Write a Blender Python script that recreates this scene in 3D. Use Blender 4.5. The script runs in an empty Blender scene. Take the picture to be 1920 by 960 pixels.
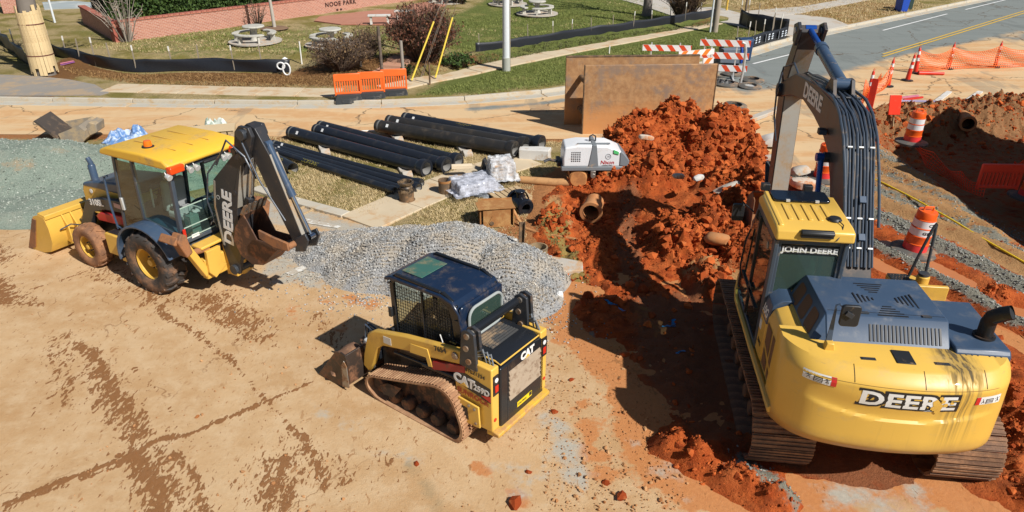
import bpy, bmesh, math, random
import numpy as np
from mathutils import Vector, Matrix, Euler
random.seed(7); rng = np.random.default_rng(7)
SC = bpy.context.scene; COL = SC.collection
R = math.radians
# ------------------------------------------------------------------ camera, sky, sun, exposure
CAM_H, CAM_P, CAM_F = 6.8, R(27.0), 1340.0
cam = bpy.data.objects.new('camera', bpy.data.cameras.new('camera')); COL.objects.link(cam)
cam.data.sensor_width = 36; cam.data.lens = 36*CAM_F/1920; cam.data.clip_start = .1; cam.data.clip_end = 2000
cam.location = (0, 0, CAM_H); cam.rotation_euler = (R(90)-CAM_P, 0, 0)
SC.camera = cam
SUN_V = Vector((.80, -.72, 1.0)).normalized()          # towards the sun
el = math.asin(SUN_V.z); az = math.atan2(SUN_V.x, SUN_V.y)
W = bpy.data.worlds.new('World'); SC.world = W; W.use_nodes = True
nt = W.node_tree; bg = nt.nodes['Background']
sk = nt.nodes.new('ShaderNodeTexSky'); sk.sky_type = 'NISHITA'; sk.sun_disc = False
sk.sun_elevation = el; sk.sun_rotation = az; sk.altitude = 200; sk.air_density = 1.0; sk.dust_density = .6
nt.links.new(sk.outputs[0], bg.inputs[0]); bg.inputs[1].default_value = .05
sun = bpy.data.objects.new('sun', bpy.data.lights.new('sun', 'SUN')); COL.objects.link(sun)
sun.data.energy = 5.0; sun.data.angle = R(.53); sun.data.color = (1, .965, .91)
sun.rotation_euler = (-SUN_V).to_track_quat('-Z', 'Y').to_euler()
vs = SC.view_settings; vs.view_transform = 'Standard'; vs.look = 'None'; vs.exposure = .14; vs.gamma = 1
SC.cycles.max_bounces = 6; SC.cycles.diffuse_bounces = 2; SC.cycles.transparent_max_bounces = 12
# ------------------------------------------------------------------ where a spot of the photograph lies in the place
_s, _c = math.sin(CAM_P), math.cos(CAM_P)
def G(px, py, z=0.0):
    u = (px-960)/CAM_F; v = (py-480)/CAM_F
    r = Vector((u, _c-v*_s, -_s-v*_c)); t = (z-CAM_H)/r.z
    return Vector((r.x*t, r.y*t, z))
def G2(px, py, z=0.0):
    g = G(px, py, z); return (g.x, g.y)
# ------------------------------------------------------------------ materials
MATS = {}
class NT:
    def __init__(s, name):
        s.m = bpy.data.materials.new(name); s.m.use_nodes = True; s.t = s.m.node_tree
        s.b = s.t.nodes['Principled BSDF']
    def n(s, typ, **kw):
        x = s.t.nodes.new('ShaderNode'+typ)
        for k, v in kw.items():
            if hasattr(x, k): setattr(x, k, v)
            else: x.inputs[k].default_value = v
        return x
    def l(s, a, b): s.t.links.new(a, b)
    def coord(s, kind='Object'): return s.n('TexCoord').outputs[kind]
    def noise(s, vec, scale, detail=6, rough=.6, dist=0):
        x = s.n('TexNoise'); x.inputs['Scale'].default_value = scale; x.inputs['Detail'].default_value = detail
        x.inputs['Roughness'].default_value = rough; x.inputs['Distortion'].default_value = dist
        if vec is not None: s.l(vec, x.inputs['Vector'])
        return x.outputs['Fac']
    def scalev(s, vec, sc):
        x = s.n('Mapping'); x.inputs['Scale'].default_value = sc; s.l(vec, x.inputs['Vector']); return x.outputs[0]
    def ramp(s, fac, lo, hi, a=0.0, b=1.0):
        x = s.n('MapRange'); x.interpolation_type = 'SMOOTHSTEP'
        x.inputs['From Min'].default_value = lo; x.inputs['From Max'].default_value = hi
        x.inputs['To Min'].default_value = a; x.inputs['To Max'].default_value = b
        s.l(fac, x.inputs['Value']); return x.outputs[0]
    def math(s, op, a, b=None):
        x = s.n('Math'); x.operation = op
        for i, q in enumerate((a, b)):
            if q is None: continue
            if isinstance(q, (int, float)): x.inputs[i].default_value = q
            else: s.l(q, x.inputs[i])
        return x.outputs[0]
    def mix(s, fac, a, b):
        x = s.n('Mix'); x.data_type = 'RGBA'
        for sock, q in ((x.inputs[0], fac), (x.inputs[6], a), (x.inputs[7], b)):
            if isinstance(q, (int, float)): sock.default_value = q
            elif isinstance(q, tuple): sock.default_value = (*q, 1)
            else: s.l(q, sock)
        return x.outputs[2]
    def attr(s, name):
        x = s.n('Attribute'); x.attribute_name = name; return x.outputs['Fac']
    def bump(s, h, strength=.3, dist=.02):
        x = s.n('Bump'); x.inputs['Strength'].default_value = strength; x.inputs['Distance'].default_value = dist
        s.l(h, x.inputs['Height']); s.l(x.outputs[0], s.b.inputs['Normal'])
    def base(s, c):
        if isinstance(c, tuple): s.b.inputs['Base Color'].default_value = (*c, 1)
        else: s.l(c, s.b.inputs['Base Color'])
    def rough(s, r):
        if isinstance(r, (int, float)): s.b.inputs['Roughness'].default_value = r
        else: s.l(r, s.b.inputs['Roughness'])
CLAY_DUST = (.50, .25, .10)
def mat(name, col, rough=.5, metal=0.0, dirt=None, amt=.5, scale=3.0, bump=.08, bscale=40, var=.12, spec=.5, edge=.16):
    """paint / metal / plastic / stone with tonal variation, dust patches and a fine relief"""
    if name in MATS: return MATS[name]
    k = NT(name); co = k.coord()
    c = k.mix(k.noise(co, scale*.7, 3), tuple(x*(1-var) for x in col), tuple(min(1, x*(1+var)) for x in col))
    r = rough
    if dirt is not None:
        n = k.noise(co, scale, 9, .68)
        f = k.ramp(n, .62-amt*.35, .62-amt*.35+edge)
        f = k.math('MULTIPLY', f, k.ramp(k.noise(co, scale*9, 5, .7), .25, .6, .45, 1))
        c = k.mix(f, c, dirt)
        r = k.ramp(f, 0, 1, rough, .9)
    k.base(c); k.rough(r)
    k.b.inputs['Metallic'].default_value = metal
    k.b.inputs['Specular IOR Level'].default_value = spec
    if bump: k.bump(k.noise(co, bscale, 5), bump, .01)
    MATS[name] = k.m; return k.m
def glass(name, tint=(.55, .75, .68), rough=.02, alpha=.35):
    if name in MATS: return MATS[name]
    k = NT(name); t = k.t
    out = t.nodes['Material Output']
    tr = k.n('BsdfTransparent'); tr.inputs[0].default_value = (*tint, 1)
    gl = k.n('BsdfGlossy'); gl.inputs['Roughness'].default_value = rough; gl.inputs[0].default_value = (.9, .95, 1, 1)
    df = k.n('BsdfDiffuse'); df.inputs[0].default_value = (tint[0]*.25, tint[1]*.25, tint[2]*.25, 1)
    m0 = k.n('MixShader'); m0.inputs[0].default_value = alpha; k.l(tr.outputs[0], m0.inputs[1]); k.l(df.outputs[0], m0.inputs[2])
    fr = k.n('LayerWeight'); fr.inputs[0].default_value = .5; fw = k.math('MULTIPLY', k.math('POWER', fr.outputs['Facing'], 3.5), .7)
    m1 = k.n('MixShader'); k.l(k.math('ADD', fw, .05), m1.inputs[0]); k.l(m0.outputs[0], m1.inputs[1]); k.l(gl.outputs[0], m1.inputs[2])
    k.l(m1.outputs[0], out.inputs[0]); MATS[name] = k.m; return k.m
# ------------------------------------------------------------------ mesh building
def mesh_np(name, V, F, mi=None):
    """mesh from numpy arrays; F is (n,3) or (n,4)"""
    me = bpy.data.meshes.new(name); V = np.asarray(V, np.float32); F = np.asarray(F, np.int32); k = F.shape[1]
    me.vertices.add(len(V)); me.vertices.foreach_set('co', V.ravel())
    me.loops.add(F.size); me.loops.foreach_set('vertex_index', F.ravel())
    me.polygons.add(len(F)); me.polygons.foreach_set('loop_start', np.arange(0, F.size, k, dtype=np.int32))
    if mi is not None: me.polygons.foreach_set('material_index', np.asarray(mi, np.int32))
    me.update(calc_edges=True); return me
def link(name, me, mats, parent=None, smooth=0):
    if not isinstance(mats, (list, tuple)): mats = [mats]
    if len(me.materials) == 0:
        for m in mats: me.materials.append(m)
    if smooth:
        me.shade_smooth()
        if smooth < 180: me.set_sharp_from_angle(angle=R(smooth))
    o = bpy.data.objects.new(name, me); COL.objects.link(o)
    if parent is not None: o.parent = parent
    return o
def rotm(d, up=(0, 0, 1)):
    z = Vector(d).normalized(); u = Vector(up)
    if abs(z.dot(u)) > .995: u = Vector((1, 0, 0)) if abs(z.x) < .9 else Vector((0, 1, 0))
    x = u.cross(z).normalized(); y = z.cross(x); return Matrix((x, y, z)).transposed()
class MB:
    def __init__(s): s.v = []; s.f = []; s.m = []
    def add(s, vs, fs, mi=0):
        n = len(s.v); s.v += [tuple(v) for v in vs]; s.f += [tuple(i+n for i in f) for f in fs]; s.m += [mi]*len(fs); return s
    def box(s, c, d, rot=None, mi=0, top=None):
        a, b, h = d[0]/2, d[1]/2, d[2]/2; ta, tb = (a, b) if top is None else (a*top[0], b*top[1])
        vs = [Vector(p) for p in ((-a,-b,-h),(a,-b,-h),(a,b,-h),(-a,b,-h),(-ta,-tb,h),(ta,-tb,h),(ta,tb,h),(-ta,tb,h))]
        if rot is not None:
            m = rot if isinstance(rot, Matrix) else Euler(rot).to_matrix(); vs = [m @ v for v in vs]
        c = Vector(c); return s.add([v+c for v in vs], [(3,2,1,0),(4,5,6,7),(0,1,5,4),(1,2,6,5),(2,3,7,6),(3,0,4,7)], mi)
    def bar(s, p0, p1, w, h, up=(0, 0, 1), mi=0, taper=1.0):
        p0, p1 = Vector(p0), Vector(p1); m = rotm(p1-p0, up); L = (p1-p0).length
        return s.box((p0+p1)/2, (w, h, L), m, mi, (taper, taper))
    def cyl(s, p0, p1, r0, r1=None, n=16, mi=0, caps=True):
        r1 = r0 if r1 is None else r1; p0, p1 = Vector(p0), Vector(p1); m = rotm(p1-p0); vs = []
        for p, r in ((p0, r0), (p1, r1)):
            for i in range(n):
                a = 2*math.pi*i/n; vs.append(p + m @ Vector((r*math.cos(a), r*math.sin(a), 0)))
        fs = [(i, (i+1)%n, n+(i+1)%n, n+i) for i in range(n)]
        if caps: fs += [tuple(range(n-1, -1, -1)), tuple(range(n, 2*n))]
        return s.add(vs, fs, mi)
    def tube(s, pts, r, n=8, mi=0, caps=True):
        pts = [Vector(p) for p in pts]; vs = []; fs = []; rr = r if isinstance(r, (list, tuple)) else [r]*len(pts)
        pm = None
        for i, p in enumerate(pts):
            d = (pts[min(i+1, len(pts)-1)]-pts[max(i-1, 0)])
            if d.length < 1e-7: d = Vector((0, 0, 1))
            d.normalize()
            if pm is None: m = rotm(d)
            else:
                x = (pm.col[0]-d*pm.col[0].dot(d))
                x = x.normalized() if x.length > 1e-5 else rotm(d).col[0]
                m = Matrix((x, d.cross(x), d)).transposed()
            pm = m
            for k in range(n):
                a = 2*math.pi*k/n; vs.append(p + m @ Vector((rr[i]*math.cos(a), rr[i]*math.sin(a), 0)))
        for i in range(len(pts)-1):
            for k in range(n): fs.append((i*n+k, i*n+(k+1)%n, (i+1)*n+(k+1)%n, (i+1)*n+k))
        if caps: fs += [tuple(range(n-1, -1, -1)), tuple(range((len(pts)-1)*n, len(pts)*n))]
        return s.add(vs, fs, mi)
    def prism(s, poly, t0, t1, plane='yz', mi=0, poly1=None):
        """polygon in a plane, extruded along the third axis from t0 to t1"""
        f = {'yz': lambda a, b, t: (t, a, b), 'xz': lambda a, b, t: (a, t, b), 'xy': lambda a, b, t: (a, b, t)}[plane]
        n = len(poly); vs = [f(a, b, t0) for a, b in poly]+[f(a, b, t1) for a, b in (poly1 or poly)]
        return s.add(vs, [tuple(range(n-1, -1, -1)), tuple(range(n, 2*n))]+[(i, (i+1)%n, n+(i+1)%n, n+i) for i in range(n)], mi)
    def lathe(s, prof, o=(0, 0, 0), axis=(0, 0, 1), n=24, mi=0, mis=None):
        m = rotm(axis); o = Vector(o); vs = []; fs = []; ms = []
        for r, z in prof:
            for k in range(n):
                a = 2*math.pi*k/n; vs.append(o + m @ Vector((r*math.cos(a), r*math.sin(a), z)))
        for i in range(len(prof)-1):
            for k in range(n):
                fs.append((i*n+k, i*n+(k+1)%n, (i+1)*n+(k+1)%n, (i+1)*n+k)); ms.append(mi if mis is None else mis[i])
        b = len(s.v); s.v += [tuple(v) for v in vs]; s.f += [tuple(i+b for i in f) for f in fs]; s.m += ms; return s
    def quad(s, a, b, c, d, mi=0): return s.add([a, b, c, d], [(0, 1, 2, 3)], mi)
    def sheet(s, a, b, c, d, t, mi=0):
        """a plate with corners a b c d and thickness t"""
        a, b, c, d = map(Vector, (a, b, c, d)); n = (b-a).cross(d-a).normalized()*t
        return s.add([a, b, c, d, a+n, b+n, c+n, d+n], [(3,2,1,0),(4,5,6,7),(0,1,5,4),(1,2,6,5),(2,3,7,6),(3,0,4,7)], mi)
    def build(s, name, mats, parent=None, bevel=0, smooth=35, seg=2):
        me = bpy.data.meshes.new(name); me.from_pydata(s.v, [], s.f)
        if any(s.m): me.polygons.foreach_set('material_index', s.m)
        bm = bmesh.new(); bm.from_mesh(me); bmesh.ops.recalc_face_normals(bm, faces=bm.faces); bm.to_mesh(me); bm.free()
        me.update(); o = link(name, me, mats, parent, smooth)
        if bevel:
            b = o.modifiers.new('bevel', 'BEVEL'); b.width = bevel; b.segments = seg; b.limit_method = 'ANGLE'; b.angle_limit = R(38)
            b.use_clamp_overlap = True
        return o
def tag(o, label=None, cat=None, group=None, kind=None):
    if label: o['label'] = label
    if cat: o['category'] = cat
    if group: o['group'] = group
    if kind: o['kind'] = kind
    return o
def thing(name, label, cat, loc=(0, 0, 0), rz=0, group=None):
    o = bpy.data.objects.new(name, None); COL.objects.link(o); o.location = loc; o.rotation_euler = (0, 0, rz)
    o.empty_display_size = .3
    return tag(o, label, cat, group)
def dup(root, loc, rz=None, label=None, kids=True):
    r = root.copy(); COL.objects.link(r); r.location = loc
    if rz is not None: r.rotation_euler = rz if isinstance(rz, (tuple, Euler)) else (0, 0, rz)
    if label: r['label'] = label
    def rec(a, b):
        for ch in a.children:
            c = ch.copy(); COL.objects.link(c); c.parent = b; rec(ch, c)
    rec(root, r); return r
def text(s, size, m, parent, o, xd, yd, name='lettering', bold=.0, ext=.0015, xs=1.0, spacing=1.0, warp=None, align='CENTER', shear=0):
    cu = bpy.data.curves.new(name, 'FONT'); cu.body = s; cu.size = size; cu.offset = bold; cu.extrude = 0 if warp else ext
    cu.align_x = align; cu.align_y = 'CENTER'; cu.space_character = spacing; cu.resolution_u = 3; cu.shear = shear
    ob = bpy.data.objects.new(name, cu); COL.objects.link(ob)
    me = bpy.data.meshes.new_from_object(ob.evaluated_get(bpy.context.evaluated_depsgraph_get()))
    bpy.data.objects.remove(ob); bpy.data.curves.remove(cu)
    xd, yd = Vector(xd).normalized(), Vector(yd).normalized(); zd = xd.cross(yd); o = Vector(o or (0, 0, 0))
    for v in me.vertices:
        x, y, z = v.co; x *= xs
        v.co = warp(x, y, z) if warp else o+xd*x+yd*y+zd*z
    me.materials.clear(); me.name = name
    return link(name, me, m, parent)
def rrect(cx, cy, w, h, r, n=4):
    out = []
    for sx, sy, a0 in ((1, 1, 0), (-1, 1, 90), (-1, -1, 180), (1, -1, 270)):
        for i in range(n+1):
            a = R(a0+90*i/n); out.append((cx+sx*(w/2-r)+r*math.cos(a), cy+sy*(h/2-r)+r*math.sin(a)))
    return out
# ------------------------------------------------------------------ noise and distance fields on arrays
def _hash(ix, iy, seed):
    h = (ix.astype(np.int64)*374761393 + iy.astype(np.int64)*668265263 + seed*982451653) & 0xffffffff
    h = ((h ^ (h >> 13))*1274126177) & 0xffffffff; return ((h ^ (h >> 16)) & 0xffff)/65535.0
def vnoise(x, y, seed=0):
    ix, iy = np.floor(x), np.floor(y); fx, fy = x-ix, y-iy; fx = fx*fx*fx*(fx*(fx*6-15)+10); fy = fy*fy*fy*(fy*(fy*6-15)+10)
    a, b = _hash(ix, iy, seed), _hash(ix+1, iy, seed); c, d = _hash(ix, iy+1, seed), _hash(ix+1, iy+1, seed)
    return (a*(1-fx)+b*fx)*(1-fy)+(c*(1-fx)+d*fx)*fy
def fbm(x, y, seed=0, oct=4, gain=.5):
    t = 0; a = 1; s = 0
    for i in range(oct):
        ca, sa = math.cos(i*1.1), math.sin(i*1.1)
        t = t+a*(vnoise((x*ca-y*sa)*2**i+i*17.3, (x*sa+y*ca)*2**i, seed+i)-.5); s += a; a *= gain
    return t/s*2
def sdf(x, y, poly):
    """signed distance to a closed polygon, positive inside"""
    d = np.full(x.shape, 1e9); ins = np.zeros(x.shape, bool); n = len(poly)
    for i in range(n):
        ax, ay = poly[i]; bx, by = poly[(i+1) % n]; ex, ey = bx-ax, by-ay
        t = np.clip(((x-ax)*ex+(y-ay)*ey)/(ex*ex+ey*ey+1e-12), 0, 1)
        d = np.minimum(d, np.hypot(x-ax-t*ex, y-ay-t*ey))
        c = ((ay > y) != (by > y)) & (x < (bx-ax)*(y-ay)/((by-ay) if abs(by-ay) > 1e-9 else 1e-9)+ax); ins ^= c
    return np.where(ins, d, -d)
def ldist(x, y, pts):
    d = np.full(x.shape, 1e9)
    for (ax, ay), (bx, by) in zip(pts[:-1], pts[1:]):
        ex, ey = bx-ax, by-ay; t = np.clip(((x-ax)*ex+(y-ay)*ey)/(ex*ex+ey*ey+1e-12), 0, 1)
        d = np.minimum(d, np.hypot(x-ax-t*ex, y-ay-t*ey))
    return d
def sst(x, a, b):
    t = np.clip((x-a)/(b-a), 0, 1); return t*t*(3-2*t)
def PX(*pts): return [G2(*p) for p in pts]
def grid(xs, ys):
    X, Y = np.meshgrid(xs, ys); ny, nx = X.shape
    i = np.arange(ny*nx).reshape(ny, nx); F = np.stack([i[:-1, :-1], i[:-1, 1:], i[1:, 1:], i[1:, :-1]], -1).reshape(-1, 4)
    return X, Y, F
def set_attr(me, name, arr):
    a = me.attributes.new(name, 'FLOAT', 'POINT'); a.data.foreach_set('value', np.asarray(arr, np.float32).ravel())
# base lumps for stones and clods
def lump(seed, sub=1, squash=.75, jag=.3):
    bm = bmesh.new(); bmesh.ops.create_icosphere(bm, subdivisions=sub, radius=1); r = random.Random(seed)
    V = []
    for v in bm.verts:
        k = 1+r.uniform(-jag, jag); V.append((v.co.x*k, v.co.y*k*.9, v.co.z*k*squash))
    F = [[v.index for v in f.verts] for f in bm.faces]; bm.free(); return np.array(V), np.array(F)
def rot_np(n, r, tilt=math.pi):
    a = r.uniform(0, 2*math.pi, n); b = r.uniform(-tilt, tilt, n); ca, sa, cb, sb = np.cos(a), np.sin(a), np.cos(b), np.sin(b); z = np.zeros(n); o = np.ones(n)
    A = np.stack([ca, -sa, z, sa, ca, z, z, z, o], -1).reshape(-1, 3, 3); B = np.stack([o, z, z, z, cb, -sb, z, sb, cb], -1).reshape(-1, 3, 3)
    return A @ B
def scatter_mesh(name, pos, size, bases, seed=1, tilt=math.pi, shade=None):
    """many small lumps joined into one mesh; pos (n,3), size (n,)"""
    r = np.random.default_rng(seed); n = len(pos); which = r.integers(0, len(bases), n); Vs = []; Fs = []; Sh = []; off = 0
    M = rot_np(n, r, tilt); tone = r.uniform(0, 1, n) if shade is None else shade
    for b, (V, F) in enumerate(bases):
        idx = np.where(which == b)[0]
        if len(idx) == 0: continue
        P = np.einsum('nij,vj->nvi', M[idx], V)*size[idx][:, None, None]+pos[idx][:, None, :]
        Vs.append(P.reshape(-1, 3)); Fs.append((F[None]+(np.arange(len(idx))*len(V))[:, None, None]).reshape(-1, 3)+off)
        Sh.append(np.repeat(tone[idx], len(V))); off += len(idx)*len(V)
    me = mesh_np(name, np.concatenate(Vs), np.concatenate(Fs)); me.shade_flat(); set_attr(me, 'tone', np.concatenate(Sh)); return me
# ================================================================== THE GROUND
KERB = PX((-500,186),(-120,189),(0,190),(300,195),(600,198),(700,197),(790,194),(900,188),(1000,179),(1075,169),(1150,158),(1250,139),(1340,118),(1410,99),(1480,75),(1590,53),(1720,25),(1850,-2),(2050,-40))
KERB = [(-80.0, KERB[0][1])]+KERB+[(75.0, 82.0)]
PARK = KERB+[(300, 300), (300, 500), (-300, 500), (-300, KERB[0][1])]
BANK = [(10.6,21.2),(11.6,23.0),(13.5,24.4),(16,25.0),(19,25.9),(24,27.3)]
CLAY = PX((1003,352),(1060,335),(1110,305),(1122,250),(1200,222),(1340,262),(1430,290),(1448,335),(1500,330),(1570,300),(1610,262))+[(11.2,23.6),(13.4,25.2),(16,25.8),(19,26.7),(26,29),(26,3),(7.4,3)]+PX((1950,1000),(1850,975),(1765,918),(1610,908),(1490,915),(1555,962),(1500,985),(1420,968),(1330,938),(1262,905),(1216,852),(1185,760),(1168,700),(1085,640),(1050,575),(1090,535),(1000,490),(978,440),(1000,400))
VERGE = [(-60,22),(-16.1,21.8),(0.66,21.3),(6.0,21.3)]+PX((1330,262),(1200,400),(1100,560),(1000,480),(900,470),(730,432),(640,408),(500,372),(430,360),(0,340))+[(-60,19)]
def hole(x, y): return sst(sdf(x, y, CLAY), .3, .8)
# ---- the one big sheet: lawn, verge, bank of mulch
def axis(lo, hi, a, b, st, far): 
    core = np.arange(a, b+st/2, st); k = np.cumsum(st*1.25**np.arange(1, 60)); 
    return np.concatenate([[lo], (a-k[a-k > lo])[::-1], core, b+k[b+k < hi], [hi]])
xs = axis(-600, 600, -32, 34, .22, 0); ys = axis(-30, 900, 3, 58, .22, 0)
X, Y, F = grid(xs, ys)
dp = sdf(X, Y, PARK)
bank = PX((150,120),(330,112),(520,112),(640,120),(800,140),(900,112),(1000,98),(1240,55),(1330,40))
db = ldist(X, Y, bank)
Hh = .13*sst(dp, .1, .35)+.05*fbm(X*.25, Y*.25, 3)*sst(dp, .5, 2)+.22*np.exp(-(db/.8)**2)*sst(dp, .6, 1.6)*(1+.5*fbm(X*2, Y*2, 8))
Hh += .25*sst(dp, 12, 40)
dv = sdf(X, Y, VERGE); Hh += (.02+.025*fbm(X*.8, Y*.8, 5))*sst(dv, .1, .6)
Hh = Hh-.5*hole(X, Y)-1.6*hole(X, Y)*sst(X, 9, 11)*sst(Y, 14, 17)
me = mesh_np('ground', np.stack([X, Y, Hh], -1).reshape(-1, 3), F)
mulch = PX((110,128),(175,134),(225,143),(268,147),(345,143),(545,144),(560,136),(640,120),(760,104),(890,120),(900,127),(770,142),(760,165),(640,165),(520,162),(330,156),(200,150))
set_attr(me, 'straw', sst(sdf(X, Y, mulch), -.5, .3)+.8*np.exp(-(ldist(X, Y, PX((150,120),(60,190),(-200,185)))/1.1)**2)+.55*np.exp(-(ldist(X, Y, PX((960,118),(1060,101),(1150,84),(1290,60),(1330,45)))/.5)**2))
lush = PX((560,100),(640,92),(860,30),(960,-20),(1130,-30),(1300,45),(1400,40),(1340,105),(1070,160),(900,180),(780,185),(860,140),(900,110),(760,70))
set_attr(me, 'green', sst(sdf(X, Y, lush), -1.2, 1.5)+.75*np.exp(-((X+1.4)/1.2)**2-((Y-15.2)/.9)**2)*0+.7*np.exp(-(ldist(X, Y, PX((560,290),(690,325),(760,345)))/.5)**2)+.42*sst(sdf(X, Y, PX((100,60),(600,60),(560,120),(300,120))), -2, 1))
set_attr(me, 'orange', .9*np.exp(-(ldist(X, Y, PX((0,255),(1060,262)))/.55)**2)+1.2*sst(sdf(X, Y, CLAY), -1.0, -.1)+.55*sst(sdf(X, Y, PX((1480,-5),(1720,15),(1600,52),(1500,40),(1380,20))), -2, .5))
k = NT('grass_soil'); co = k.coord()
n1 = k.noise(co, .6, 5); n2 = k.noise(co, 7, 6, .7); n3 = k.noise(co, 45, 4, .7)
dry = k.mix(n2, (.33, .245, .105), (.56, .43, .23)); dry = k.mix(k.ramp(n1, .40, .62), dry, (.24, .20, .055))
grn = k.mix(n2, (.08, .105, .02), (.22, .25, .07)); grn = k.mix(k.ramp(n1, .5, .7), grn, (.28, .26, .085))
c = k.mix(k.ramp(k.math('ADD', k.attr('green'), k.math('MULTIPLY', k.math('SUBTRACT', n2, .5), 1.1)), .3, .6), dry, grn)
st = k.mix(n3, (.10, .045, .016), (.34, .17, .065))
c = k.mix(k.ramp(k.math('ADD', k.attr('straw'), k.math('MULTIPLY', k.math('SUBTRACT', n2, .5), 1.4)), .4, .62), c, st)
ora = k.mix(n2, (.36, .15, .055), (.55, .25, .10))
c = k.mix(k.ramp(k.math('ADD', k.attr('orange'), k.math('MULTIPLY', k.math('SUBTRACT', n2, .5), 1.5)), .45, .75), c, ora)
c = k.mix(k.ramp(n3, .45, .8, 0, .35), c, (.05, .04, .02))
k.base(c); k.rough(.95); k.b.inputs['Specular IOR Level'].default_value = .15
k.bump(k.math('ADD', n3, k.math('MULTIPLY', n2, 1.5)), .9, .06)
tag(link('ground', me, k.m, smooth=180), kind='structure')

# ---- street: dusty side street and grey main road in one sheet
ROAD = KERB+[(90,70),(50,42),(24,28.3),(19,26.7),(16,25.9),(13.4,25.2),(11.2,23.9),(9.8,21.6),(9.5,19),(8.4,17.5),(6.1,17.5),(5.6,21.2),(0.66,21.45),(-16.1,21.9),(-80,22.2)]
xs = axis(-80, 80, -24, 30, .25, 0); ys = axis(17, 85, 17, 50, .25, 0)
X, Y, F = grid(xs, ys); d = sdf(X, Y, ROAD); cx = X.ravel()[F].mean(1); cy = Y.ravel()[F].mean(1)
keep = sdf(cx, cy, ROAD) > -.18
Z = .012+.01*fbm(X*.3, Y*.3, 4)
me = mesh_np('street', np.stack([X, Y, Z], -1).reshape(-1, 3), F[keep])
main = PX((1060,182),(1200,165),(1340,150),(1500,158),(1660,128),(1800,106),(2000,78),(2300,0),(1480,74))
dust = 1-sst(sdf(X, Y, PX((1400,180),(1530,150),(1660,120),(1800,92),(2100,60),(2600,-60),(2300,-200),(1480,60),(1330,110),(1340,160))), -1.2, 1.6)
set_attr(me, 'dust', dust*(1-.65*np.exp(-(ldist(X, Y, PX((880,205),(1000,196),(1075,186)))/.35)**2))+.5*np.exp(-(ldist(X, Y, PX((1690,118),(1920,60)))/.8)**2))
set_attr(me, 'gut', np.exp(-(ldist(X, Y, KERB)/.55)**4))
k = NT('street_surface'); co = k.coord(); n1 = k.noise(k.scalev(co, (.25, 1.3, 1)), 1.0, 6, .6); n2 = k.noise(co, 3, 6, .65); n3 = k.noise(co, 60, 4)
asp = k.mix(n1, (.17, .19, .178), (.265, .285, .268)); asp = k.mix(k.ramp(n3, .4, .7, 0, .3), asp, (.12, .12, .12))
tan = k.mix(k.ramp(n1, .42, .58), (.58, .34, .16), (.62, .44, .25)); tan = k.mix(k.ramp(n2, .42, .7, 0, .6), tan, (.66, .46, .25))
c = k.mix(k.ramp(k.math('ADD', k.attr('dust'), k.math('MULTIPLY', k.math('SUBTRACT', k.noise(co, .8, 7, .7), .5), .9)), .3, .7), asp, tan)
def cracks(k, co, scale, width, dens):
    v = k.n('TexVoronoi'); v.feature = 'DISTANCE_TO_EDGE'; v.inputs['Scale'].default_value = scale
    ds = k.n('VectorMath'); ds.operation = 'ADD'; nz = k.n('TexNoise'); nz.inputs['Scale'].default_value = 1.6; nz.inputs['Detail'].default_value = 7; k.l(co, nz.inputs['Vector'])
    k.l(co, ds.inputs[0]); k.l(nz.outputs['Color'], ds.inputs[1]); k.l(ds.outputs[0], v.inputs['Vector'])
    a = k.ramp(v.outputs['Distance'], width*.4, width, 1, 0); return k.math('MULTIPLY', a, k.ramp(k.noise(co, .45, 3), dens, dens+.08))
c = k.mix(k.ramp(k.noise(k.scalev(co, (1, .25, 1)), .9, 5, .6), .55, .62, 0, .35), c, (.12, .13, .125))
ck = cracks(k, co, .20, .008, .38); c = k.mix(k.math('MULTIPLY', ck, .75), c, (.11, .075, .045))
v = k.noise(co, 1.2, 8, .75); c = k.mix(k.ramp(v, .62, .7, 0, .5), c, (.36, .17, .075))
k.base(c); k.rough(.9); k.b.inputs['Specular IOR Level'].default_value = .25; k.bump(k.math('ADD', n3, n2), .25, .01)
tag(link('street', me, k.m, smooth=180), kind='structure')

# ---- the yard in front: an old street under dried mud
YARD = PX((-900,425),(430,398),(500,374),(640,410),(730,434),(900,470),(1000,480))+[(1.2,12.6),(6.5,12.4),(10,9),(10,1.5),(-30,1.5)]
xs = axis(-40, 11, -12, 9, .07, 0); ys = axis(1.2, 19, 4.6, 16.8, .07, 0)
X, Y, F = grid(xs, ys); cx = X.ravel()[F].mean(1); cy = Y.ravel()[F].mean(1); keep = sdf(cx, cy, YARD) > -.03
Z = .012+.012*fbm(X*.5, Y*.5, 6)
me = mesh_np('yard', np.stack([X, Y, Z], -1).reshape(-1, 3), F[keep])
wob = .10*fbm(X*2.2, Y*2.2, 21, 5); XW, YW = X+wob, Y+.10*fbm(X*2.2, Y*2.2, 31, 5)
def line(w, a, *p): return a*np.exp(-(ldist(XW, YW, PX(*p))/w)**2)
def blob(a, *p): return a*sst(sdf(XW, YW, PX(*p)), -.35, .3)
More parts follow.
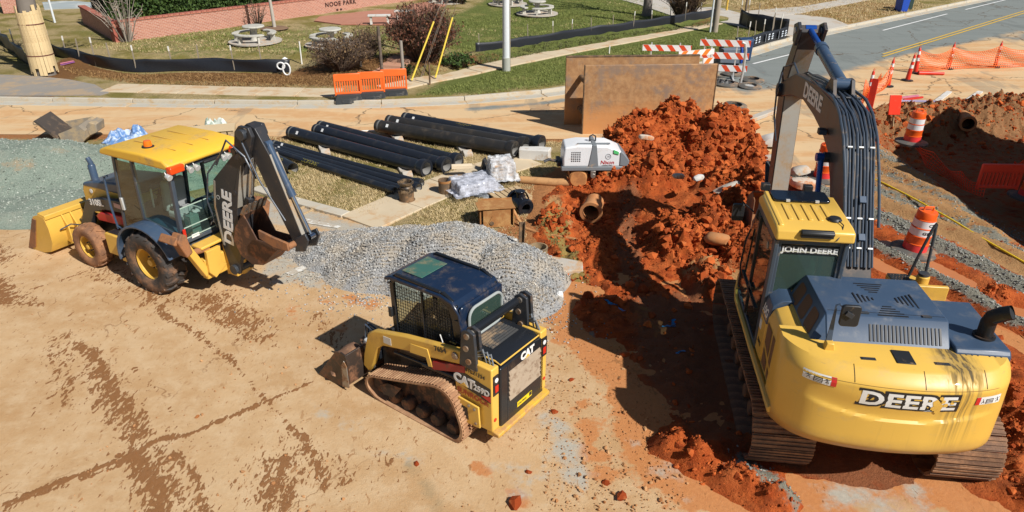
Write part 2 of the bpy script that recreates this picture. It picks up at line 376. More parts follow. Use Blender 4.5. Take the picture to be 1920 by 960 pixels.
stain = 1.12*np.maximum.reduce([
    line(.055,1.0,(0,949),(244,857),(287,830),(379,803),(487,759)), line(.03,.9,(487,759),(596,716)), line(.035,.8,(0,958),(240,868)),
    line(.13,.75,(150,640),(195,700),(240,765),(271,819)), line(.17,.85,(240,850),(285,905),(300,965)), line(.10,.7,(330,850),(370,910),(400,970)),
    line(.10,.75,(276,548),(319,597)), line(.055,.85,(319,597),(390,646),(449,689)), line(.03,.85,(449,689),(482,727),(509,765),(545,800)), line(.07,.8,(545,800),(580,850),(612,916)),
    line(.02,.75,(233,678),(290,735),(330,781)), line(.035,.6,(0,565),(90,535),(179,505)),
    blob(.62,(340,560),(420,548),(490,590),(520,640),(470,640),(400,605)), blob(.72,(165,690),(215,700),(265,790),(285,830),(235,830),(170,745)), blob(.75,(245,850),(300,840),(330,905),(345,980),(270,980)),
    blob(.66,(490,860),(545,850),(560,900),(540,990),(470,990)), blob(.75,(-60,515),(15,525),(60,575),(-20,570)), blob(.8,(-60,450),(0,460),(20,485),(-10,500)), line(.35,.42,(180,505),(300,560),(420,560)), line(.25,.4,(640,900),(560,840)),
    line(.3,.40,(110,640),(130,760)), line(.22,.43,(590,600),(640,650)), blob(.5,(690,850),(740,870),(730,900))])
set_attr(me, 'stain', stain)
set_attr(me, 'clay', np.maximum.reduce([blob(.5,(480,560),(560,560),(680,590),(660,640),(560,640),(500,610)), 1.2*sst(sdf(XW, YW, CLAY), -.9, .1), line(.25,.8,(1180,880),(1110,900)), line(.4,.7,(700,570),(620,560)), line(.3,.8,(1090,760),(1130,900)), line(.2,.7,(905,880),(985,950)), line(.3,.75,(450,480),(560,470))]))
set_attr(me, 'pale', np.maximum.reduce([blob(.9,(480,480),(610,470),(660,510),(600,545),(490,535)), line(.36,.9,(1030,790),(1060,850),(1080,900)), line(.3,.85,(1570,930),(1640,945),(1720,925)), blob(.62,(900,860),(1020,840),(1100,900),(1060,960),(930,960)), line(.25,.55,(700,850),(820,880)), line(.5,.75,(1560,925),(1700,930)), line(.3,.6,(1190,830),(1290,930)), line(.35,.6,(600,770),(660,800)), blob(.9,(430,360),(500,372),(640,408),(730,432),(640,445),(560,420),(430,440))]))
set_attr(me, 'wet', np.maximum.reduce([line(.20,.42,(765,880),(800,920),(830,975)), line(.08,.3,(655,830),(690,880))]))
k = NT('yard_surface'); co = k.coord(); n1 = k.noise(co, .5, 6, .6); n2 = k.noise(co, 2.6, 8, .68); n3 = k.noise(co, 17, 6, .7); n4 = k.noise(co, 90, 3)
c = k.mix(k.ramp(n1, .35, .65), (.47, .285, .135), (.57, .385, .21)); c = k.mix(k.ramp(n2, .40, .68, 0, .7), c, (.60, .43, .255)); c = k.mix(k.ramp(n3, .52, .75, 0, .35), c, (.40, .20, .075))
cl = k.mix(n3, (.40, .13, .035), (.60, .26, .09)); c = k.mix(k.ramp(k.math('ADD', k.attr('clay'), k.math('MULTIPLY', k.math('SUBTRACT', n2, .5), 2.0)), .55, .8, 0, .9), c, cl)
pale = k.mix(n3, (.30, .28, .235), (.54, .49, .40)); c = k.mix(k.ramp(k.math('ADD', k.attr('pale'), k.math('MULTIPLY', k.math('SUBTRACT', n2, .5), 1.9)), .5, 1.0), c, pale)
flow = k.scalev(co, (2.4, 1.0, 1)); nf = k.noise(flow, 3.2, 9, .62, .8); nh = k.noise(flow, 9.5, 4, .55, .5)
sp = k.math('ADD', k.math('ADD', k.attr('stain'), k.math('MULTIPLY', k.math('SUBTRACT', nf, .5), 2.2)), k.math('MULTIPLY', k.math('SUBTRACT', nh, .5), 2.3))
mud = k.mix(n3, (.18, .07, .02), (.28, .115, .035)); c = k.mix(k.ramp(sp, .50, .60, 0, .9), c, mud)
c = k.mix(k.math('MULTIPLY', k.ramp(k.noise(flow, 5.5, 5, .6, .7), .615, .645), k.ramp(n1, .40, .60, .15, .85)), c, (.32, .15, .055))
ws = k.math('ADD', k.attr('wet'), k.math('MULTIPLY', k.math('SUBTRACT', n2, .5), .8)); c = k.mix(k.ramp(ws, .25, .55, 0, .62), c, (.25, .175, .085))
ck = cracks(k, co, .35, .006, .48); c = k.mix(k.math('MULTIPLY', ck, .6), c, (.22, .10, .035))
c = k.mix(k.ramp(n4, .6, .75, 0, .3), c, (.72, .60, .42))
k.base(c); k.rough(k.ramp(sp, .6, .8, .92, .75)); k.b.inputs['Specular IOR Level'].default_value = .25
k.bump(k.math('ADD', k.math('ADD', n3, k.math('MULTIPLY', n4, .5)), k.math('MULTIPLY', k.ramp(sp, .6, .75), .8)), .45, .02)
tag(link('yard', me, k.m, smooth=180), kind='structure')

# ---- red clay: spoil heap, dug ground, torn-up lane and pit
st = .055
xs = np.arange(0, 25.01, st); ys = np.arange(3.4, 28.6, st)
X, Y, F = grid(xs, ys)
def bump_at(px, py, h, rx, ry=None, rot=0, p=2):
    x0, y0 = G2(px, py); ry = ry or rx; ca, sa = math.cos(rot), math.sin(rot); dx, dy = X-x0, Y-y0
    return h*np.exp(-((np.abs((dx*ca+dy*sa)/rx))**p+(np.abs((-dx*sa+dy*ca)/ry))**p))
d0 = sdf(X, Y, CLAY)+.35*fbm(X*1.3, Y*1.3, 11)
edge = sst(d0, -.1, .6)
u = X*.935+Y*.354                                            # across the torn-up lane
lane = sst(u, 10.2, 10.8)*(1-sst(Y, 20, 23))*sst(X, 6.4, 7.4)
w1 = u+.35*fbm(X*.35, Y*.35, 40)
bump1 = np.maximum.reduce([bump_at(1190,300,1.25,1.15,.95,0,2.4), bump_at(1260,290,1.45,1.2,1.0,.2,2.4), bump_at(1340,300,1.35,1.3,1.0,0,2.4), bump_at(1410,320,.85,1.0,.8), bump_at(1270,350,.75,1.7,.6), bump_at(1190,335,.6,.7,.5), bump_at(1380,372,.7,1.0,.6)])
lumps = np.maximum.reduce([bump_at(1290,470,.62,.75,.9,0,3), bump_at(1340,455,.75,.6,.7,0,3), bump_at(1370,420,.7,.6,.6,0,3), bump_at(1385,505,.6,.5,.5,0,3), bump_at(1330,540,.4,.35,.6,0,3), bump_at(1420,400,.75,.6,.6), bump_at(1250,440,.45,.3,.5,0,3), bump_at(1360,560,.25,.3,.4)])
ridge = np.maximum.reduce([bump_at(1250,852,.24,.28,.3), bump_at(1300,878,.28,.42,.3), bump_at(1370,912,.24,.45,.26), bump_at(1450,942,.17,.4,.2), bump_at(1900,880,.3,.5,.8), bump_at(1915,790,.3,.4,.7), bump_at(1860,560,.16,.4,.25), bump_at(1790,590,.10,.3,.2), bump_at(1895,700,.12,.35,.5), bump_at(1090,560,.12,.45,.3), bump_at(1030,420,.16,.5,.9), bump_at(1120,350,.2,.6,.3), bump_at(1110,470,.10,.5,.7), bump_at(1060,520,.12,.5,.4), bump_at(1140,620,.07,.5,.4)])
rg = np.maximum(sst(bump1, .1, .5), np.maximum(sst(lumps, .06, .3), .72*sst(ridge, .03, .16)))
bk = ldist(X, Y, BANK); side = sdf(X, Y, BANK+[(26,3),(10,3)])+.55*fbm(X*.9, Y*.9, 63, 4)  # positive on the pit side
pit = sst(side, -.15, 1.1)*(1-sst(side, 3.0, 6.5))*sst(X, 10.6, 12.6)
bankr = np.exp(-(np.maximum(-side, 0)/1.0)**2)*np.exp(-(np.maximum(side, 0)/.8)**2)*sst(X, 10.4, 11.6)*sst(Y, 20.5, 22.5)
churn = sst(sdf(X, Y, PX((1003,352),(1130,330),(1215,380),(1240,560),(1190,600),(1090,600),(1000,490))), -.3, .5)
rough = np.clip(.24+.26*churn+.76*rg+.8*bankr*sst(X, 9, 12)-.05*lane, 0, 1.0)*(1-.6*lane*(1-bankr)*(1-rg))
trench = bump_at(1180,420,-.28,.45,1.9,.25)+bump_at(1110,395,-.2,.5,.5)
ruts = .05*np.sin(w1*7.5)*lane*(1-pit)+.09*(np.exp(-((w1-12.05)/.22)**2)+np.exp(-((w1-13.35)/.26)**2))*lane-.05*(np.exp(-((w1-11.3)/.45)**2)+np.exp(-((w1-12.65)/.25)**2))*lane
Z = .035+bump1+lumps+ridge+trench+ruts+.16*bankr*(.6+1.2*fbm(X*1.1, Y*1.1, 61))-.85*pit
Z += rough*(.24*fbm(X*1.7, Y*1.7, 71, 3)+.26*np.abs(fbm(X*2.6, Y*2.6, 72, 3))+.17*fbm(X*6, Y*6, 73, 3)+.09*fbm(X*13, Y*13, 76, 2))+.012*fbm(X*6, Y*6, 74, 4)+.02*fbm(X*1.2, Y*1.2, 75)
Z = -.06+(Z+.06)*edge
flatx = sst(np.hypot((X-4.9)/1.9, (Y-9)/2.6), 1.15, .85)      # under the excavator's tracks
Z = Z*(1-.9*flatx)+.02*.9*flatx
CZ = Z; CX0, CY0 = xs[0], ys[0]
def clay_z(x, y):
    i = int(round((x-CX0)/st)); j = int(round((y-CY0)/st)); return float(CZ[min(max(j, 0), CZ.shape[0]-1), min(max(i, 0), CZ.shape[1]-1)])
cx = X.ravel()[F].mean(1); cy = Y.ravel()[F].mean(1); keep = sdf(cx, cy, CLAY) > -.35
me = mesh_np('clay_ground', np.stack([X, Y, Z], -1).reshape(-1, 3), F[keep])
grv = lane*np.maximum.reduce([np.exp(-((w1-12.05)/.25)**2), np.exp(-((w1-13.4)/.33)**2), .62*np.exp(-((w1-14.9)/.35)**2), .55*np.exp(-((w1-15.9)/.3)**2), .6*np.exp(-((w1-17.2)/.6)**2)])*(1-sst(rg, .2, .6))
grv = np.maximum(grv, .8*np.exp(-(ldist(X, Y, [(17.5,26.2),(20,27.2),(24,28)])/.7)**2))
grv = np.maximum(grv, .75*np.exp(-(ldist(X, Y, PX((1400,880),(1480,930)))/.3)**2)); grv = np.maximum(grv, .55*np.exp(-(ldist(X, Y, PX((1040,700),(1110,640)))/.4)**2))
set_attr(me, 'gravel', grv)
set_attr(me, 'tan', np.maximum.reduce([.8*lane*sst(w1, 13.6, 14)*(1-pit)*(1-bankr), .36*sst(sdf(X, Y, PX((1000,600),(1060,560),(1180,640),(1190,760),(1060,760))), -.4, .4), .9*np.exp(-(ldist(X, Y, PX((1310,520),(1380,540)))/.4)**2), .8*np.exp(-(ldist(X, Y, PX((1000,430),(1040,380),(1060,430)))/.3)**2), .8*sst(sdf(X, Y, PX((1440,270),(1480,200),(1640,200),(1640,330),(1500,350))), -.3, .3)]))
set_attr(me, 'grit', .5*pit+.65*bankr)
set_attr(me, 'shade_mud', np.maximum.reduce([.9*sst(sdf(X, Y, PX((1170,560),(1330,540),(1360,700),(1420,860),(1300,830),(1200,720))), -.4, .5), .8*np.exp(-(ldist(X, Y, PX((1180,370),(1170,450),(1190,540)))/.35)**2), .7*flatx]))  # trodden clay, painted darker to deepen the shade beside and under the excavator
set_attr(me, 'moss', .9*np.exp(-(ldist(X, Y, PX((1010,400),(1040,450),(1075,500),(1090,545)))/.25)**2)+.7*np.exp(-(ldist(X, Y, PX((1040,395),(1060,440)))/.2)**2))
k = NT('red_clay'); co = k.coord(); n1 = k.noise(co, .8, 6); n2 = k.noise(co, 4, 8, .68); n3 = k.noise(co, 22, 6, .7); n4 = k.noise(co, 95, 3)
c = k.mix(k.ramp(n2, .3, .7), (.35, .060, .011), (.54, .125, .027)); c = k.mix(k.ramp(n1, .5, .7, 0, .5), c, (.54, .17, .05)); c = k.mix(k.ramp(n3, .50, .68, 0, .6), c, (.24, .045, .010))
c = k.mix(k.ramp(k.noise(co, 1.7, 7, .7), .50, .60, 0, .62), c, (.17, .038, .011))
t = k.mix(n3, (.32, .165, .065), (.52, .30, .13)); c = k.mix(k.ramp(k.math('ADD', k.attr('tan'), k.math('MULTIPLY', k.math('SUBTRACT', n2, .5), 1.4)), .4, .75), c, t)
gg = k.mix(n3, (.11, .115, .09), (.36, .33, .26)); c = k.mix(k.ramp(k.math('ADD', k.attr('gravel'), k.math('MULTIPLY', k.math('SUBTRACT', n2, .5), 1.6)), .42, .62), c, gg)
gr = k.mix(n3, (.17, .085, .04), (.40, .20, .085)); c = k.mix(k.ramp(k.math('ADD', k.attr('grit'), k.math('MULTIPLY', k.math('SUBTRACT', n2, .5), 1.2)), .3, .6), c, gr)
dm = k.mix(n3, (.15, .062, .030), (.30, .13, .06)); c = k.mix(k.ramp(k.math('ADD', k.attr('shade_mud'), k.math('MULTIPLY', k.math('SUBTRACT', n2, .5), 1.0)), .3, .7, 0, .8), c, dm)
ms = k.mix(n3, (.18, .12, .03), (.42, .30, .10)); c = k.mix(k.ramp(k.math('ADD', k.attr('moss'), k.math('MULTIPLY', k.math('SUBTRACT', n2, .5), 1.6)), .5, .75), c, ms)
k.base(c); k.rough(.9); k.b.inputs['Specular IOR Level'].default_value = .2
k.bump(k.math('ADD', k.math('MULTIPLY', n2, 1.2), k.math('ADD', n3, k.math('MULTIPLY', n4, .4))), .8, .05)
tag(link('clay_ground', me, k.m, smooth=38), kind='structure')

# ---- clods over the heaps, one loose mass
Mclod = NT('clay_clod'); co = Mclod.coord(); t = Mclod.attr('tone')
cc = Mclod.mix(Mclod.ramp(t, 0, 1), (.26, .044, .009), (.52, .12, .027)); cc = Mclod.mix(Mclod.ramp(Mclod.noise(co, 12, 5), .5, .75, 0, .5), cc, (.50, .18, .06))
Mclod.base(cc); Mclod.rough(.92); Mclod.bump(Mclod.noise(co, 60, 4), .5, .02); Mclod.b.inputs['Specular IOR Level'].default_value = .2
bases = [lump(i, 1, .7, .42) for i in range(9)]
wgt = ((rg**1.5)*edge*(1-flatx)+.45*bankr*edge+.9*sst(ridge, .04, .14)*edge*(1-flatx)+.16*churn*edge+.06*edge*(1-lane)*(1-flatx)+.004*lane*edge).ravel(); wgt = np.where(sdf(X.ravel(), Y.ravel(), CLAY) > -.1, wgt, 0); wgt /= wgt.sum()
n = 27000; idx = rng.choice(wgt.size, n, p=wgt)
size = np.clip(.013*(rng.pareto(2.0, n)+1), .012, .125)*np.where(Y.ravel()[idx] < 9.5, .55, 1)
wb = (np.maximum(sst(bump1, .2, .6), sst(lumps, .1, .4))*edge).ravel(); wb /= wb.sum(); ib = rng.choice(wb.size, 170, p=wb); idx = np.concatenate([idx, ib]); size = np.concatenate([size, rng.uniform(.07, .15, 170)]); n = len(idx)
pos = np.stack([X.ravel()[idx]+rng.uniform(-.03, .03, n), Y.ravel()[idx]+rng.uniform(-.03, .03, n), Z.ravel()[idx]+size*.05], -1)
me = scatter_mesh('clay_clods', pos, size, bases, 3)
tag(link('clay_clods', me, Mclod.m), 'loose orange clay clods heaped over the dug ground', 'clay clods', kind='stuff')
# ---- small stones along the gravel bands of the lane and bits on the yard
Mst = NT('gravel_stone'); co = Mst.coord(); t = Mst.attr('tone')
Mst.base(Mst.mix(Mst.ramp(Mst.noise(co, 3, 3), .35, .65), Mst.mix(t, (.15, .16, .165), (.52, .525, .52)), Mst.mix(t, (.24, .20, .155), (.58, .52, .43)))); Mst.rough(.85); Mst.b.inputs['Specular IOR Level'].default_value = .3
sb = []
for i in range(5):
    V, Fq = lump(i+20, 1, .7, .25)
    bm = bmesh.new(); bmesh.ops.create_cube(bm, size=1.5); r_ = random.Random(i)
    for v in bm.verts: v.co = v.co.lerp(Vector((0, 0, 0)), r_.uniform(0, .35)); v.co.z *= .75
    bmesh.ops.triangulate(bm, faces=bm.faces); sb.append((np.array([v.co[:] for v in bm.verts]), np.array([[v.index for v in f.verts] for f in bm.faces]))); bm.free()
w2 = (np.clip(grv, 0, 1)**2*edge*(1-flatx)).ravel(); w2 = np.where(sdf(X.ravel(), Y.ravel(), CLAY) > 0, w2, 0); w2 /= w2.sum(); n = 9000; idx = rng.choice(w2.size, n, p=w2)
size = rng.uniform(.012, .032, n); pos = np.stack([X.ravel()[idx]+rng.uniform(-.03, .03, n), Y.ravel()[idx]+rng.uniform(-.03, .03, n), Z.ravel()[idx]+size*.2], -1)
k = NT('lane_stone'); k.base(k.mix(k.attr('tone'), (.12, .13, .115), (.40, .39, .34))); k.rough(.9)
tag(link('lane_gravel', scatter_mesh('lane_gravel', pos, size*.8, sb, 5), k.m), 'crushed grey stone lying in bands along the torn-up lane', 'gravel', kind='stuff')

Mcr = NT('dry_crumb'); Mcr.base(Mcr.mix(Mcr.attr('tone'), (.30, .11, .03), (.52, .29, .13))); Mcr.rough(.95)
# ---- crumbs of clay and grit shaken off over the yard
n = 2600; q = rng.random(n); px_ = np.where(q < .5, rng.uniform(1020, 1290, n), rng.uniform(40, 1250, n)); py_ = np.where(q < .5, rng.uniform(600, 960, n), rng.uniform(520, 965, n))
gp = np.array([G2(a, b) for a, b in zip(px_, py_)]); kp = (sdf(gp[:, 0], gp[:, 1], YARD) > .1) & ((q < .5) | (fbm(gp[:, 0]*1.5, gp[:, 1]*1.5, 88) > .12)); gp = gp[kp]; size = np.clip(.006*(rng.pareto(2.2, len(gp))+1), .006, .035)
tag(link('yard_crumbs', scatter_mesh('yard_crumbs', np.stack([gp[:, 0], gp[:, 1], .02+size*.1], -1), size, bases, 17), Mcr.m), 'small clay crumbs scattered over the dusty yard', 'clay crumbs', kind='stuff')
n = 1700; a = rng.uniform(0, 6.283, n); rr = np.abs(rng.normal(0, .55, n)); c0 = np.array([G2(820, 560), G2(690, 560), G2(900, 560), G2(1000, 600), G2(600, 520)])[rng.integers(0, 5, n)]; gp = c0+np.stack([rr*np.cos(a)*2, rr*np.sin(a)], -1); size = rng.uniform(.008, .022, n)
tag(link('stray_stones', scatter_mesh('stray_stones', np.stack([gp[:, 0], gp[:, 1], .02+size*.1], -1), size, sb, 18), Mst.m), 'stray grey stones lying round the foot of the gravel heap', 'stones', kind='stuff')
# ---- muddy water standing in the lane
k = NT('muddy_water'); co = k.coord(); k.base(k.mix(k.noise(co, 1.5, 4), (.46, .155, .05), (.56, .22, .085))); k.rough(.22); k.bump(k.noise(co, 7, 3), .05, .01); k.b.inputs['Specular IOR Level'].default_value = .35
for nm, pts, z in (('muddy_water', [(1580,560),(1640,478),(1665,480),(1720,520),(1800,560),(1880,620),(1935,720),(1935,760),(1830,640),(1690,570)], .005), ('muddy_water', [(1630,455),(1700,470),(1790,500),(1880,545),(1960,600),(1960,640),(1840,560),(1740,510),(1640,470)], .02)):
    P_ = [G2(*p) for p in pts]; a = np.array(P_); xs_ = np.arange(a[:, 0].min()-.3, a[:, 0].max()+.3, .12); ys_ = np.arange(a[:, 1].min()-.3, a[:, 1].max()+.3, .12)
    x_, y_, f_ = grid(xs_, ys_); cx = x_.ravel()[f_].mean(1); cy = y_.ravel()[f_].mean(1); kp = sdf(cx, cy, P_) > -.25
    tag(link(nm, mesh_np(nm, np.stack([x_, y_, x_*0+z], -1).reshape(-1, 3), f_[kp]), k.m), kind='structure')

# ---- heaps of crushed stone: height field plus loose stones on top
def heap(name, label, blobs, ext, mt, nst, smin, smax, seed, stonemat, res=.07, nz=.05):
    xs = np.arange(ext[0], ext[1], res); ys = np.arange(ext[2], ext[3], res); X, Y, F = grid(xs, ys); Z = X*0
    for (px, py, h, rx, ry, a) in blobs:
        x0, y0 = G2(px, py); ca, sa = math.cos(a), math.sin(a); dx, dy = X-x0, Y-y0
        q = np.sqrt(((dx*ca+dy*sa)/rx)**2+((-dx*sa+dy*ca)/ry)**2); Z = np.maximum(Z, h*np.clip(1-q, 0, 1)**1.15*(1-.25*np.exp(-(q/.25)**2)))
    ed = sst(Z, .0, .12); Z = Z+nz*fbm(X*1.6, Y*1.6, seed)*ed+.018*fbm(X*9, Y*9, seed+5, 3)*ed-.03+.045*ed
    cz = Z.ravel()[F].max(1); F2 = F[cz > -.02]
    me = mesh_np(name, np.stack([X, Y, Z], -1).reshape(-1, 3), F2); o = link(name, me, mt, smooth=180); tag(o, label, 'gravel heap', kind='stuff')
    w = np.clip(Z.ravel()+.02, 0, .25)+.0; w[Z.ravel() < -.02] = 0; w2 = w/w.sum(); i = rng.choice(w.size, nst, p=w2); s = rng.uniform(smin, smax, nst)*rng.uniform(.6, 1.2, nst)
    # a skirt of strays round the foot
    ns = nst//9; j = rng.choice(w.size, ns, p=w2); a = rng.uniform(0, 6.28, ns); rr = np.abs(rng.normal(0, .45, ns))
    p = np.concatenate([np.stack([X.ravel()[i]+rng.uniform(-res, res, nst)/2, Y.ravel()[i]+rng.uniform(-res, res, nst)/2, Z.ravel()[i]+s*.25], -1)])
    st_ = scatter_mesh(name.replace('heap', 'stones'), p, s, sb, seed); oo = link('loose_stone', st_, stonemat, o); oo['kind'] = 'stuff'; return o
k = NT('gravel_bed'); co = k.coord(); n2 = k.noise(co, 2.2, 5); n3 = k.noise(co, 38, 4, .7)
c = k.mix(k.ramp(n3, .3, .7), (.17, .17, .175), (.46, .455, .44)); c = k.mix(k.ramp(n2, .45, .65, 0, .6), c, (.52, .43, .31)); k.base(c); k.rough(.9); k.bump(n3, 1, .03)
heap('gravel_heap', 'broad heap of light grey crushed stone behind the small tracked loader', [(850,500,1.22,1.95,1.5,.2),(760,490,.92,1.8,1.4,.4),(950,520,.95,1.35,1.2,0),(690,470,.50,1.7,1.2,.2),(985,560,.42,.8,.9,0),(620,460,.13,2.0,1.1,0)], (-7,2,9.5,16), k.m, 24000, .009, .024, 91, Mst.m)
k = NT('green_stone_bed'); co = k.coord(); n2 = k.noise(co, 1.3, 6); n3 = k.noise(co, 30, 5, .7)
c = k.mix(k.ramp(n3, .3, .7), (.135, .175, .14), (.28, .325, .265)); c = k.mix(k.ramp(n2, .5, .7, 0, .7), c, (.33, .34, .27)); c = k.mix(k.ramp(k.noise(co, .8, 7, .7), .60, .72, 0, .6), c, (.40, .25, .13)); k.base(c); k.rough(.95); k.bump(n3, .8, .03)
Mgs = NT('green_stone'); t = Mgs.attr('tone'); Mgs.base(Mgs.mix(t, (.16, .19, .16), (.42, .45, .39))); Mgs.rough(.9)
heap('stone_dust_heap', 'wide low heap of grey-green stone screenings behind the yellow loader bucket', [(60,330,1.25,3.6,2.4,0),(180,320,.85,3.0,1.9,0),(-120,330,1.3,4.0,3.0,0),(270,330,.5,2.6,1.6,0),(330,300,.3,3.0,1.5,0),(120,390,.35,3.6,1.5,0),(430,300,.1,3,1.3,0)], (-22,-4,13,22.5), k.m, 6000, .012, .03, 95, Mgs.m, .09, .10)
# ================================================================== EXCAVATOR
YEL = mat('yellow_paint', (.72, .43, .075), .34, dirt=(.40, .22, .075), amt=.30, scale=2.2, bump=.02, edge=.3)
YELC = mat('yellow_paint_clean', (.75, .46, .085), .30, dirt=(.42, .25, .08), amt=.12, scale=1.6, bump=.015, edge=.35)
BLUE = mat('sky_tinted_grey_paint', (.048, .08, .135), .34, dirt=(.20, .19, .18), amt=.38, scale=4, bump=.02, edge=.4)  # dark grey paint; the sky's blue reflection is put into its colour
DARK = mat('dark_frame_paint', (.035, .04, .048), .42, dirt=(.28, .16, .08), amt=.30, scale=4, bump=.03, edge=.3)
BOOMC = mat('boom_paint', (.045, .043, .045), .40, dirt=(.30, .17, .085), amt=.45, scale=1.6, bump=.03, edge=.4)
BLK = mat('black_plastic', (.018, .019, .021), .5, dirt=(.22, .14, .08), amt=.15, scale=7, bump=.04)
RUB = mat('hose_rubber', (.05, .066, .092), .34, dirt=(.16, .12, .09), amt=.2, scale=9, bump=0)
CHROME = mat('cylinder_rod', (.62, .64, .67), .16, 1.0, bump=0)
BROD = mat('blue_rod', (.012, .075, .34), .2, .2, bump=0)
STEEL = mat('worn_steel', (.34, .31, .27), .42, .7, dirt=(.34, .17, .07), amt=.5, scale=5, bump=.08)
GREYW = mat('grey_arm_plate', (.40, .38, .33), .5, .2, dirt=(.40, .24, .10), amt=.55, scale=2.2, bump=.06, edge=.3)
MUDST = mat('muddy_steel', (.20, .10, .055), .8, dirt=(.35, .15, .06), amt=.6, scale=4, bump=.35, bscale=30)
MUDT = mat('muddy_track', (.16, .085, .05), .75, dirt=(.42, .22, .11), amt=.6, scale=3.2, bump=.4, bscale=26, edge=.3)
WHT = mat('white_decal', (.80, .80, .78), .4, bump=0, var=.03)
BLKD = mat('black_decal', (.02, .02, .022), .4, bump=0)
REDP = mat('red_decal', (.62, .03, .025), .35, bump=0)
REDL = mat('red_lens', (.60, .03, .015), .12, bump=0)
BRN = mat('brown_mesh_grille', (.16, .075, .03), .7, bump=.4, bscale=180)
SEAT = mat('seat_cloth', (.13, .14, .15), .8, bump=.1)
CAST = mat('light_clamp', (.62, .63, .62), .4, .3, bump=0)
GL = glass('cab_glass', (.42, .62, .52), .02, .40); GLD = glass('dark_cab_glass', (.16, .20, .17), .03, .55)

EX = thing('excavator', 'yellow tracked excavator with raised dark boom standing in the red clay', 'excavator', (4.72, 8.75, 0), -.13)
def track_path(ya, yb, r, zc, pitch):
    """points and directions round a stadium loop"""
    L = yb-ya; per = 2*L+2*math.pi*r; n = int(round(per/pitch)); out = []
    for i in range(n):
        s = per*i/n
        if s < L: p, d = (ya+s, zc-r), 0
        elif s < L+math.pi*r:
            a = (s-L)/r; p, d = (yb+r*math.sin(a), zc-r*math.cos(a)), a
        elif s < 2*L+math.pi*r: t = s-L-math.pi*r; p, d = (yb-t, zc+r-.03*math.sin(math.pi*t/L)), math.pi
        else:
            a = (s-2*L-math.pi*r)/r; p, d = (ya-r*math.sin(a), zc+r*math.cos(a)), math.pi+a
        out.append((p[0], p[1], d))
    return out
shoe = MB(); shoe.box((0, 0, -.012), (.78, .185, .024)).bar((-.39, -.06, -.036), (.39, -.06, -.036), .03, .016).bar((-.39, .0, -.034), (.39, .0, -.034), .026, .014).bar((-.39, .06, -.036), (.39, .06, -.036), .03, .016)
shoe0 = shoe.build('track_shoe', MUDT, None, 0, 0); shoe_me = shoe0.data; bpy.data.objects.remove(shoe0)
for xc in (-1.03, 1.22):
    fr = MB().box((xc, .12, .46), (.30, 3.3, .34)).box((xc, .12, .70), (.22, 2.6, .16))
    for j in range(7): fr.cyl((xc-.20, -1.15+j*.42, .17), (xc+.20, -1.15+j*.42, .17), .11, n=14)
    for yy in (-.6, .9): fr.cyl((xc-.12, yy, .80), (xc+.12, yy, .80), .07, n=12)
    tr = fr.build('track', MUDST, EX, .02)
    MB().lathe([(.0, -.22), (.28, -.22), (.34, -.1), (.34, .1), (.28, .22), (0, .22)], (xc, -1.42, .48), (1, 0, 0), 20).build('sprocket', MUDST, tr)
    MB().lathe([(.0, -.18), (.22, -.18), (.38, -.12), (.38, .12), (.22, .18), (0, .18)], (xc, 1.62, .48), (1, 0, 0), 20).build('idler', MUDST, tr)
    for (y, z, a) in track_path(-1.42, 1.62, .43, .46, .19):
        o = bpy.data.objects.new('track_shoe', shoe_me); COL.objects.link(o); o.parent = tr
        o.location = (xc+random.uniform(-.006, .006), y, z); o.rotation_euler = (a, 0, 0)
MB().prism([(-.9, -1.0), (.9, -1.0), (.75, .2), (.9, 1.3), (-.9, 1.3), (-.75, .2)], .45, .80, 'xy').cyl((.13, .1, .78), (.13, .1, 1.0), .55, n=32).build('undercarriage', MUDST, EX, .03)
# platform
MB().prism([(-1.26, -1.9), (1.16, -1.9), (1.16, .55), (.75, .75), (-.35, .75), (-.35, 1.0), (-1.26, 1.0)], .98, 1.14, 'xy').build('platform', YEL, EX, .02)
MB().tube([(-1.30, -1.95, 1.12), (-1.30, -.6, 1.10), (-1.30, .75, 1.10), (-1.27, 1.0, 1.16), (-1.24, 1.08, 1.32), (-1.20, 1.09, 1.5)], .045, 8).build('guard_rail', YEL, EX)
# counterweight
def cw_y(x): u_ = abs((x+.03)/1.27); return -2.50+.24*u_**2+.30*u_**9
def crease(x): return 1.50+.16*((x+.05)/1.1)**2
def cw_pt(x, z, off=0):
    t = (z-.99)/1.11
    ins = .15*max(0, .12-t)**1.4*12+.30*max(0, t-.84)**1.5*9
    cz = crease(x); ed = max(0, 1-abs((x+.05)/1.02)**6)
    ins += ed*(.030*float(sst(np.array(z-cz), -.005, .02))*float(1-sst(np.array(z-cz), .05, .30)))
    return Vector((x*(1-.04*max(0, t-.5)), cw_y(x)+ins-off, z))
m = MB(); nx, nz = 72, 46; vs = []; 
for j in range(nz+1):
    z = .99+1.11*j/nz
    for i in range(nx+1):
        a = -1+2*i/nx; x = (-.03+1.27*(math.copysign(abs(a)**.85, a)))
        vs.append(cw_pt(x, z))
base = len(vs)
for j in (0, nz):
    for i in range(nx+1): vs.append(Vector((vs[j*(nx+1)+i].x, -1.55, .99+1.11*j/nz)))
fs = [(j*(nx+1)+i, j*(nx+1)+i+1, (j+1)*(nx+1)+i+1, (j+1)*(nx+1)+i) for j in range(nz) for i in range(nx)]
fs += [(i+1, i, base+i, base+i+1) for i in range(nx)]+[(nz*(nx+1)+i, nz*(nx+1)+i+1, base+nx+1+i+1, base+nx+1+i) for i in range(nx)]
fs.append(tuple(j*(nx+1) for j in range(nz+1))+(base+nx+1, base)); fs.append(tuple(j*(nx+1)+nx for j in range(nz, -1, -1))+(base+nx, base+2*nx+1))
m.add(vs, fs)
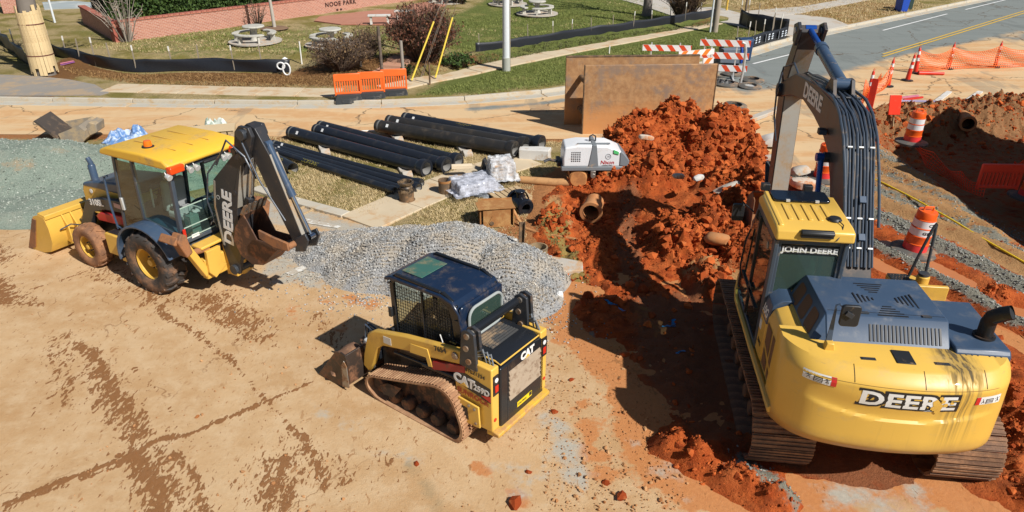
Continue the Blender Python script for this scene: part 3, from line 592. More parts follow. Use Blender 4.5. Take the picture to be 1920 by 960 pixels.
k = NT('counterweight_paint'); co = k.coord(); n = k.noise(co, 1.5, 8, .65); c = k.mix(k.noise(co, 1.2, 3), (.70, .42, .07), (.77, .48, .09))
c = k.mix(k.ramp(n, .56, .75, 0, .5), c, (.46, .29, .10)); sx = k.n('SeparateXYZ'); k.l(co, sx.inputs[0])
xx, zz = sx.outputs[0], sx.outputs[2]; band = k.ramp(k.math('ABSOLUTE', k.math('SUBTRACT', xx, .56)), .02, .30, 1, 0)
stk = k.noise(k.scalev(co, (22, 5, .45)), 1.0, 3, .6); stk = k.ramp(stk, .42, .62)
soot = k.math('MULTIPLY', k.math('MULTIPLY', band, k.ramp(zz, 1.0, 1.75)), k.math('ADD', k.math('MULTIPLY', stk, .75), k.ramp(zz, 1.95, 2.12, 0, .55)))
c = k.mix(k.math('MINIMUM', k.math('MULTIPLY', soot, .95), .92), c, (.045, .035, .02))
drip = k.ramp(k.noise(k.scalev(co, (14, 14, .5)), 1, 4, .7), .58, .75); c = k.mix(k.math('MULTIPLY', drip, .22), c, (.28, .17, .06))
c = k.mix(k.math('MULTIPLY', k.ramp(k.math('ADD', zz, k.math('MULTIPLY', n, .3)), 1.42, 1.16, 0, 1), .75), c, (.30, .17, .07))
scf = k.noise(k.scalev(co, (3, 3, 30)), 1.6, 5, .7); c = k.mix(k.ramp(scf, .64, .70, 0, .35), c, (.40, .27, .11)); c = k.mix(k.ramp(k.noise(co, 3.5, 8, .72), .54, .68, 0, .3), c, (.50, .36, .17))
k.base(c); k.rough(k.math('MAXIMUM', k.ramp(soot, 0, .6, .38, .8), k.ramp(n, .5, .75, .36, .6))); k.b.inputs['Coat Weight'].default_value = .1
m.build('counterweight', k.m, EX, 0, 40)
def cw_warp(x0, z0, tilt=0, off=.004):
    def f(x, y, z):
        xx = x0+x*math.cos(tilt)-y*math.sin(tilt); return cw_pt(xx, z0+x*math.sin(tilt)+y*math.cos(tilt), off)
    return f
def cw_plate(name, x0, x1, z0, z1, m, off, n=14):
    b = MB()
    for i in range(n):
        for j in range(2):
            xa, xb = x0+(x1-x0)*i/n, x0+(x1-x0)*(i+1)/n; za, zb = z0+(z1-z0)*j/2, z0+(z1-z0)*(j+1)/2
            b.quad(cw_pt(xa, za, off), cw_pt(xb, za, off), cw_pt(xb, zb, off), cw_pt(xa, zb, off))
    return b.build(name, m, EX, 0, 60)
text('DEERE', .255, BLKD, EX, 0, (1, 0, 0), (0, 0, 1), 'lettering_border', bold=.036, xs=1.36, spacing=1.05, warp=cw_warp(-.03, 1.785, 0, .004))
text('DEERE', .255, WHT, EX, 0, (1, 0, 0), (0, 0, 1), 'lettering', bold=.008, xs=1.36, spacing=1.05, warp=cw_warp(-.03, 1.785, 0, .0075))
fl = MB()     # a strip where the decal has flaked off down to paint
for x, z, s in ((.26, 1.80, .05), (.29, 1.74, .06), (.33, 1.83, .035), (.30, 1.69, .04), (.235, 1.73, .03), (.36, 1.78, .028), (.43, 1.81, .02), (.30, 1.87, .025)):
    pts = [(x+s*random.uniform(.6, 1.2)*math.cos(a*.785), z+s*random.uniform(.6, 1.3)*math.sin(a*.785)) for a in range(8)]
    fl.add([cw_pt(p[0], p[1], .0105) for p in pts], [tuple(range(8))])
fl.build('flaked_patch', YELC, EX, 0, 0)
for sx_, xa, xb in ((-1, -1.13, -.80), (1, .70, 1.0)):
    lo = 1.86 if sx_ < 0 else 1.76
    cw_plate('warning_sticker', xa, xb, lo, lo+.11, WHT, .004)
    rx = (xb-.055, xb) if sx_ < 0 else (xa, xa+.05); cw_plate('sticker_stripe', rx[0], rx[1], lo, lo+.11, REDP, .006, 2)
    bx = (xa+.10, xa+.19) if sx_ < 0 else (xa+.12, xa+.21); cw_plate('sticker_text_panel', bx[0], bx[1], lo+.008, lo+.075, BLKD, .006, 3)
    for q in range(3): cw_plate('sticker_text', bx[0]+.008, bx[1]-.008, lo+.016+q*.02, lo+.024+q*.02, WHT, .0075, 2)
    for px_ in ((xa+.05, xa+.235) if sx_ < 0 else (xa+.085, xa+.26)):
        s = MB()
        for a, b in (((-.015, -.03), (.005, .0)), ((.02, -.03), (.005, 0)), ((.005, 0), (-.005, .03)), ((-.03, .01), (.03, .02))):
            s.tube([cw_pt(px_+a[0], lo+.05+a[1], .006), cw_pt(px_+b[0], lo+.05+b[1], .006)], .003, 4)
        s.build('pictogram', BLKD, EX, 0, 0)
for x0_ in (-.62, .12, .80):
    MB().tube([cw_pt(x0_+(.0 if j < 6 else .0), 2.10-.02*j, .001) for j in range(8)], .004, 5).build('lid_seam', BLKD, EX)
MB().tube([cw_pt(-.95+1.9*j/30, 1.95, .001) for j in range(31)], .003, 5).build('lid_seam', mat('seam_shadow', (.25, .14, .03), .7), EX)
for x in (-.42, .37): MB().box((x, cw_y(x)+.32, 2.10), (.16, .05, .012)).box((x, cw_y(x)+.32, 2.108), (.13, .022, .012)).build('lifting_slot', DARK, EX)
MB().box((-.02, -2.08, 2.105), (.20, .26, .014), (0, 0, -.03)).build('tread_pad', BLK, EX, .004)
# engine hood, grilles, slots
def slot_mesh(name, slots, m, parent): 
    b = MB()
    for s in slots: b.box(*s)
    return b.build(name, m, parent)
hood = MB().prism([(-1.90, 2.03), (-1.87, 2.06), (-1.64, 2.34), (-1.60, 2.355), (-.60, 2.33), (-.60, 2.03)], -.80, .58, 'yz').build('engine_hood', BLUE, EX, .018)
b = MB()
for i in range(19): b.box((-.30+i*.043, -1.757, 2.204), (.021, .012, .20), (-.69, 0, 0))
b.build('louvre_slots', BLKD, hood)['kind'] = 'stuff'
b = MB()     # slots in the hood top, four triangles of them
for q in range(5):
    for (cx, cy, dx, dy, L, alongx) in ((0.0, -.80-q*.055, 0, 0, .34-q*.06, 1), (.05, -1.60+q*.055, 0, 0, .34-q*.06, 1), (-.26+q*.05, -1.2, 0, 0, .26-q*.05, 0), (.42-q*.05, -1.2, 0, 0, .34-q*.055, 0)):
        z = 2.356-(cy+1.6)*.025
        b.box((cx-.08, cy, z), (L if alongx else .016, .016 if alongx else L, .012))
b.build('vent_slots', BLKD, hood)['kind'] = 'stuff'
for x in (-.35, .35): MB().box((x, -1.57, 2.358), (.10, .05, .012)).cyl((x-.05, -1.59, 2.366), (x+.05, -1.59, 2.366), .010, n=8).build('hinge', DARK, hood)
MB().box((-.1, -1.55, 2.3545), (1.32, .006, .004)).build('seam', BLKD, hood)
# left sloping wedge with three screened openings
wg = MB().add([(-.80, -1.62, 2.35), (-.80, -.60, 2.33), (-1.02, -.75, 2.03), (-1.02, -1.86, 2.03), (-.80, -1.90, 2.03), (-.80, -.60, 2.03)], [(0, 1, 2, 3), (0, 3, 4), (1, 5, 2), (2, 5, 4, 3)]).build('hood_side', BLUE, EX, .01)
nrm = (Vector((-.80, -.60, 2.33))-Vector((-.80, -1.62, 2.35))).cross(Vector((-1.02, -1.86, 2.03))-Vector((-.80, -1.62, 2.35))).normalized()
if nrm.x > 0: nrm = -nrm
for i in range(3):
    a0, a1 = .08+i*.30, .08+i*.30+.24; A, B, C_, D = [Vector(p) for p in ((-.80, -1.62, 2.35), (-.80, -.60, 2.33), (-1.02, -.75, 2.03), (-1.02, -1.86, 2.03))]
    f = lambda u_, v_: (A.lerp(B, u_)).lerp(D.lerp(C_, u_), v_)+nrm*.004
    pts = [f(a0+(x+.5)*(a1-a0), .18+(y+.5)*.64) for x, y in rrect(0, 0, 1, 1, .2, 3)]
    MB().add(pts, [tuple(range(len(pts)))]).build('intake_screen', BRN, wg)
# left side panels (yellow with brown meshes), blue cap by the cab
sd = MB().prism([(-1.26, 1.14), (-1.26, 1.86), (-1.20, 2.0), (-1.06, 2.06), (-.80, 2.06), (-.80, 1.14)], -1.93, -.98, 'xz').build('side_panel', YEL, EX, .025)
def side_quad(name, m, pts, x=-1.266, par=sd, r=0):
    MB().add([(x, y, z) for y, z in pts], [tuple(range(len(pts)))]).build(name, m, par)
for pts in ([(-1.05, 1.83), (-1.05, 1.52), (-1.30, 1.44), (-1.30, 1.83)], [(-1.36, 1.83), (-1.36, 1.42), (-1.62, 1.34), (-1.62, 1.83)], [(-1.05, 1.44), (-1.05, 1.20), (-1.28, 1.20), (-1.28, 1.36)], [(-1.36, 1.34), (-1.36, 1.2), (-1.70, 1.2), (-1.70, 1.24), (-1.62, 1.27)]):
    side_quad('side_grille', BRN, pts)
MB().prism([(-1.05, 1.3), (-1.05, 1.8), (-1.17, 1.97), (-1.30, 1.97), (-1.30, 1.9), (-1.2, 1.85), (-1.2, 1.3)], -1.2, -1.1, 'yz') 
cp = MB().prism([(-1.27, 1.14), (-1.27, 1.78), (-1.22, 2.02), (-1.10, 2.10), (-.84, 2.10), (-.84, 1.14)], -.97, -.58, 'xz', 0).build('side_cover', YEL, EX, .03)
MB().prism([(-1.276, 1.74), (-1.228, 2.025), (-1.105, 2.108), (-.95, 2.108), (-.95, 2.02), (-1.10, 1.99), (-1.2, 1.74)], -.975, -.575, 'xz').build('cover_cap', BLUE, cp, .012)
text('210G', .16, WHT, cp, (-1.262, -.77, 1.86), (0, -1, 0), (.18, 0, 1), bold=.004, xs=1.0)
text('9612', .09, BLKD, sd, (-1.268, -1.18, 1.48), (0, -1, 0), (0, 0, 1), bold=.002) if False else None
text('5612', .085, BLKD, cp, (-1.274, -.80, 1.36), (0, -1, 0), (0, 0, 1), bold=.002)
MB().box((-1.272, -.72, 1.60), (.008, .09, .14)).build('decal', WHT, cp)
MB().box((-.92, -1.25, 2.065), (.20, .55, .02)).build('deck', YEL, EX, .006)
# right rear box with slots, exhaust stack
rb = MB().prism([(-1.93, 1.98), (-1.93, 2.10), (-1.88, 2.16), (-.78, 2.16), (-.78, 1.98)], .60, 1.20, 'yz').build('exhaust_housing', BLUE, EX, .02)
b = MB()
for i in range(7):
    if i == 3: continue
    b.box((.70+i*.062, -1.932, 2.06), (.02, .02, .09), (0, .35, 0))
b.build('housing_slots', BLKD, rb)['kind'] = 'stuff'
ep = MB().tube([(1.02, -1.60, 2.15), (1.02, -1.60, 2.36), (1.03, -1.62, 2.44), (1.09, -1.67, 2.52), (1.16, -1.72, 2.57)], [.085, .085, .085, .082, .085], 18, caps=False).lathe([(.12, 0), (.12, .02), (.09, .02)], (1.02, -1.6, 2.165)).build('exhaust_pipe', mat('exhaust_steel', (.035, .035, .036), .5, .6, dirt=(.09, .05, .03), amt=.4), EX, 0, 60)
MB().cyl((1.03, -1.63, 2.43), (1.15, -1.715, 2.562), .074, .078, 18).build('pipe_bore', BLKD, ep)
# right tank box with tread plate, filler cap and handrail
tk = MB().box((.94, -.1, 1.47), (.50, 1.34, .70)).build('fuel_tank', YEL, EX, .03)
MB().box((.84, .15, 1.826), (.27, .80, .012)).build('tread_plate', BLK, tk)
b = MB()
for i in range(6):
    for j in range(15): b.box((.735+i*.042+(j % 2)*.02, -.22+j*.052, 1.834), (.022, .007, .005), (0, 0, .8 if (i+j) % 2 else -.8))
b.build('tread_studs', STEEL, tk)['kind'] = 'stuff'
MB().lathe([(.085, 0), (.085, .13), (.06, .15)], (1.08, .28, 1.82)).build('filler_neck', YEL, tk, 0, 40)
MB().lathe([(.0, .03), (.07, .03), (.075, 0), (0, 0)], (1.08, .28, 1.97)).build('filler_cap', DARK, tk, 0, 40)
MB().box((1.08, -.45, 1.824), (.12, .3, .006)).build('decal', WHT, tk); MB().lathe([(.0, .09), (.04, .08), (.045, 0)], (.98, -.25, 1.82)).build('tank_valve', DARK, tk)
MB().tube([(.98, .50, 1.80), (1.10, .60, 2.18), (1.22, .70, 2.50), (1.27, .735, 2.57), (1.275, .74, 2.54), (1.24, .62, 2.25), (1.16, .40, 1.80)], .022, 8).build('handrail', BLK, EX)
MB().box((.66, -.38, 1.9), (.9, .06, .5)).build('yellow_bulkhead', YEL, EX, .01)
MB().box((.2, -.45, 1.7), (1.0, .2, .55)).build('valve_cover', YEL, EX, .02)
# rear mirror on its stalk
ms_ = MB().prism([(-.88, 2.05), (-.74, 2.05), (-.77, 2.19), (-.85, 2.19)], -2.04, -1.94, 'xz').build('stalk_base', YEL, EX, .01)
mr = MB().prism([(-.85, 2.12), (-.78, 2.12), (-.81, 2.62), (-.83, 2.62)], -1.97, -1.955, 'xz').tube([(-.82, -1.96, 2.56), (-.82, -1.96, 2.66), (-.79, -1.97, 2.68), (-.70, -2.0, 2.60)], .012, 8).build('mirror_stalk', BLUE, EX)
MB().prism(rrect(-.67, 2.56, .21, .27, .04, 3), -2.03, -1.985, 'xz').build('mirror', BLK, mr, .01); MB().prism(rrect(-.67, 2.56, .17, .23, .03, 3), -1.984, -1.981, 'xz').build('mirror_glass', CHROME, mr)
MB().box((-.69, -2.045, 2.59), (.09, .03, .05), (0, .5, 0)).build('mirror_clamp', DARK, mr)
# cab
XL, XR = -1.28, -.36
cabm = MB()
sidep = [(-.58, 1.14), (.98, 1.14), (1.05, 1.40), (.92, 1.95), (.46, 2.84), (-.62, 2.84), (-.64, 2.0)]
for xa in (XL, XR-.06):
    x0, x1 = xa, xa+.06
    for a, b_, w in (((-.58, 1.14), (-.64, 2.84), .13), ((.46, 2.84), (.95, 1.9), .07), ((.95, 1.9), (1.02, 1.2), .08), ((-.6, 2.82), (.46, 2.82), .10), ((.18, 2.82), (.16, 1.2), .05)):
        cabm.bar(((x0+x1)/2, a[0], a[1]), ((x0+x1)/2, b_[0], b_[1]), .058, w, (1, 0, 0)) if False else cabm.bar(((x0+x1)/2, a[0], a[1]), ((x0+x1)/2, b_[0], b_[1]), w, .058, (1, 0, 0))
cabm.box(((XL+XR)/2, .95, 1.3), (XR-XL-.06, .08, .35)).box(((XL+XR)/2, .22, 1.16), (XR-XL, 1.6, .06)).box(((XL+XR)/2, -.60, 1.5), (XR-XL-.02, .07, .75)).box(((XL+XR)/2, -.62, 2.82), (XR-XL, .08, .10)).box(((XL+XR)/2, .46, 2.84), (XR-XL, .08, .08))
for xa in (XL+.05, XR-.05): cabm.box((xa, -.625, 2.3), (.10, .09, 1.1))
cab = cabm.build('cab', mat('cab_frame_paint', (.055, .072, .095), .35, bump=.02, dirt=(.25, .2, .14), amt=.2), EX, .012)
MB().prism([(XL+.1, 1.92), (XR-.1, 1.92), (XR-.1, 2.76), (XL+.1, 2.76)], -.642, -.632, 'xz').build('rear_window', GL, cab)
b = MB().prism(rrect((XL+XR)/2, 2.29, .80, .80, .09, 4), -.655, -.645, 'xz'); fr_ = []
rim = [(x, -.65, z) for x, z in rrect((XL+XR)/2, 2.29, .79, .76, .10, 4)]; MB().tube(rim+[rim[0]], .011, 6).build('window_seal', mat('pale_seal', (.42, .40, .30), .6), cab)
MB().box(((XL+XR)/2, -.652, 2.70), (.80, .006, .115)).build('window_band', BLKD, cab)
text('JOHN DEERE', .108, WHT, cab, ((XL+XR)/2, -.658, 2.695), (1, 0, 0), (0, 0, 1), bold=.003, xs=1.12)
side_quad('side_window', GLD, [(-.55, 1.25), (.98, 1.3), (.90, 1.95), (.45, 2.78), (-.58, 2.78)], XL-.002, cab)
side_quad('side_window', GL, [(-.55, 1.9), (.92, 1.9), (.45, 2.78), (-.58, 2.78)], XR+.001, cab)
MB().prism([(XL+.06, 1.3), (XR-.06, 1.3), (XR-.06, 1.9), (XL+.06, 1.9)], .96, .97, 'xz').build('lower_windscreen', GL, cab)
MB().add([(XL+.05, .95, 1.92), (XR-.05, .95, 1.92), (XR-.05, .47, 2.82), (XL+.05, .47, 2.82)], [(0, 1, 2, 3)]).build('windscreen', GL, cab)
MB().box((XL-.012, .19, 2.0), (.02, .05, 1.55)).box((XL-.012, .20, 1.62), (.025, 1.15, .03)).build('door_trim', BLK, cab); MB().box((XL-.02, .05, 1.75), (.03, .16, .05)).build('door_handle', BLK, cab, .006)
MB().lathe([(.0, .004), (.05, .004), (.05, 0)], (XL-.004, -.40, 2.62), (-1, 0, 0), 16).build('emblem', mat('grey_emblem', (.25, .24, .2)), cab)
# roof
rf = MB().prism([(-.76, 2.86), (-.74, 3.0), (-.60, 3.03), (.34, 3.05), (.50, 2.96), (.52, 2.87)], XL-.01, XR+.03, 'yz').build('roof', YELC, cab, .03, seg=3)
for i in range(5): MB().box((-1.07+i*.125, -.22, 3.043), (.055, .50, .018), (.018, 0, 0)).build('roof_rib', YELC, rf, .008)
MB().box((XL+.06, -.1, 3.03), (.07, 1.1, .05), (.02, 0, 0)).build('gutter', YELC, rf, .02)
MB().prism(rrect((XL+XR)/2+.01, .27, .74, .36, .05, 3), 3.05, 3.085, 'xy').build('roof_hatch', glass('hatch_tint', (.03, .05, .09), .08, .8), rf, .008)
for x in (-1.0, -.62): MB().box((x, .09, 3.075), (.05, .03, .03)).build('hatch_hinge', CAST, rf)
MB().box((-.80, -.755, 2.975), (.40, .06, .10)).tube([(-1.0, -.78, 2.99), (-.6, -.78, 2.99)], .03, 8).build('rear_lamp_pod', BLK, rf, .02)
an = MB().lathe([(.0, .03), (.07, .028), (.09, 0), (0, 0)], (-.52, -.42, 3.045)).build('antenna', BLK, rf); MB().tube([(-.50, -.44, 3.06), (-.46, -.6, 3.05), (-.50, -.72, 2.98), (-.56, -.77, 2.90)], .007, 6).build('antenna_cable', BLK, an)
for x in (-1.2, -.62):
    MB().box((x, .62, 3.06), (.12, .10, .10)).tube([(x, .54, 2.98), (x, .6, 3.03)], .015, 6).build('work_light', BLK, rf, .015)
MB().tube([(XL-.02, .62, 2.66), (XL-.16, .78, 2.74), (XL-.17, .80, 2.6)], .012, 6).prism(rrect(XL-.20, 2.56, .17, .26, .03, 3), .80, .86, 'xz').build('front_mirror', BLK, cab, .01)
MB().tube([(XL-.03, .75, 1.5), (XL-.05, .80, 1.7), (XL-.05, .70, 2.2), (XL-.03, .58, 2.4)], .014, 6).build('grab_rail', BLK, cab)
# seat in the cab
st_ = MB().box((-.80, .05, 1.55), (.48, .50, .16)).box((-.80, -.22, 1.95), (.46, .14, .74), (-.12, 0, 0)).box((-.80, -.30, 2.38), (.30, .11, .22)).build('seat', SEAT, cab, .04)
for x in (-1.1, -.5): MB().box((x, .15, 1.72), (.12, .42, .10)).tube([(x, .32, 1.75), (x, .36, 1.95)], .02, 8).build('joystick_console', DARK, st_, .02)
# boom, arm, cylinders, bucket
BX = .07
up = [(-.10, 1.92), (.05, 2.14), (.45, 2.78), (.80, 3.34), (1.06, 3.70), (1.40, 3.90), (1.9, 3.98), (2.86, 4.00), (4.35, 3.86), (5.30, 3.50)]
lo = [(5.36, 3.18), (4.4, 3.45), (3.55, 3.58), (2.8, 3.53), (2.12, 3.42), (1.70, 3.28), (1.32, 2.96), (.95, 2.50), (.50, 1.98), (.18, 1.60), (.02, 1.52)]
bo = MB().prism(up+lo, BX-.20, BX+.20, 'yz').build('boom', BOOMC, EX, .015)
for w_, y_, z_, r_ in ((.32, .05, 1.72, .14), (.27, 5.25, 3.34, .13), (.28, 1.56, 3.22, .08)): MB().cyl((BX-w_, y_, z_), (BX+w_, y_, z_), r_, n=18).build('pivot_pin', DARK, bo)
text('DEERE', .34, WHT, bo, (BX-.2045, 3.0, 3.765), (0, -1, .02), (0, .02, 1), bold=.012, xs=1.22)
lamp = MB().box((BX-.27, 1.90, 3.52), (.12, .12, .09)).build('boom_lamp', BLK, bo, .012); MB().box((BX-.27, 1.835, 3.52), (.10, .012, .07)).build('lamp_lens', BLUE, lamp)
def along(poly, off, y0, y1, n=26):
    P_ = [Vector((0, a, b)) for a, b in poly]; out = []
    for i in range(n):
        y = y0+(y1-y0)*i/(n-1)
        for a, b in zip(P_[:-1], P_[1:]):
            if a.y <= y <= b.y: t = (y-a.y)/(b.y-a.y); p = a.lerp(b, t); d = (b-a).normalized(); out.append((p+Vector((0, -d.z, d.y))*off)); break
    return out
for i, x in enumerate((-.185, -.145, -.095, -.05, .0, .045, .095, .14, .185)):
    p = along(up, .035+.02*(i % 2), .05, (2.5, 3.1, 2.2, 2.9, 5.1, 2.9, 2.4, 3.0, 2.6)[i])
    pts = [(BX+x+.018*math.sin(q.y*5+i)*(.3 if q.y < 1.4 else 1.0), q.y, q.z) for q in p]
    MB().tube(pts, .0165 if i % 3 else .021, 8).build('hydraulic_hose', RUB, bo)
for x in (-.22, .24):
    p = along(up, .05, .35, 3.2); MB().tube([(BX+x+.02*math.sin(q.y*4), q.y, q.z) for q in p], .022, 8).build('hydraulic_hose', RUB, bo)
for y in (.18, .40, .95, 1.9):
    q = along(up, .045, y, y+.02, 2)
    for x in (-.15, .0, .15): MB().box((BX+x, q[0].y, q[0].z+.02), (.07, .028, .045), (.85, 0, 0)).build('hose_clamp', CAST if y != 1.9 else DARK, bo, .006)
for y, x in ((.27, .03), (.55, .03)):
    q = along(up, .07, y, y+.02, 2); MB().box((BX+x, q[0].y, q[0].z), (.09, .10, .05), (.8, 0, 0)).build('hose_bracket', BLUE, bo, .005)
for i in range(8):    # fittings at the foot of the boom
    x = -.19+i*.054; MB().tube([(BX+x, .02, 1.86), (BX+x, .10, 2.03), (BX+x+.02, .2, 2.10)], .02, 8).cyl((BX+x, .05, 1.92), (BX+x, .09, 2.0), .028, n=6).build('hose_fitting', CAST if i % 3 == 0 else RUB, bo)
def cylinder(name, a, b, r, frac, bm, rm, par):
    a, b = Vector(a), Vector(b); m_ = a.lerp(b, frac); d = (b-a).normalized()
    c = MB().cyl(a, m_, r, n=18).cyl(m_-d*.10, m_+d*.02, r*1.18, n=18).cyl(a-Vector((r*1.1, 0, 0)), a+Vector((r*1.1, 0, 0)), r*.95, n=14).build(name, bm, par, 0, 40)
    MB().cyl(m_, b, r*.55, n=16).cyl(b-Vector((r, 0, 0)), b+Vector((r, 0, 0)), r*.85, n=14).build('piston_rod', rm, c, 0, 40); return c
BCY = mat('cylinder_blue', (.055, .09, .15), .25, dirt=(.2, .16, .12), amt=.15, scale=5, bump=0)
for x in (-.31, .31): cylinder('boom_cylinder', (BX+x, .85, 1.22), (BX+x, 1.56, 3.22), .075, .42, BOOMC, BROD, EX)
cylinder('arm_cylinder', (BX, 2.30, 4.16), (BX, 4.68, 4.58), .095, .62, BCY, BROD, EX)
MB().prism([(2.05, 3.97), (2.6, 3.99), (2.38, 4.24), (2.22, 4.24)], BX-.16, BX-.11, 'yz').prism([(2.05, 3.97), (2.6, 3.99), (2.38, 4.24), (2.22, 4.24)], BX+.11, BX+.16, 'yz').build('cylinder_lug', BOOMC, bo)
# arm: near plate paler grey, sides dark
armp = [(4.66, 4.66), (4.56, 4.55), (4.72, 4.25), (5.02, 3.62), (5.02, 3.2), (4.76, 1.2), (4.84, 1.06), (5.0, 1.08), (5.08, 1.25), (5.50, 3.1), (5.46, 3.62), (4.85, 4.62)]
arm = MB().prism(armp, BX-.17, BX+.17, 'yz').build('arm', BOOMC, EX, .012)
def plate(pts, x0, x1, m, nm): 
    b = MB()
    for (y0, z0), (y1, z1) in zip(pts[:-1], pts[1:]): b.sheet((x0, y0, z0), (x1, y0, z0), (x1, y1, z1), (x0, y1, z1), .006)
    return b.build(nm, m, arm)
plate([(4.725, 4.24), (5.015, 3.62), (5.012, 3.2), (4.755, 1.22)], BX-.15, BX+.16, GREYW, 'arm_face_plate')
for x in (-.22, .22): MB().prism([(4.45, 4.62), (4.62, 4.72), (4.88, 4.64), (4.80, 4.36), (4.62, 4.30)], BX+x-.03, BX+x+.03, 'yz').build('arm_ear', DARK, arm, .01)
MB().cyl((BX-.27, 4.68, 4.56), (BX+.27, 4.68, 4.56), .06, n=14).build('pivot_pin', CAST, arm)
cylinder('bucket_cylinder', (BX, 5.55, 3.45), (BX, 5.50, 1.75), .075, .6, BOOMC, CHROME, EX)
MB().prism([(5.46, 1.72), (5.54, 1.78), (5.2, 1.25), (5.1, 1.2)], BX-.2, BX+.2, 'yz').build('bucket_link', DARK, EX, .01)
bk_ = [(4.86, 1.15), (5.2, 1.2), (5.55, .95), (5.62, .55), (5.40, .22), (5.0, .08), (4.78, .05)]
b = MB().prism([(5.2, 1.18), (5.55, .95), (5.62, .55), (5.40, .22), (5.0, .08), (4.78, .05), (4.80, .02), (5.02, .04), (5.43, .18), (5.66, .54), (5.59, .98), (5.22, 1.22)], BX-.42, BX+.42, 'yz')
for x in (-.44, .42): b.prism(bk_, BX+x, BX+x+.02, 'yz')
bk = b.build('bucket', MUDST, EX, .008)
for i in range(5): MB().prism([(4.80, .02), (4.62, .0), (4.62, .02), (4.80, .08)], BX-.40+i*.18, BX-.32+i*.18, 'yz').build('bucket_tooth', STEEL, bk)
p = [(BX-.19, 5.2, 3.5), (BX-.30, 4.95, 3.75), (BX-.34, 4.95, 3.4), (BX-.30, 5.0, 2.9), (BX-.2, 4.95, 2.4)]
MB().tube(p, .018, 8).build('hydraulic_hose', RUB, arm); MB().tube([(BX-.10, 4.3, 3.75), (BX-.14, 4.8, 3.95), (BX-.24, 5.15, 3.8), (BX-.26, 5.2, 3.5)], .018, 8).build('hydraulic_hose', RUB, arm)
# ================================================================== BACKHOE LOADER
BH = thing('backhoe_loader', 'yellow backhoe loader with front bucket and dark folded digging arm', 'backhoe loader', (-6.23, 12.63, 0), 1.06)
BH.scale = (.955,)*3
TYRE = mat('muddy_tyre', (.045, .04, .037), .85, dirt=(.33, .17, .085), amt=.62, scale=3.4, bump=.25, bscale=30, edge=.3)
TYREM = mat('clay_caked_tyre', (.20, .10, .055), .9, dirt=(.40, .19, .085), amt=.75, scale=4, bump=.5, bscale=22, edge=.3)
def wheel(parent, c, r, w, rimr, tm, lug=.035, nl=20, side=-1):
    o = Vector(c); k = side
    wh = MB().lathe([(.0, k*.06), (rimr*.45, k*.05), (rimr*.5, -k*.02), (rimr*.82, -k*.04), (rimr*.9, k*w*.30), (rimr, k*w*.36), (rimr, -k*w*.36), (0, -k*w*.36)], o, (1, 0, 0), 28).build('wheel', YEL, parent, 0, 35)
    MB().lathe([(rimr*.99, -w*.40), (rimr*1.08, -w*.47), (r*.84, -w*.5), (r*.94, -w*.44), (r*.965, -w*.22), (r*.97, 0), (r*.965, w*.22), (r*.94, w*.44), (r*.84, w*.5), (rimr*1.08, w*.47), (rimr*.99, w*.40)], o, (1, 0, 0), 40).build('tyre', tm, wh, 0, 60)
    b = MB()
    for i in range(nl):
        for s in (-1, 1):
            a = 2*math.pi*(i+(.5 if s > 0 else 0))/nl
            for x0, x1, da0, da1 in ((0.0, .26, 0, .10), (.26, .47, .10, .16)):
                rr0, rr1 = (r*.985, r*.985) if x0 == 0 else (r*.985, r*.90)
                p0 = o+Vector((s*w*x0, rr0*math.cos(a+s*0+da0), rr0*math.sin(a+da0))); p1 = o+Vector((s*w*x1, rr1*math.cos(a+da1), rr1*math.sin(a+da1)))
                b.bar(p0, p1, .055*r/.6, lug, Vector((0, math.cos(a), math.sin(a))))
    t = b.build('tyre_tread', tm, wh, 0, 0); t['kind'] = 'stuff'
    MB().lathe([(.0, k*.13), (rimr*.22, k*.12), (rimr*.26, k*.05), (0, k*.05)], o+Vector((k*w*.02, 0, 0)), (1, 0, 0), 16).build('hub', YEL, wh, 0, 40)
    b = MB()
    for i in range(8): a = i*math.pi/4; q = o+Vector((k*.05, rimr*.38*math.cos(a), rimr*.38*math.sin(a))); b.cyl(q, q+Vector((k*.03, 0, 0)), .016, n=6)
    b.build('wheel_nuts', DARK, wh)['kind'] = 'stuff'
    return wh
wheel(BH, (-.86, .10, .64), .66, .48, .33, TYRE, .05, 18, -1); wheel(BH, (.86, .10, .64), .66, .48, .33, TYRE, .05, 18, 1)
wheel(BH, (-.84, 2.20, .47), .48, .33, .25, TYREM, .022, 16, -1); wheel(BH, (.84, 2.20, .47), .48, .33, .25, TYREM, .022, 16, 1)
MB().prism([(-1.0, .45), (2.75, .45), (2.85, .6), (2.85, 1.0), (-1.0, 1.0)], -.34, .34, 'yz').cyl((-.7, .1, .64), (.7, .1, .64), .13, n=14).cyl((-.7, 2.2, .47), (.7, 2.2, .47), .09, n=12).build('chassis', DARK, BH, .03)
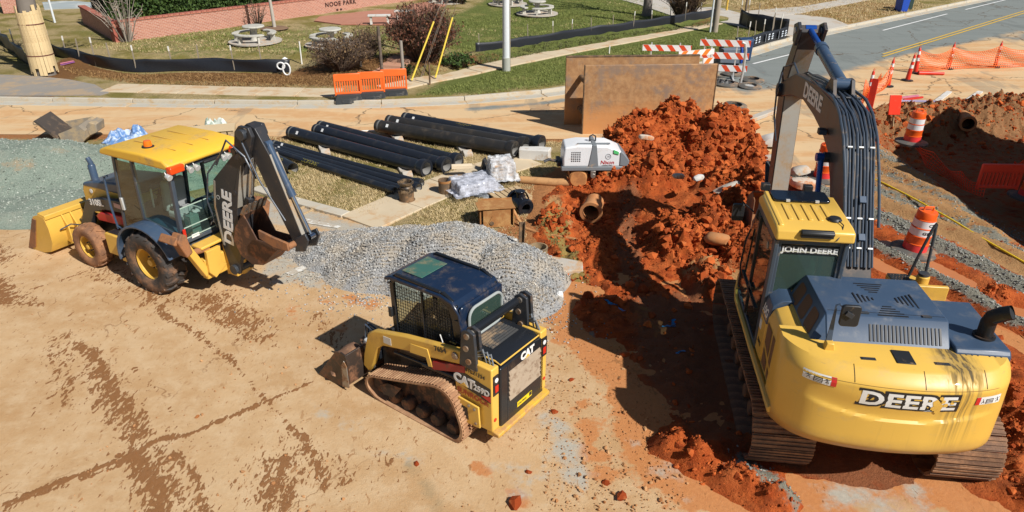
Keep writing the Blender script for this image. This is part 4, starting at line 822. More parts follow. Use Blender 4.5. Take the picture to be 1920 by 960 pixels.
# engine hood, stack
hd = MB().prism([(1.05, .98), (1.05, 1.84), (1.25, 1.85), (2.2, 1.74), (2.72, 1.62), (2.80, 1.48), (2.80, .98)], -.42, .42, 'yz').build('engine_hood', YEL, BH, .05, seg=3)
MB().prism([(1.04, 1.62), (1.04, 1.865), (1.25, 1.875), (2.2, 1.765), (2.70, 1.645), (2.76, 1.56), (2.2, 1.58)], -.43, .43, 'yz').build('hood_top', BLUE, hd, .04, seg=3)
MB().box((-.424, 1.9, 1.14), (.012, 1.2, .22)).build('side_screen', BRN, hd); MB().lathe([(0, .006), (.05, .006), (.05, 0)], (-.43, 2.45, 1.50), (-1, 0, 0), 16).build('emblem', WHT, hd)
MB().box((0, 2.82, 1.2), (.7, .03, .40)).build('front_grille', BLK, hd)
ex = MB().tube([(-.30, 2.42, 1.6), (-.30, 2.42, 2.1), (-.31, 2.47, 2.2)], [.055, .055, .05], 14).lathe([(.075, 0), (.075, .42), (.06, .44)], (-.30, 2.42, 1.62), n=14).build('exhaust_stack', BLUE, BH, 0, 50)
# loader arms
arm_o = [(.70, 1.42), (.95, 1.78), (1.35, 1.80), (1.95, 1.72), (2.42, 1.55), (2.68, 1.15), (2.92, .70), (3.22, .42), (3.20, .22), (2.98, .22), (2.64, .52), (2.38, 1.02), (2.20, 1.30), (1.8, 1.44), (1.2, 1.50), (.9, 1.38)]
for s in (-1, 1):
    x0, x1 = s*.50, s*.62
    la = MB().prism([(y, .22+(z-.22)*.86) for y, z in arm_o], x0, x1, 'yz').build('loader_arm', DARK, BH, .02)
    if s < 0:
        text('310SL', .19, WHT, la, (-.624, 2.04, 1.385), (0, -1, .12), (0, .16, 1), bold=.006, xs=1.05)
        MB().box((-.626, 1.22, 1.46), (.006, .40, .10), (.05, 0, 0)).build('decal', mat('pink_decal', (.62, .38, .36), .4, bump=0), la)
        text('NIXON', .07, REDP, la, (-.631, 1.28, 1.66), (0, -1, .05), (0, .05, 1), bold=.003) if False else None
    MB().prism([(1.1, 1.28), (1.95, 1.20), (2.12, 1.10), (2.06, 1.0), (1.1, 1.06)], s*.47, s*.66, 'yz').build('arm_cylinder_cover', mat('red_cover', (.50, .022, .02), .35, dirt=(.3, .12, .06), amt=.25, bump=0), BH, .02)
    MB().cyl((s*.56, 1.1, 1.0), (s*.56, 2.3, 1.18), .055, n=14).cyl((s*.56, 2.25, 1.17), (s*.56, 2.85, .85), .03, n=12).build('lift_cylinder', YEL, BH, 0, 40)
    MB().cyl((s*.40, 2.2, 1.05), (s*.40, 3.0, .72), .05, n=14).cyl((s*.40, 3.0, .72), (s*.40, 3.5, .60), .028, n=12).build('bucket_cylinder', DARK, BH, 0, 40)
MB().prism([(1.05, .98), (2.3, .98), (2.3, 1.16), (1.05, 1.16)], -.47, .47, 'yz').build('frame_cover', YEL, BH, .02)
# front bucket
prof = [(3.30, .95), (3.24, .70), (3.26, .36), (3.42, .12), (3.72, .03), (4.26, .0)]
b = MB()
outer = prof; inner = [(3.33, .94), (3.28, .70), (3.30, .38), (3.45, .155), (3.73, .065), (4.26, .02)]
b.prism(outer+inner[::-1], -1.08, 1.08, 'yz')
fb = b.build('front_bucket', YEL, BH, .006)
sidepl = [(3.30, .95), (3.24, .70), (3.26, .36), (3.42, .12), (3.72, .03), (4.26, .0), (4.26, .06), (3.72, .90), (3.50, .98)]
for s in (-1, 1): MB().prism(sidepl, s*1.08, s*1.105, 'yz').build('end_plate', YEL, fb, .004); MB().prism([(4.28, -.01), (4.28, .05), (3.74, .86), (3.62, .84), (4.0, .1)], s*1.105, s*1.125, 'yz').build('side_cutter', MUDST, fb)
MB().box((0, 4.24, .012), (2.2, .22, .03)).build('cutting_edge', MUDST, fb); MB().prism([(3.26, .90), (3.26, 1.0), (3.52, 1.02), (3.52, .95)], -1.10, 1.10, 'yz').build('top_lip', YEL, fb, .01)
for x in (-.75, -.56, -.3, .3, .56, .75): MB().prism([(3.27, .92), (3.12, .66), (3.12, .26), (3.30, .28)], x-.015, x+.015, 'yz').build('bucket_rib', YEL, fb)
MB().tube([(-.9, 3.20, .62), (-.7, 3.10, .70), (-.5, 3.12, .60), (-.3, 3.0, .68), (0, 2.95, .70)], .014, 6).build('hydraulic_hose', RUB, BH)
# battery and step box
bx = MB().box((-.74, 1.28, .72), (.38, .46, .46)).build('step_box', YEL, BH, .02); MB().box((-.74, 1.28, .956), (.28, .36, .014)).build('box_lid', BLK, bx)
MB().box((-.92, .98, .60), (.04, .18, .34)).build('mud_flap', YEL, BH)
MB().tube([(-.72, 1.32, 1.0), (-.73, 1.36, 1.5), (-.72, 1.34, 2.12), (-.72, 1.22, 2.16)], .022, 8).tube([(-.72, 1.3, 1.05), (-.72, 1.05, 1.02)], .02, 8).build('grab_rail', BLUE, BH)
# fenders
for s in (-1, 1):
    r0, r1 = .74, .79; a = [R(-8+i*12) for i in range(15)]
    po = [(.10+r1*1.08*math.cos(q), .66+r1*math.sin(q)) for q in a]; pi_ = [(.10+r0*1.08*math.cos(q), .66+r0*math.sin(q)) for q in a]
    MB().prism(po+pi_[::-1], s*.60, s*1.08, 'yz').prism([(.10+r1*1.08*math.cos(q), .66+r1*math.sin(q)) for q in a]+[(-.55, .9), (.7, .9)], s*.58, s*.61, 'yz').build('fender', BLUE, BH, .015)
# cab
CB = mat('cab_frame_paint', (.055, .072, .095), .35)
m = MB()
XW = .74
FL = [(-XW, .98, 1.02), (-XW, .74, 2.66)]; RL_ = [(-XW, -.70, 1.12), (-XW, -.78, 2.68)]
def post(a, b, w=.07, d=.08): m.bar(a, b, w, d, (0, 1, 0))
for s in (-1, 1):
    x = s*XW
    post((x, 1.0, 1.0), (x, .78, 2.66)); post((x, .30, 1.36), (x, .26, 2.66), .06, .07); post((x, -.72, 1.20), (x, -.80, 2.66), .075, .09)
    m.bar((x, 1.0, 1.02), (x, .42, 1.02), .06, .05).bar((x, .42, 1.02), (x, .26, 1.40), .06, .06).bar((x, .26, 1.42), (x, -.72, 1.48), .06, .06) if False else m.bar((x, .3, 1.46), (x, -.75, 1.30), .06, .07)
m.box((0, -.80, 2.64), (1.5, .08, .09)).box((0, .78, 2.64), (1.5, .08, .09)).box((0, -.73, 1.18), (1.48, .08, .08)).box((0, .1, 1.02), (1.44, 1.7, .08)).box((0, 1.0, 1.2), (1.44, .06, .5))
cab = m.build('cab', CB, BH, .012)
GLB = glass('brown_reflection_glass', (.34, .26, .12), .03, .6); GLG = glass('green_cab_glass', (.66, .93, .82), .02, .10)  # left door pane: its brown reflection is painted into the tint
def pane(nm, pts, m, t=.008): MB().add([Vector(p) for p in pts], [tuple(range(len(pts)))]).build(nm, m, cab)
pane('door_glass', [(-XW-.02, .97, 1.08), (-XW-.02, .46, 1.08), (-XW-.02, .32, 1.42), (-XW-.02, .30, 2.60), (-XW-.02, .77, 2.60)], GLB)
pane('side_window', [(-XW-.02, .24, 1.50), (-XW-.02, -.68, 1.38), (-XW-.02, -.76, 2.60), (-XW-.02, .23, 2.60)], GLG)
pane('door_glass', [(XW+.01, .97, 1.08), (XW+.01, .30, 1.42), (XW+.01, .30, 2.60), (XW+.01, .77, 2.60)], GLG)
pane('side_window', [(XW+.01, .24, 1.50), (XW+.01, -.68, 1.38), (XW+.01, -.76, 2.60), (XW+.01, .23, 2.60)], GLG)
pane('windscreen', [(-.7, .99, 1.4), (.7, .99, 1.4), (.7, .78, 2.60), (-.7, .78, 2.60)], GLG)
pane('rear_window', [(-.70, -.755, 1.22), (.70, -.755, 1.22), (.70, -.79, 1.86), (-.70, -.79, 1.86)], GLG)
m = MB()
for z in (1.25, 1.46, 1.86): m.bar((-.69, -.77, z), (.69, -.77, z), .016, .016)
m.build('window_bars', mat('pale_green_trim', (.42, .52, .44), .4), cab)['kind'] = 'stuff'
MB().bar((-.50, .30, 1.6), (-.50, .26, 2.0), .03, .03).box((-XW-.03, .86, 1.66), (.04, .07, .26)).build('door_handle', CAST, cab, .008)
MB().bar((-XW-.01, .5, 1.7), (-XW-.01, .3, 1.62), .02, .02).build('door_trim', BLK, cab)
MB().lathe([(0, .004), (.05, .004), (.05, 0)], (-XW-.024, .46, 1.26), (-1, 0, 0), 14).build('emblem', WHT, cab)
# sticker on the rear glass: square badge with a leaping mark, and a small label
bd = MB().prism(rrect(-.06, 1.34, .13, .13, .03, 3), -.772, -.768, 'xz').build('badge', BLKD, cab)
MB().tube([(-.105, -.776, 1.31), (-.08, -.776, 1.355), (-.04, -.776, 1.36), (-.01, -.776, 1.325)], .008, 5).tube([(-.045, -.776, 1.36), (-.02, -.776, 1.39)], .006, 5).build('badge_mark', WHT, bd); MB().box((-.48, -.772, 1.24), (.17, .006, .07)).build('decal', WHT, cab)
MB().box((-.75, -.84, 1.36), (.06, .03, .24), (.03, 0, 0)).build('tail_reflector', REDL, cab, .006); MB().box((.74, -.84, 1.36), (.06, .03, .24)).build('tail_reflector', REDL, cab, .006)
rf = MB().prism([(-.92, 2.68), (-.95, 2.76), (-.80, 2.86), (-.2, 2.89), (.8, 2.86), (1.02, 2.78), (1.05, 2.68)], -.86, .80, 'yz').build('roof', mat('yellow_roof', (.80, .47, .045), .38, dirt=(.5, .33, .12), amt=.2, bump=.03, scale=2), cab, .07, seg=4)
for x in (-.38, .0, .36): MB().box((x, .0, 2.886), (.02, 1.2, .010)).build('roof_rib', YELC, rf, .004)
MB().prism([(-.97, 2.66), (-.99, 2.74), (-.86, 2.80), (-.78, 2.74), (-.78, 2.66)], -.80, -.52, 'yz').build('roof_corner', YELC, rf, .02)
bc = MB().lathe([(.11, 0), (.11, .02), (.075, .03)], (-.50, .02, 2.875)).build('beacon_base', BLK, rf, 0, 40); MB().lathe([(.0, .135), (.062, .13), (.072, .10), (.076, .03), (0, .03)], (-.50, .02, 2.875)).build('beacon', mat('amber_lens', (.85, .17, .01), .15, bump=0), rf, 0, 40)
for x in (-.72, .66): MB().box((x, -.96, 2.69), (.30, .14, .14)).build('rear_lamp', mat('orange_red_lens', (.75, .07, .01), .12, bump=0), rf, .025)
for x in (-.88, -.42, -.28, .34, .45): MB().cyl((x, -.90, 2.60), (x, -.99, 2.57), .045, .06, 12).cyl((x, -.86, 2.66), (x, -.9, 2.6), .012, n=6).build('work_light', CAST, rf, .004)
MB().bar((-.1, -.93, 2.62), (.3, -.93, 2.62), .06, .05).build('lamp_bar', BLK, rf, .01)
st_ = MB().box((0, .05, 1.36), (.5, .5, .16)).box((0, .32, 1.72), (.5, .14, .66), (.12, 0, 0)).box((0, .34, 2.1), (.28, .1, .18)).build('seat', mat('grey_seat', (.30, .31, .31), .7), cab, .05)
MB().lathe([(.19, 0), (.21, .015), (.19, .03), (.175, .015), (.19, 0)], (0, .72, 1.72), (0, -.5, 1), 24).tube([(0, .76, 1.72), (0, .92, 1.35)], .03, 8).tube([(-.18, .72, 1.735), (.18, .72, 1.735)], .012, 6).build('steering_wheel', BLK, cab, 0, 50)
for x in (-.3, .3): MB().tube([(x, -.45, 1.1), (x, -.5, 1.6), (x*.8, -.42, 1.72)], .025, 8).box((x, -.5, 1.35), (.2, .2, .4)).build('control_tower', mat('console_grey', (.16, .18, .18), .6), cab, .02)
# rear frame, stabilisers
MB().box((0, -1.0, .62), (1.25, .16, .42)).prism([(-1.05, .30), (-1.28, .42), (-1.28, 1.0), (-1.05, 1.0)], -.16, .16, 'yz').box((0, -.95, 1.08), (1.3, .3, .06)).build('rear_frame', YEL, BH, .02)
for s in (-1, 1):
    sl = MB().prism([(s*.56, .60), (s*.66, .48), (s*1.02, 1.30), (s*.92, 1.40)], -1.10, -.94, 'xz').build('stabiliser_leg', YEL, BH, .015)
    MB().prism([(s*.86, 1.12), (s*1.0, 1.06), (s*1.12, 1.42), (s*1.02, 1.56), (s*.92, 1.50)], -1.14, -.90, 'xz').box((s*1.10, -.86, 1.42), (.16, .46, .07), (0, s*.9, 0)).build('stabiliser_foot', MUDST, sl, .02)
    MB().cyl((s*.45, -1.02, 1.0), (s*.78, -1.02, 1.06), .06, n=14).cyl((s*.75, -1.02, 1.06), (s*.98, -1.02, 1.18), .03, n=12).build('stabiliser_cylinder', MUDST, sl, 0, 40)
MB().prism([(-.50, .42), (-.62, .58), (-.60, 1.02), (-.28, 1.02), (-.30, .7), (-.2, .6)], -1.16, -1.08, 'xz').build('frame_bracket', YEL, BH, .01)
# swing post, boom, dipper, bucket
BHD = mat('digger_paint', (.032, .032, .036), .42, dirt=(.22, .14, .09), amt=.16, scale=3, bump=.04, edge=.3)
MB().cyl((0, -1.32, .36), (0, -1.32, .98), .11, n=16).box((0, -1.30, .42), (.42, .22, .10)).build('swing_post', YEL, BH, .01)
bp = [(-1.22, .42), (-1.12, .96), (-1.10, 1.30), (-1.08, 1.80), (-1.22, 2.36), (-1.92, 2.98), (-2.04, 3.40), (-2.16, 3.52), (-2.40, 3.52), (-2.46, 3.36), (-2.28, 2.95), (-2.04, 2.78), (-1.88, 2.35), (-1.74, 1.90), (-1.66, 1.21), (-1.60, .84), (-1.44, .42)]
bm_ = MB().prism(bp, -.19, -.11, 'yz').prism(bp, .11, .19, 'yz').build('digger_boom', BHD, BH, .012)
MB().prism([(-1.30, .7), (-1.18, 1.3), (-1.16, 1.80), (-1.30, 2.30), (-1.96, 2.90), (-2.10, 2.80), (-1.84, 2.3), (-1.68, 1.8), (-1.6, 1.2), (-1.5, .7)], -.11, .11, 'yz').build('boom_core', BHD, bm_)
MB().prism([(-1.20, 1.0), (-1.15, 1.8), (-1.28, 2.34), (-1.24, 2.36), (-1.11, 1.8), (-1.15, 1.0)], -.197, -.192, 'yz').build('grey_stripe', GREYW, bm_)
MB().sheet((-.19, -1.885, 2.35), (.19, -1.885, 2.35), (.19, -1.75, 1.9), (-.19, -1.75, 1.9), -.012).sheet((-.19, -2.04, 2.78), (.19, -2.04, 2.78), (.19, -1.885, 2.35), (-.19, -1.885, 2.35), -.012).build('boom_back_plate', GREYW, bm_)
text('DEERE', .34, WHT, bm_, (-.1935, -1.44, 1.62), (0, -.18, 1), (0, 1, .18), bold=.012, xs=1.2)
MB().lathe([(.03, .002), (.045, .002), (.045, 0), (.03, 0)], (-.192, -1.27, 2.02), (-1, 0, 0), 16).build('tie_mark', CAST, bm_)
for y, z, r in ((-1.36, .52, .10), (-2.24, 3.38, .10), (-1.98, 3.05, .06)): MB().cyl((-.25, y, z), (.25, y, z), r, n=16).build('pivot_pin', DARK, bm_, .008)
cylinder('boom_cylinder', (0, -1.62, 1.0), (0, -2.15, 2.92), .07, .55, BHD, CHROME, BH)
dp_ = [(-2.10, 3.44), (-2.28, 3.56), (-2.46, 3.50), (-2.72, 3.05), (-3.22, 1.62), (-3.18, 1.36), (-3.02, 1.36), (-2.66, 2.1), (-2.30, 2.95)]
dpr = MB().prism(dp_, -.10, .10, 'yz').build('dipper_arm', BHD, BH, .012)
MB().sheet((-.095, -2.70, 3.06), (.095, -2.70, 3.06), (.095, -3.20, 1.64), (-.095, -3.20, 1.64), -.02).build('dipper_back_plate', GREYW, dpr)
cylinder('dipper_cylinder', (-.14, -1.75, 2.2), (-.14, -2.32, 3.46), .055, .6, BHD, CHROME, BH)
cylinder('bucket_cylinder', (0, -2.62, 3.22), (0, -3.36, 1.62), .06, .55, BLUE, CHROME, BH)
for x in (-.22, .22): MB().tube([(x, -2.2, 3.3), (x, -2.5, 2.6), (x*.8, -2.95, 1.9)], .016, 8).build('hydraulic_hose', RUB, dpr)
MB().tube([(-.23, -1.45, 2.7), (-.28, -1.9, 3.25), (-.24, -2.25, 3.0), (-.2, -2.4, 2.6)], .018, 8).build('hydraulic_hose', RUB, bm_); MB().tube([(-.1, -.95, 1.3), (-.24, -1.0, 1.9), (-.26, -1.2, 2.5), (-.24, -1.7, 3.0)], .016, 8).build('hydraulic_hose', RUB, bm_)
for s in (-1, 1):
    MB().prism([(-3.10, 1.58), (-3.36, 1.72), (-3.42, 1.60), (-3.30, 1.36), (-3.06, 1.30)], s*.14-.02, s*.14+.02, 'yz').build('bucket_link', DARK, BH, .008)
bkp = [(-3.02, 1.52), (-2.72, 1.30), (-2.36, .98), (-2.02, .92), (-1.70, 1.05), (-1.56, 1.32), (-1.66, 1.60), (-1.98, 1.98), (-2.03, 1.95), (-1.75, 1.58), (-1.65, 1.33), (-1.76, 1.12), (-2.04, 1.0), (-2.34, 1.05), (-2.72, 1.42)]
f9 = lambda L_: [(-2.82+(y+3.02)*.88, z-.13) for y, z in L_]; bkp = f9(bkp); b = MB().prism(bkp, -.22, .22, 'yz'); sp = f9([(-3.02, 1.52), (-2.72, 1.30), (-2.36, .98), (-2.02, .92), (-1.70, 1.05), (-1.56, 1.32), (-1.66, 1.60), (-1.98, 1.98), (-2.08, 1.86), (-2.3, 1.50), (-2.75, 1.50)])
b.prism(sp, -.24, -.215, 'yz').prism(sp, .215, .24, 'yz'); bkt = b.build('digging_bucket', mat('clay_bucket', (.085, .042, .026), .7, dirt=(.30, .13, .06), amt=.42, scale=4, bump=.3), BH, .006)
MB().cyl((-.32, -3.06, 1.46), (.32, -3.06, 1.46), .06, n=14).prism([(-2.4, 1.5), (-2.75, 1.40), (-3.1, 1.40), (-3.1, 1.56), (-2.75, 1.6), (-2.4, 1.66)], -.36, -.31, 'yz').build('bucket_ear', MUDST, bkt, .008)
for i in range(5): MB().prism([(-1.88, 1.82), (-1.95, 1.82), (-2.07, 2.03), (-2.03, 2.03)], -.27+i*.12, -.20+i*.12, 'yz').build('bucket_tooth', STEEL, bkt)
# ================================================================== COMPACT TRACK LOADER
CT = thing('track_loader', 'small yellow and black tracked loader with muddy rubber tracks parked on the dusty yard', 'track loader', (-.97, 8.77, 0), .93)
CT.scale = (.955,)*3
RTR = mat('clay_rubber_track', (.32, .165, .085), .9, dirt=(.54, .33, .18), amt=.65, scale=4, bump=.45, bscale=26, edge=.3)
DRT = mat('dark_running_gear', (.045, .03, .022), .8, dirt=(.22, .10, .05), amt=.5, scale=5, bump=.3)
CBLK = mat('loader_black', (.014, .016, .020), .22, dirt=(.20, .13, .08), amt=.10, scale=3, bump=.015, edge=.4)
CBLU = mat('loader_cab_blue', (.010, .022, .052), .22, dirt=(.20, .145, .09), amt=.40, scale=5, bump=.015, edge=.4)
# rubber tracks: triangular loop, sprocket high at the rear
hull = [(-.80, .0), (.72, .0), (.95, .12), (1.0, .27), (.90, .42), (.72, .47), (-.30, .80), (-.52, .88), (-.72, .86), (-.86, .74), (-1.0, .40), (-1.02, .22), (-.95, .06)]
def loop_pts(poly, step):
    P_ = [Vector((0, a, b)) for a, b in poly]+[Vector((0, *poly[0]))]; out = []; acc = 0.0
    for a, b in zip(P_[:-1], P_[1:]):
        L = (b-a).length; d = (b-a)/L
        while acc < L: out.append((a+d*acc, d)); acc += step
        acc -= L
    return out
def smooth_poly(poly, it=2):
    for _ in range(it):
        q = []
        for i in range(len(poly)):
            a, b = poly[i], poly[(i+1) % len(poly)]; q += [(a[0]*.75+b[0]*.25, a[1]*.75+b[1]*.25), (a[0]*.25+b[0]*.75, a[1]*.25+b[1]*.75)]
        poly = q
    return poly
hs = smooth_poly(hull, 2); inn = [(y*.955-.001, .40+(z-.40)*.92) for y, z in hs]
for s in (-1, 1):
    x0, x1 = s*.44, s*.84; b = MB(); n = len(hs); vs = []
    for (ring, x) in ((hs, x0), (hs, x1), (inn, x1), (inn, x0)): vs += [(x, y, z) for y, z in ring]
    b.add(vs, [(k*n+i, k*n+(i+1) % n, ((k+1) % 4)*n+(i+1) % n, ((k+1) % 4)*n+i) for k in range(4) for i in range(n)])
    tr = b.build('rubber_track', RTR, CT, 0, 40)
    lg = MB(); q = loop_pts(hs, .062)
    for i, (p, d) in enumerate(q):
        lg.bar(Vector((s*.45, p.y, p.z))+Vector((0, d.z, -d.y))*.010, Vector((s*.83, p.y, p.z))+Vector((0, d.z, -d.y))*.010, .03, .03, (0, d.y, d.z))
    lg.build('track_lugs', RTR, tr)['kind'] = 'stuff'
    xo = s*.64
    MB().prism([(-.75, .12), (.75, .14), (.86, .3), (.6, .36), (-.2, .62), (-.5, .66), (-.8, .3)], s*.50, s*.62, 'yz').build('track_frame', DRT, tr, .02)
    MB().lathe([(0, -.10), (.20, -.10), (.24, -.04), (.24, .04), (.20, .10), (0, .10)], (xo, -.62, .62), (1, 0, 0), 18).build('sprocket', DRT, tr, 0, 35)
    for y in (-.74, -.42, -.12, .18, .46): MB().lathe([(0, -.13), (.09, -.13), (.115, -.09), (.115, .09), (.09, .13), (0, .13)], (xo, y, .15), (1, 0, 0), 16).build('track_roller', DRT, tr, 0, 35)
    MB().lathe([(0, -.11), (.12, -.11), (.17, -.05), (.17, .05), (.12, .11), (0, .11)], (xo, .76, .25), (1, 0, 0), 18).build('idler', DRT, tr, 0, 35)
    MB().prism([(.40, .22), (.62, .18), (.66, .34), (.5, .44), (.2, .48)], s*.80, s*.815, 'yz').build('mud_guard', DRT, tr)
MB().box((0, -.1, .62), (.86, 2.0, .66)).prism([(.55, .3), (.98, .34), (.98, .86), (.55, .95)], -.43, .43, 'yz').build('body', mat('loader_body', (.03, .026, .022), .6, dirt=(.24, .13, .07), amt=.4, bump=.1), CT, .02)
for s in (-1, 1):     # brown lower side sheet
    MB().prism([(-.6, .92), (.55, .86), (.62, 1.10), (-.6, 1.30)], s*.44, s*.46, 'yz').build('side_sheet', mat('brown_side_sheet', (.10, .065, .045), .6, dirt=(.28, .14, .07), amt=.5), CT)
# cab
m = MB(); xw = .46
cs = [(.62, 1.00), (.64, 2.02), (.56, 2.12), (-.42, 2.12), (-.62, 2.02), (-.70, 1.82), (-.74, 1.46), (-.72, 1.0)]
for s in (-1, 1):
    x = s*(xw-.025)
    for a, b_, w in ((cs[0], cs[1], .085), (cs[1], cs[2], .09), (cs[2], cs[3], .12), (cs[3], cs[4], .16), (cs[4], cs[5], .18), (cs[5], cs[6], .18), (cs[6], cs[7], .14), (cs[0], (-.7, 1.04), .10)):
        m.bar((x, a[0]-(.03 if a[0] > 0 else -.06), a[1]), (x, b_[0]-(.03 if b_[0] > 0 else -.06), b_[1]), w, .05, (1, 0, 0))
    m.bar((x, .02, 2.06), (x, .0, 1.10), .035, .04, (1, 0, 0))
cab = m.build('cab', CBLK, CT, .012)
roofp = [(.74, 2.02), (.72, 2.08), (.60, 2.13), (-.40, 2.145), (-.60, 2.09), (-.72, 1.94), (-.78, 1.62), (-.74, 1.62), (-.68, 1.92), (-.56, 2.04), (-.4, 2.08), (.6, 2.06)]
rf = MB().prism(roofp, -.49, .49, 'yz').build('roof', CBLU, cab, .04, seg=3)
# rear wall round the window
b = MB(); win = rrect(.02, 1.76, .74, .48, .12, 5); 
def rw(x, z): return (x, -.765-.05*(1.9-z)*0+(z-1.62)*.10 if z > 1.62 else -.78, z)
rearw = MB().prism(rrect(0, 1.72, .94, .66, .06, 3), -.745, -.70, 'xz').build('rear_wall', CBLU, cab, .02)
MB().prism(rrect(.02, 1.74, .72, .46, .13, 5), -.788, -.780, 'xz').build('rear_window', glass('loader_glass', (.42, .66, .56), .02, .30), cab)
rim = [(x, -.79, z) for x, z in rrect(.02, 1.74, .74, .48, .14, 5)]; MB().tube(rim+[rim[0]], .022, 8).build('window_seal', mat('grey_seal', (.34, .37, .36), .5), cab)
MB().prism([(-.27, .16), (.29, .16), (.29, .56), (-.27, .56)], 2.138, 2.150, 'xy').build('roof_window', mat('dirty_skylight', (.05, .14, .11), .12, dirt=(.36, .25, .12), amt=.5, scale=4, edge=.35, bump=0), rf, .01)
gm = mat('mesh_wire', (.03, .03, .03), .6)
for s in (-1, 1):     # side screens of crossed wire
    b = MB(); x = s*(xw-.02)
    for i in range(22): y = -.52+i*.049; b.bar((x, y, 1.16), (x, y, 2.0 if y > -.3 else 1.9), .006, .006)
    for i in range(16): z = 1.17+i*.054; b.bar((x, -.56 if z < 1.9 else -.40, z), (x, .56, z), .006, .006)
    b.build('window_mesh', gm, cab)['kind'] = 'stuff'
    MB().add([(s*(xw-.04), -.58, 1.12), (s*(xw-.04), .58, 1.12), (s*(xw-.04), .56, 2.02), (s*(xw-.04), -.45, 2.0)], [(0, 1, 2, 3)]).build('side_window', glass('clear_dusty', (.80, .86, .80), .03, .12), cab)
b = MB()
for i in range(12): b.bar((-.3+i*.055, -.775, 1.55), (-.3+i*.055, -.775, 1.94), .005, .005)
for i in range(7): b.bar((-.32, -.775, 1.56+i*.058), (.36, -.775, 1.56+i*.058), .005, .005)
b.build('rear_mesh', gm, cab)['kind'] = 'stuff'
MB().add([(-.42, .64, 1.05), (.42, .64, 1.05), (.42, .64, 2.0), (-.42, .64, 2.0)], [(0, 1, 2, 3)]).build('front_door', glass('clear_dusty', (.80, .86, .80), .03, .12), cab)
MB().box((0, -.15, 1.22), (.46, .46, .14)).box((0, -.42, 1.55), (.44, .12, .6), (-.1, 0, 0)).build('seat', SEAT, cab, .04)
for s in (-1, 1): MB().box((s*.33, .05, 1.3), (.12, .5, .14)).tube([(s*.33, .25, 1.36), (s*.33, .3, 1.56)], .025, 8).build('joystick_console', BLK, cab, .02)
MB().tube([(-.49, -.50, 1.14), (-.50, -.44, 1.3), (-.50, -.36, 1.5)], .008, 6).build('aerial', WHT, cab); [MB().box((-.48, .645, z), (.05, .06, .15)).build('door_hinge', BLK, cab, .008) for z in (1.5, 1.14)]
for y in (.50, .56): MB().cyl((-.45, .67, 1.98), (-.45, .69, 1.98), .02, n=10).build('marker_lamp', WHT, cab)
# engine hood and rear door
hd = MB().prism([(-.50, .80), (-.50, 1.40), (-1.28, 1.40), (-1.38, 1.34), (-1.40, .80)], -.42, .56, 'yz').build('engine_hood', CBLK, CT, .03, seg=3)
gt = mat('grille_slats', (.17, .155, .13), .55, dirt=(.36, .24, .14), amt=.4)
for i in range(11): MB().box((.08, -.58-i*.05, 1.405), (.62, .034, .012), (.25, 0, 0)).build('hood_slat', mat('dark_slat', (.06, .06, .06), .5, dirt=(.26, .18, .11), amt=.4), hd)
MB().tube([(-.43, -.48, 1.39), (-.43, -1.30, 1.40), (-.42, -1.38, 1.36), (.56, -1.38, 1.36), (.56, -.5, 1.39)], .012, 6).build('hood_trim', YELC, hd)
dr = MB().box((.06, -1.385, .82), (1.06, .07, 1.02)).build('rear_door', CBLK, CT, .025)
for i in range(6): MB().box((.10, -1.425, .72+i*.085), (.76, .022, .074), (-.35, 0, 0)).build('door_slat', mat('dusty_slat', (.36, .28, .20), .7, dirt=(.20, .13, .08), amt=.4, scale=6), dr, .004)
text('CAT', .165, WHT, dr, (.16, -1.424, 1.26), (1, 0, 0), (0, 0, 1), bold=.010, xs=.98); MB().prism([(.10, 1.19), (.22, 1.19), (.16, 1.245)], -1.428, -1.4265, 'xz').build('logo_triangle', YELC, dr)
lb = MB().box((.10, -1.423, .48), (.36, .006, .085)).build('decal', mat('yellow_decal', (.85, .62, .02), .4, bump=0), dr); MB().box((.24, -1.427, .49), (.06, .004, .06)).build('decal_panel', BLKD, lb); text('CAUTION', .045, BLKD, lb, (.04, -1.4275, .48), (1, 0, 0), (0, 0, 1), bold=.001)
MB().bar((-.30, -1.42, .33), (-.30, -1.42, 1.30), .008, .006).build('door_seam', DARK, dr)
MB().prism([(-1.28, .24), (-1.50, .26), (-1.50, .32), (-1.28, .36)], -.62, .66, 'yz').build('rear_bumper', mat('yellow_muddy', (.66, .40, .05), .45, dirt=(.46, .24, .10), amt=.6, scale=3), CT, .015)
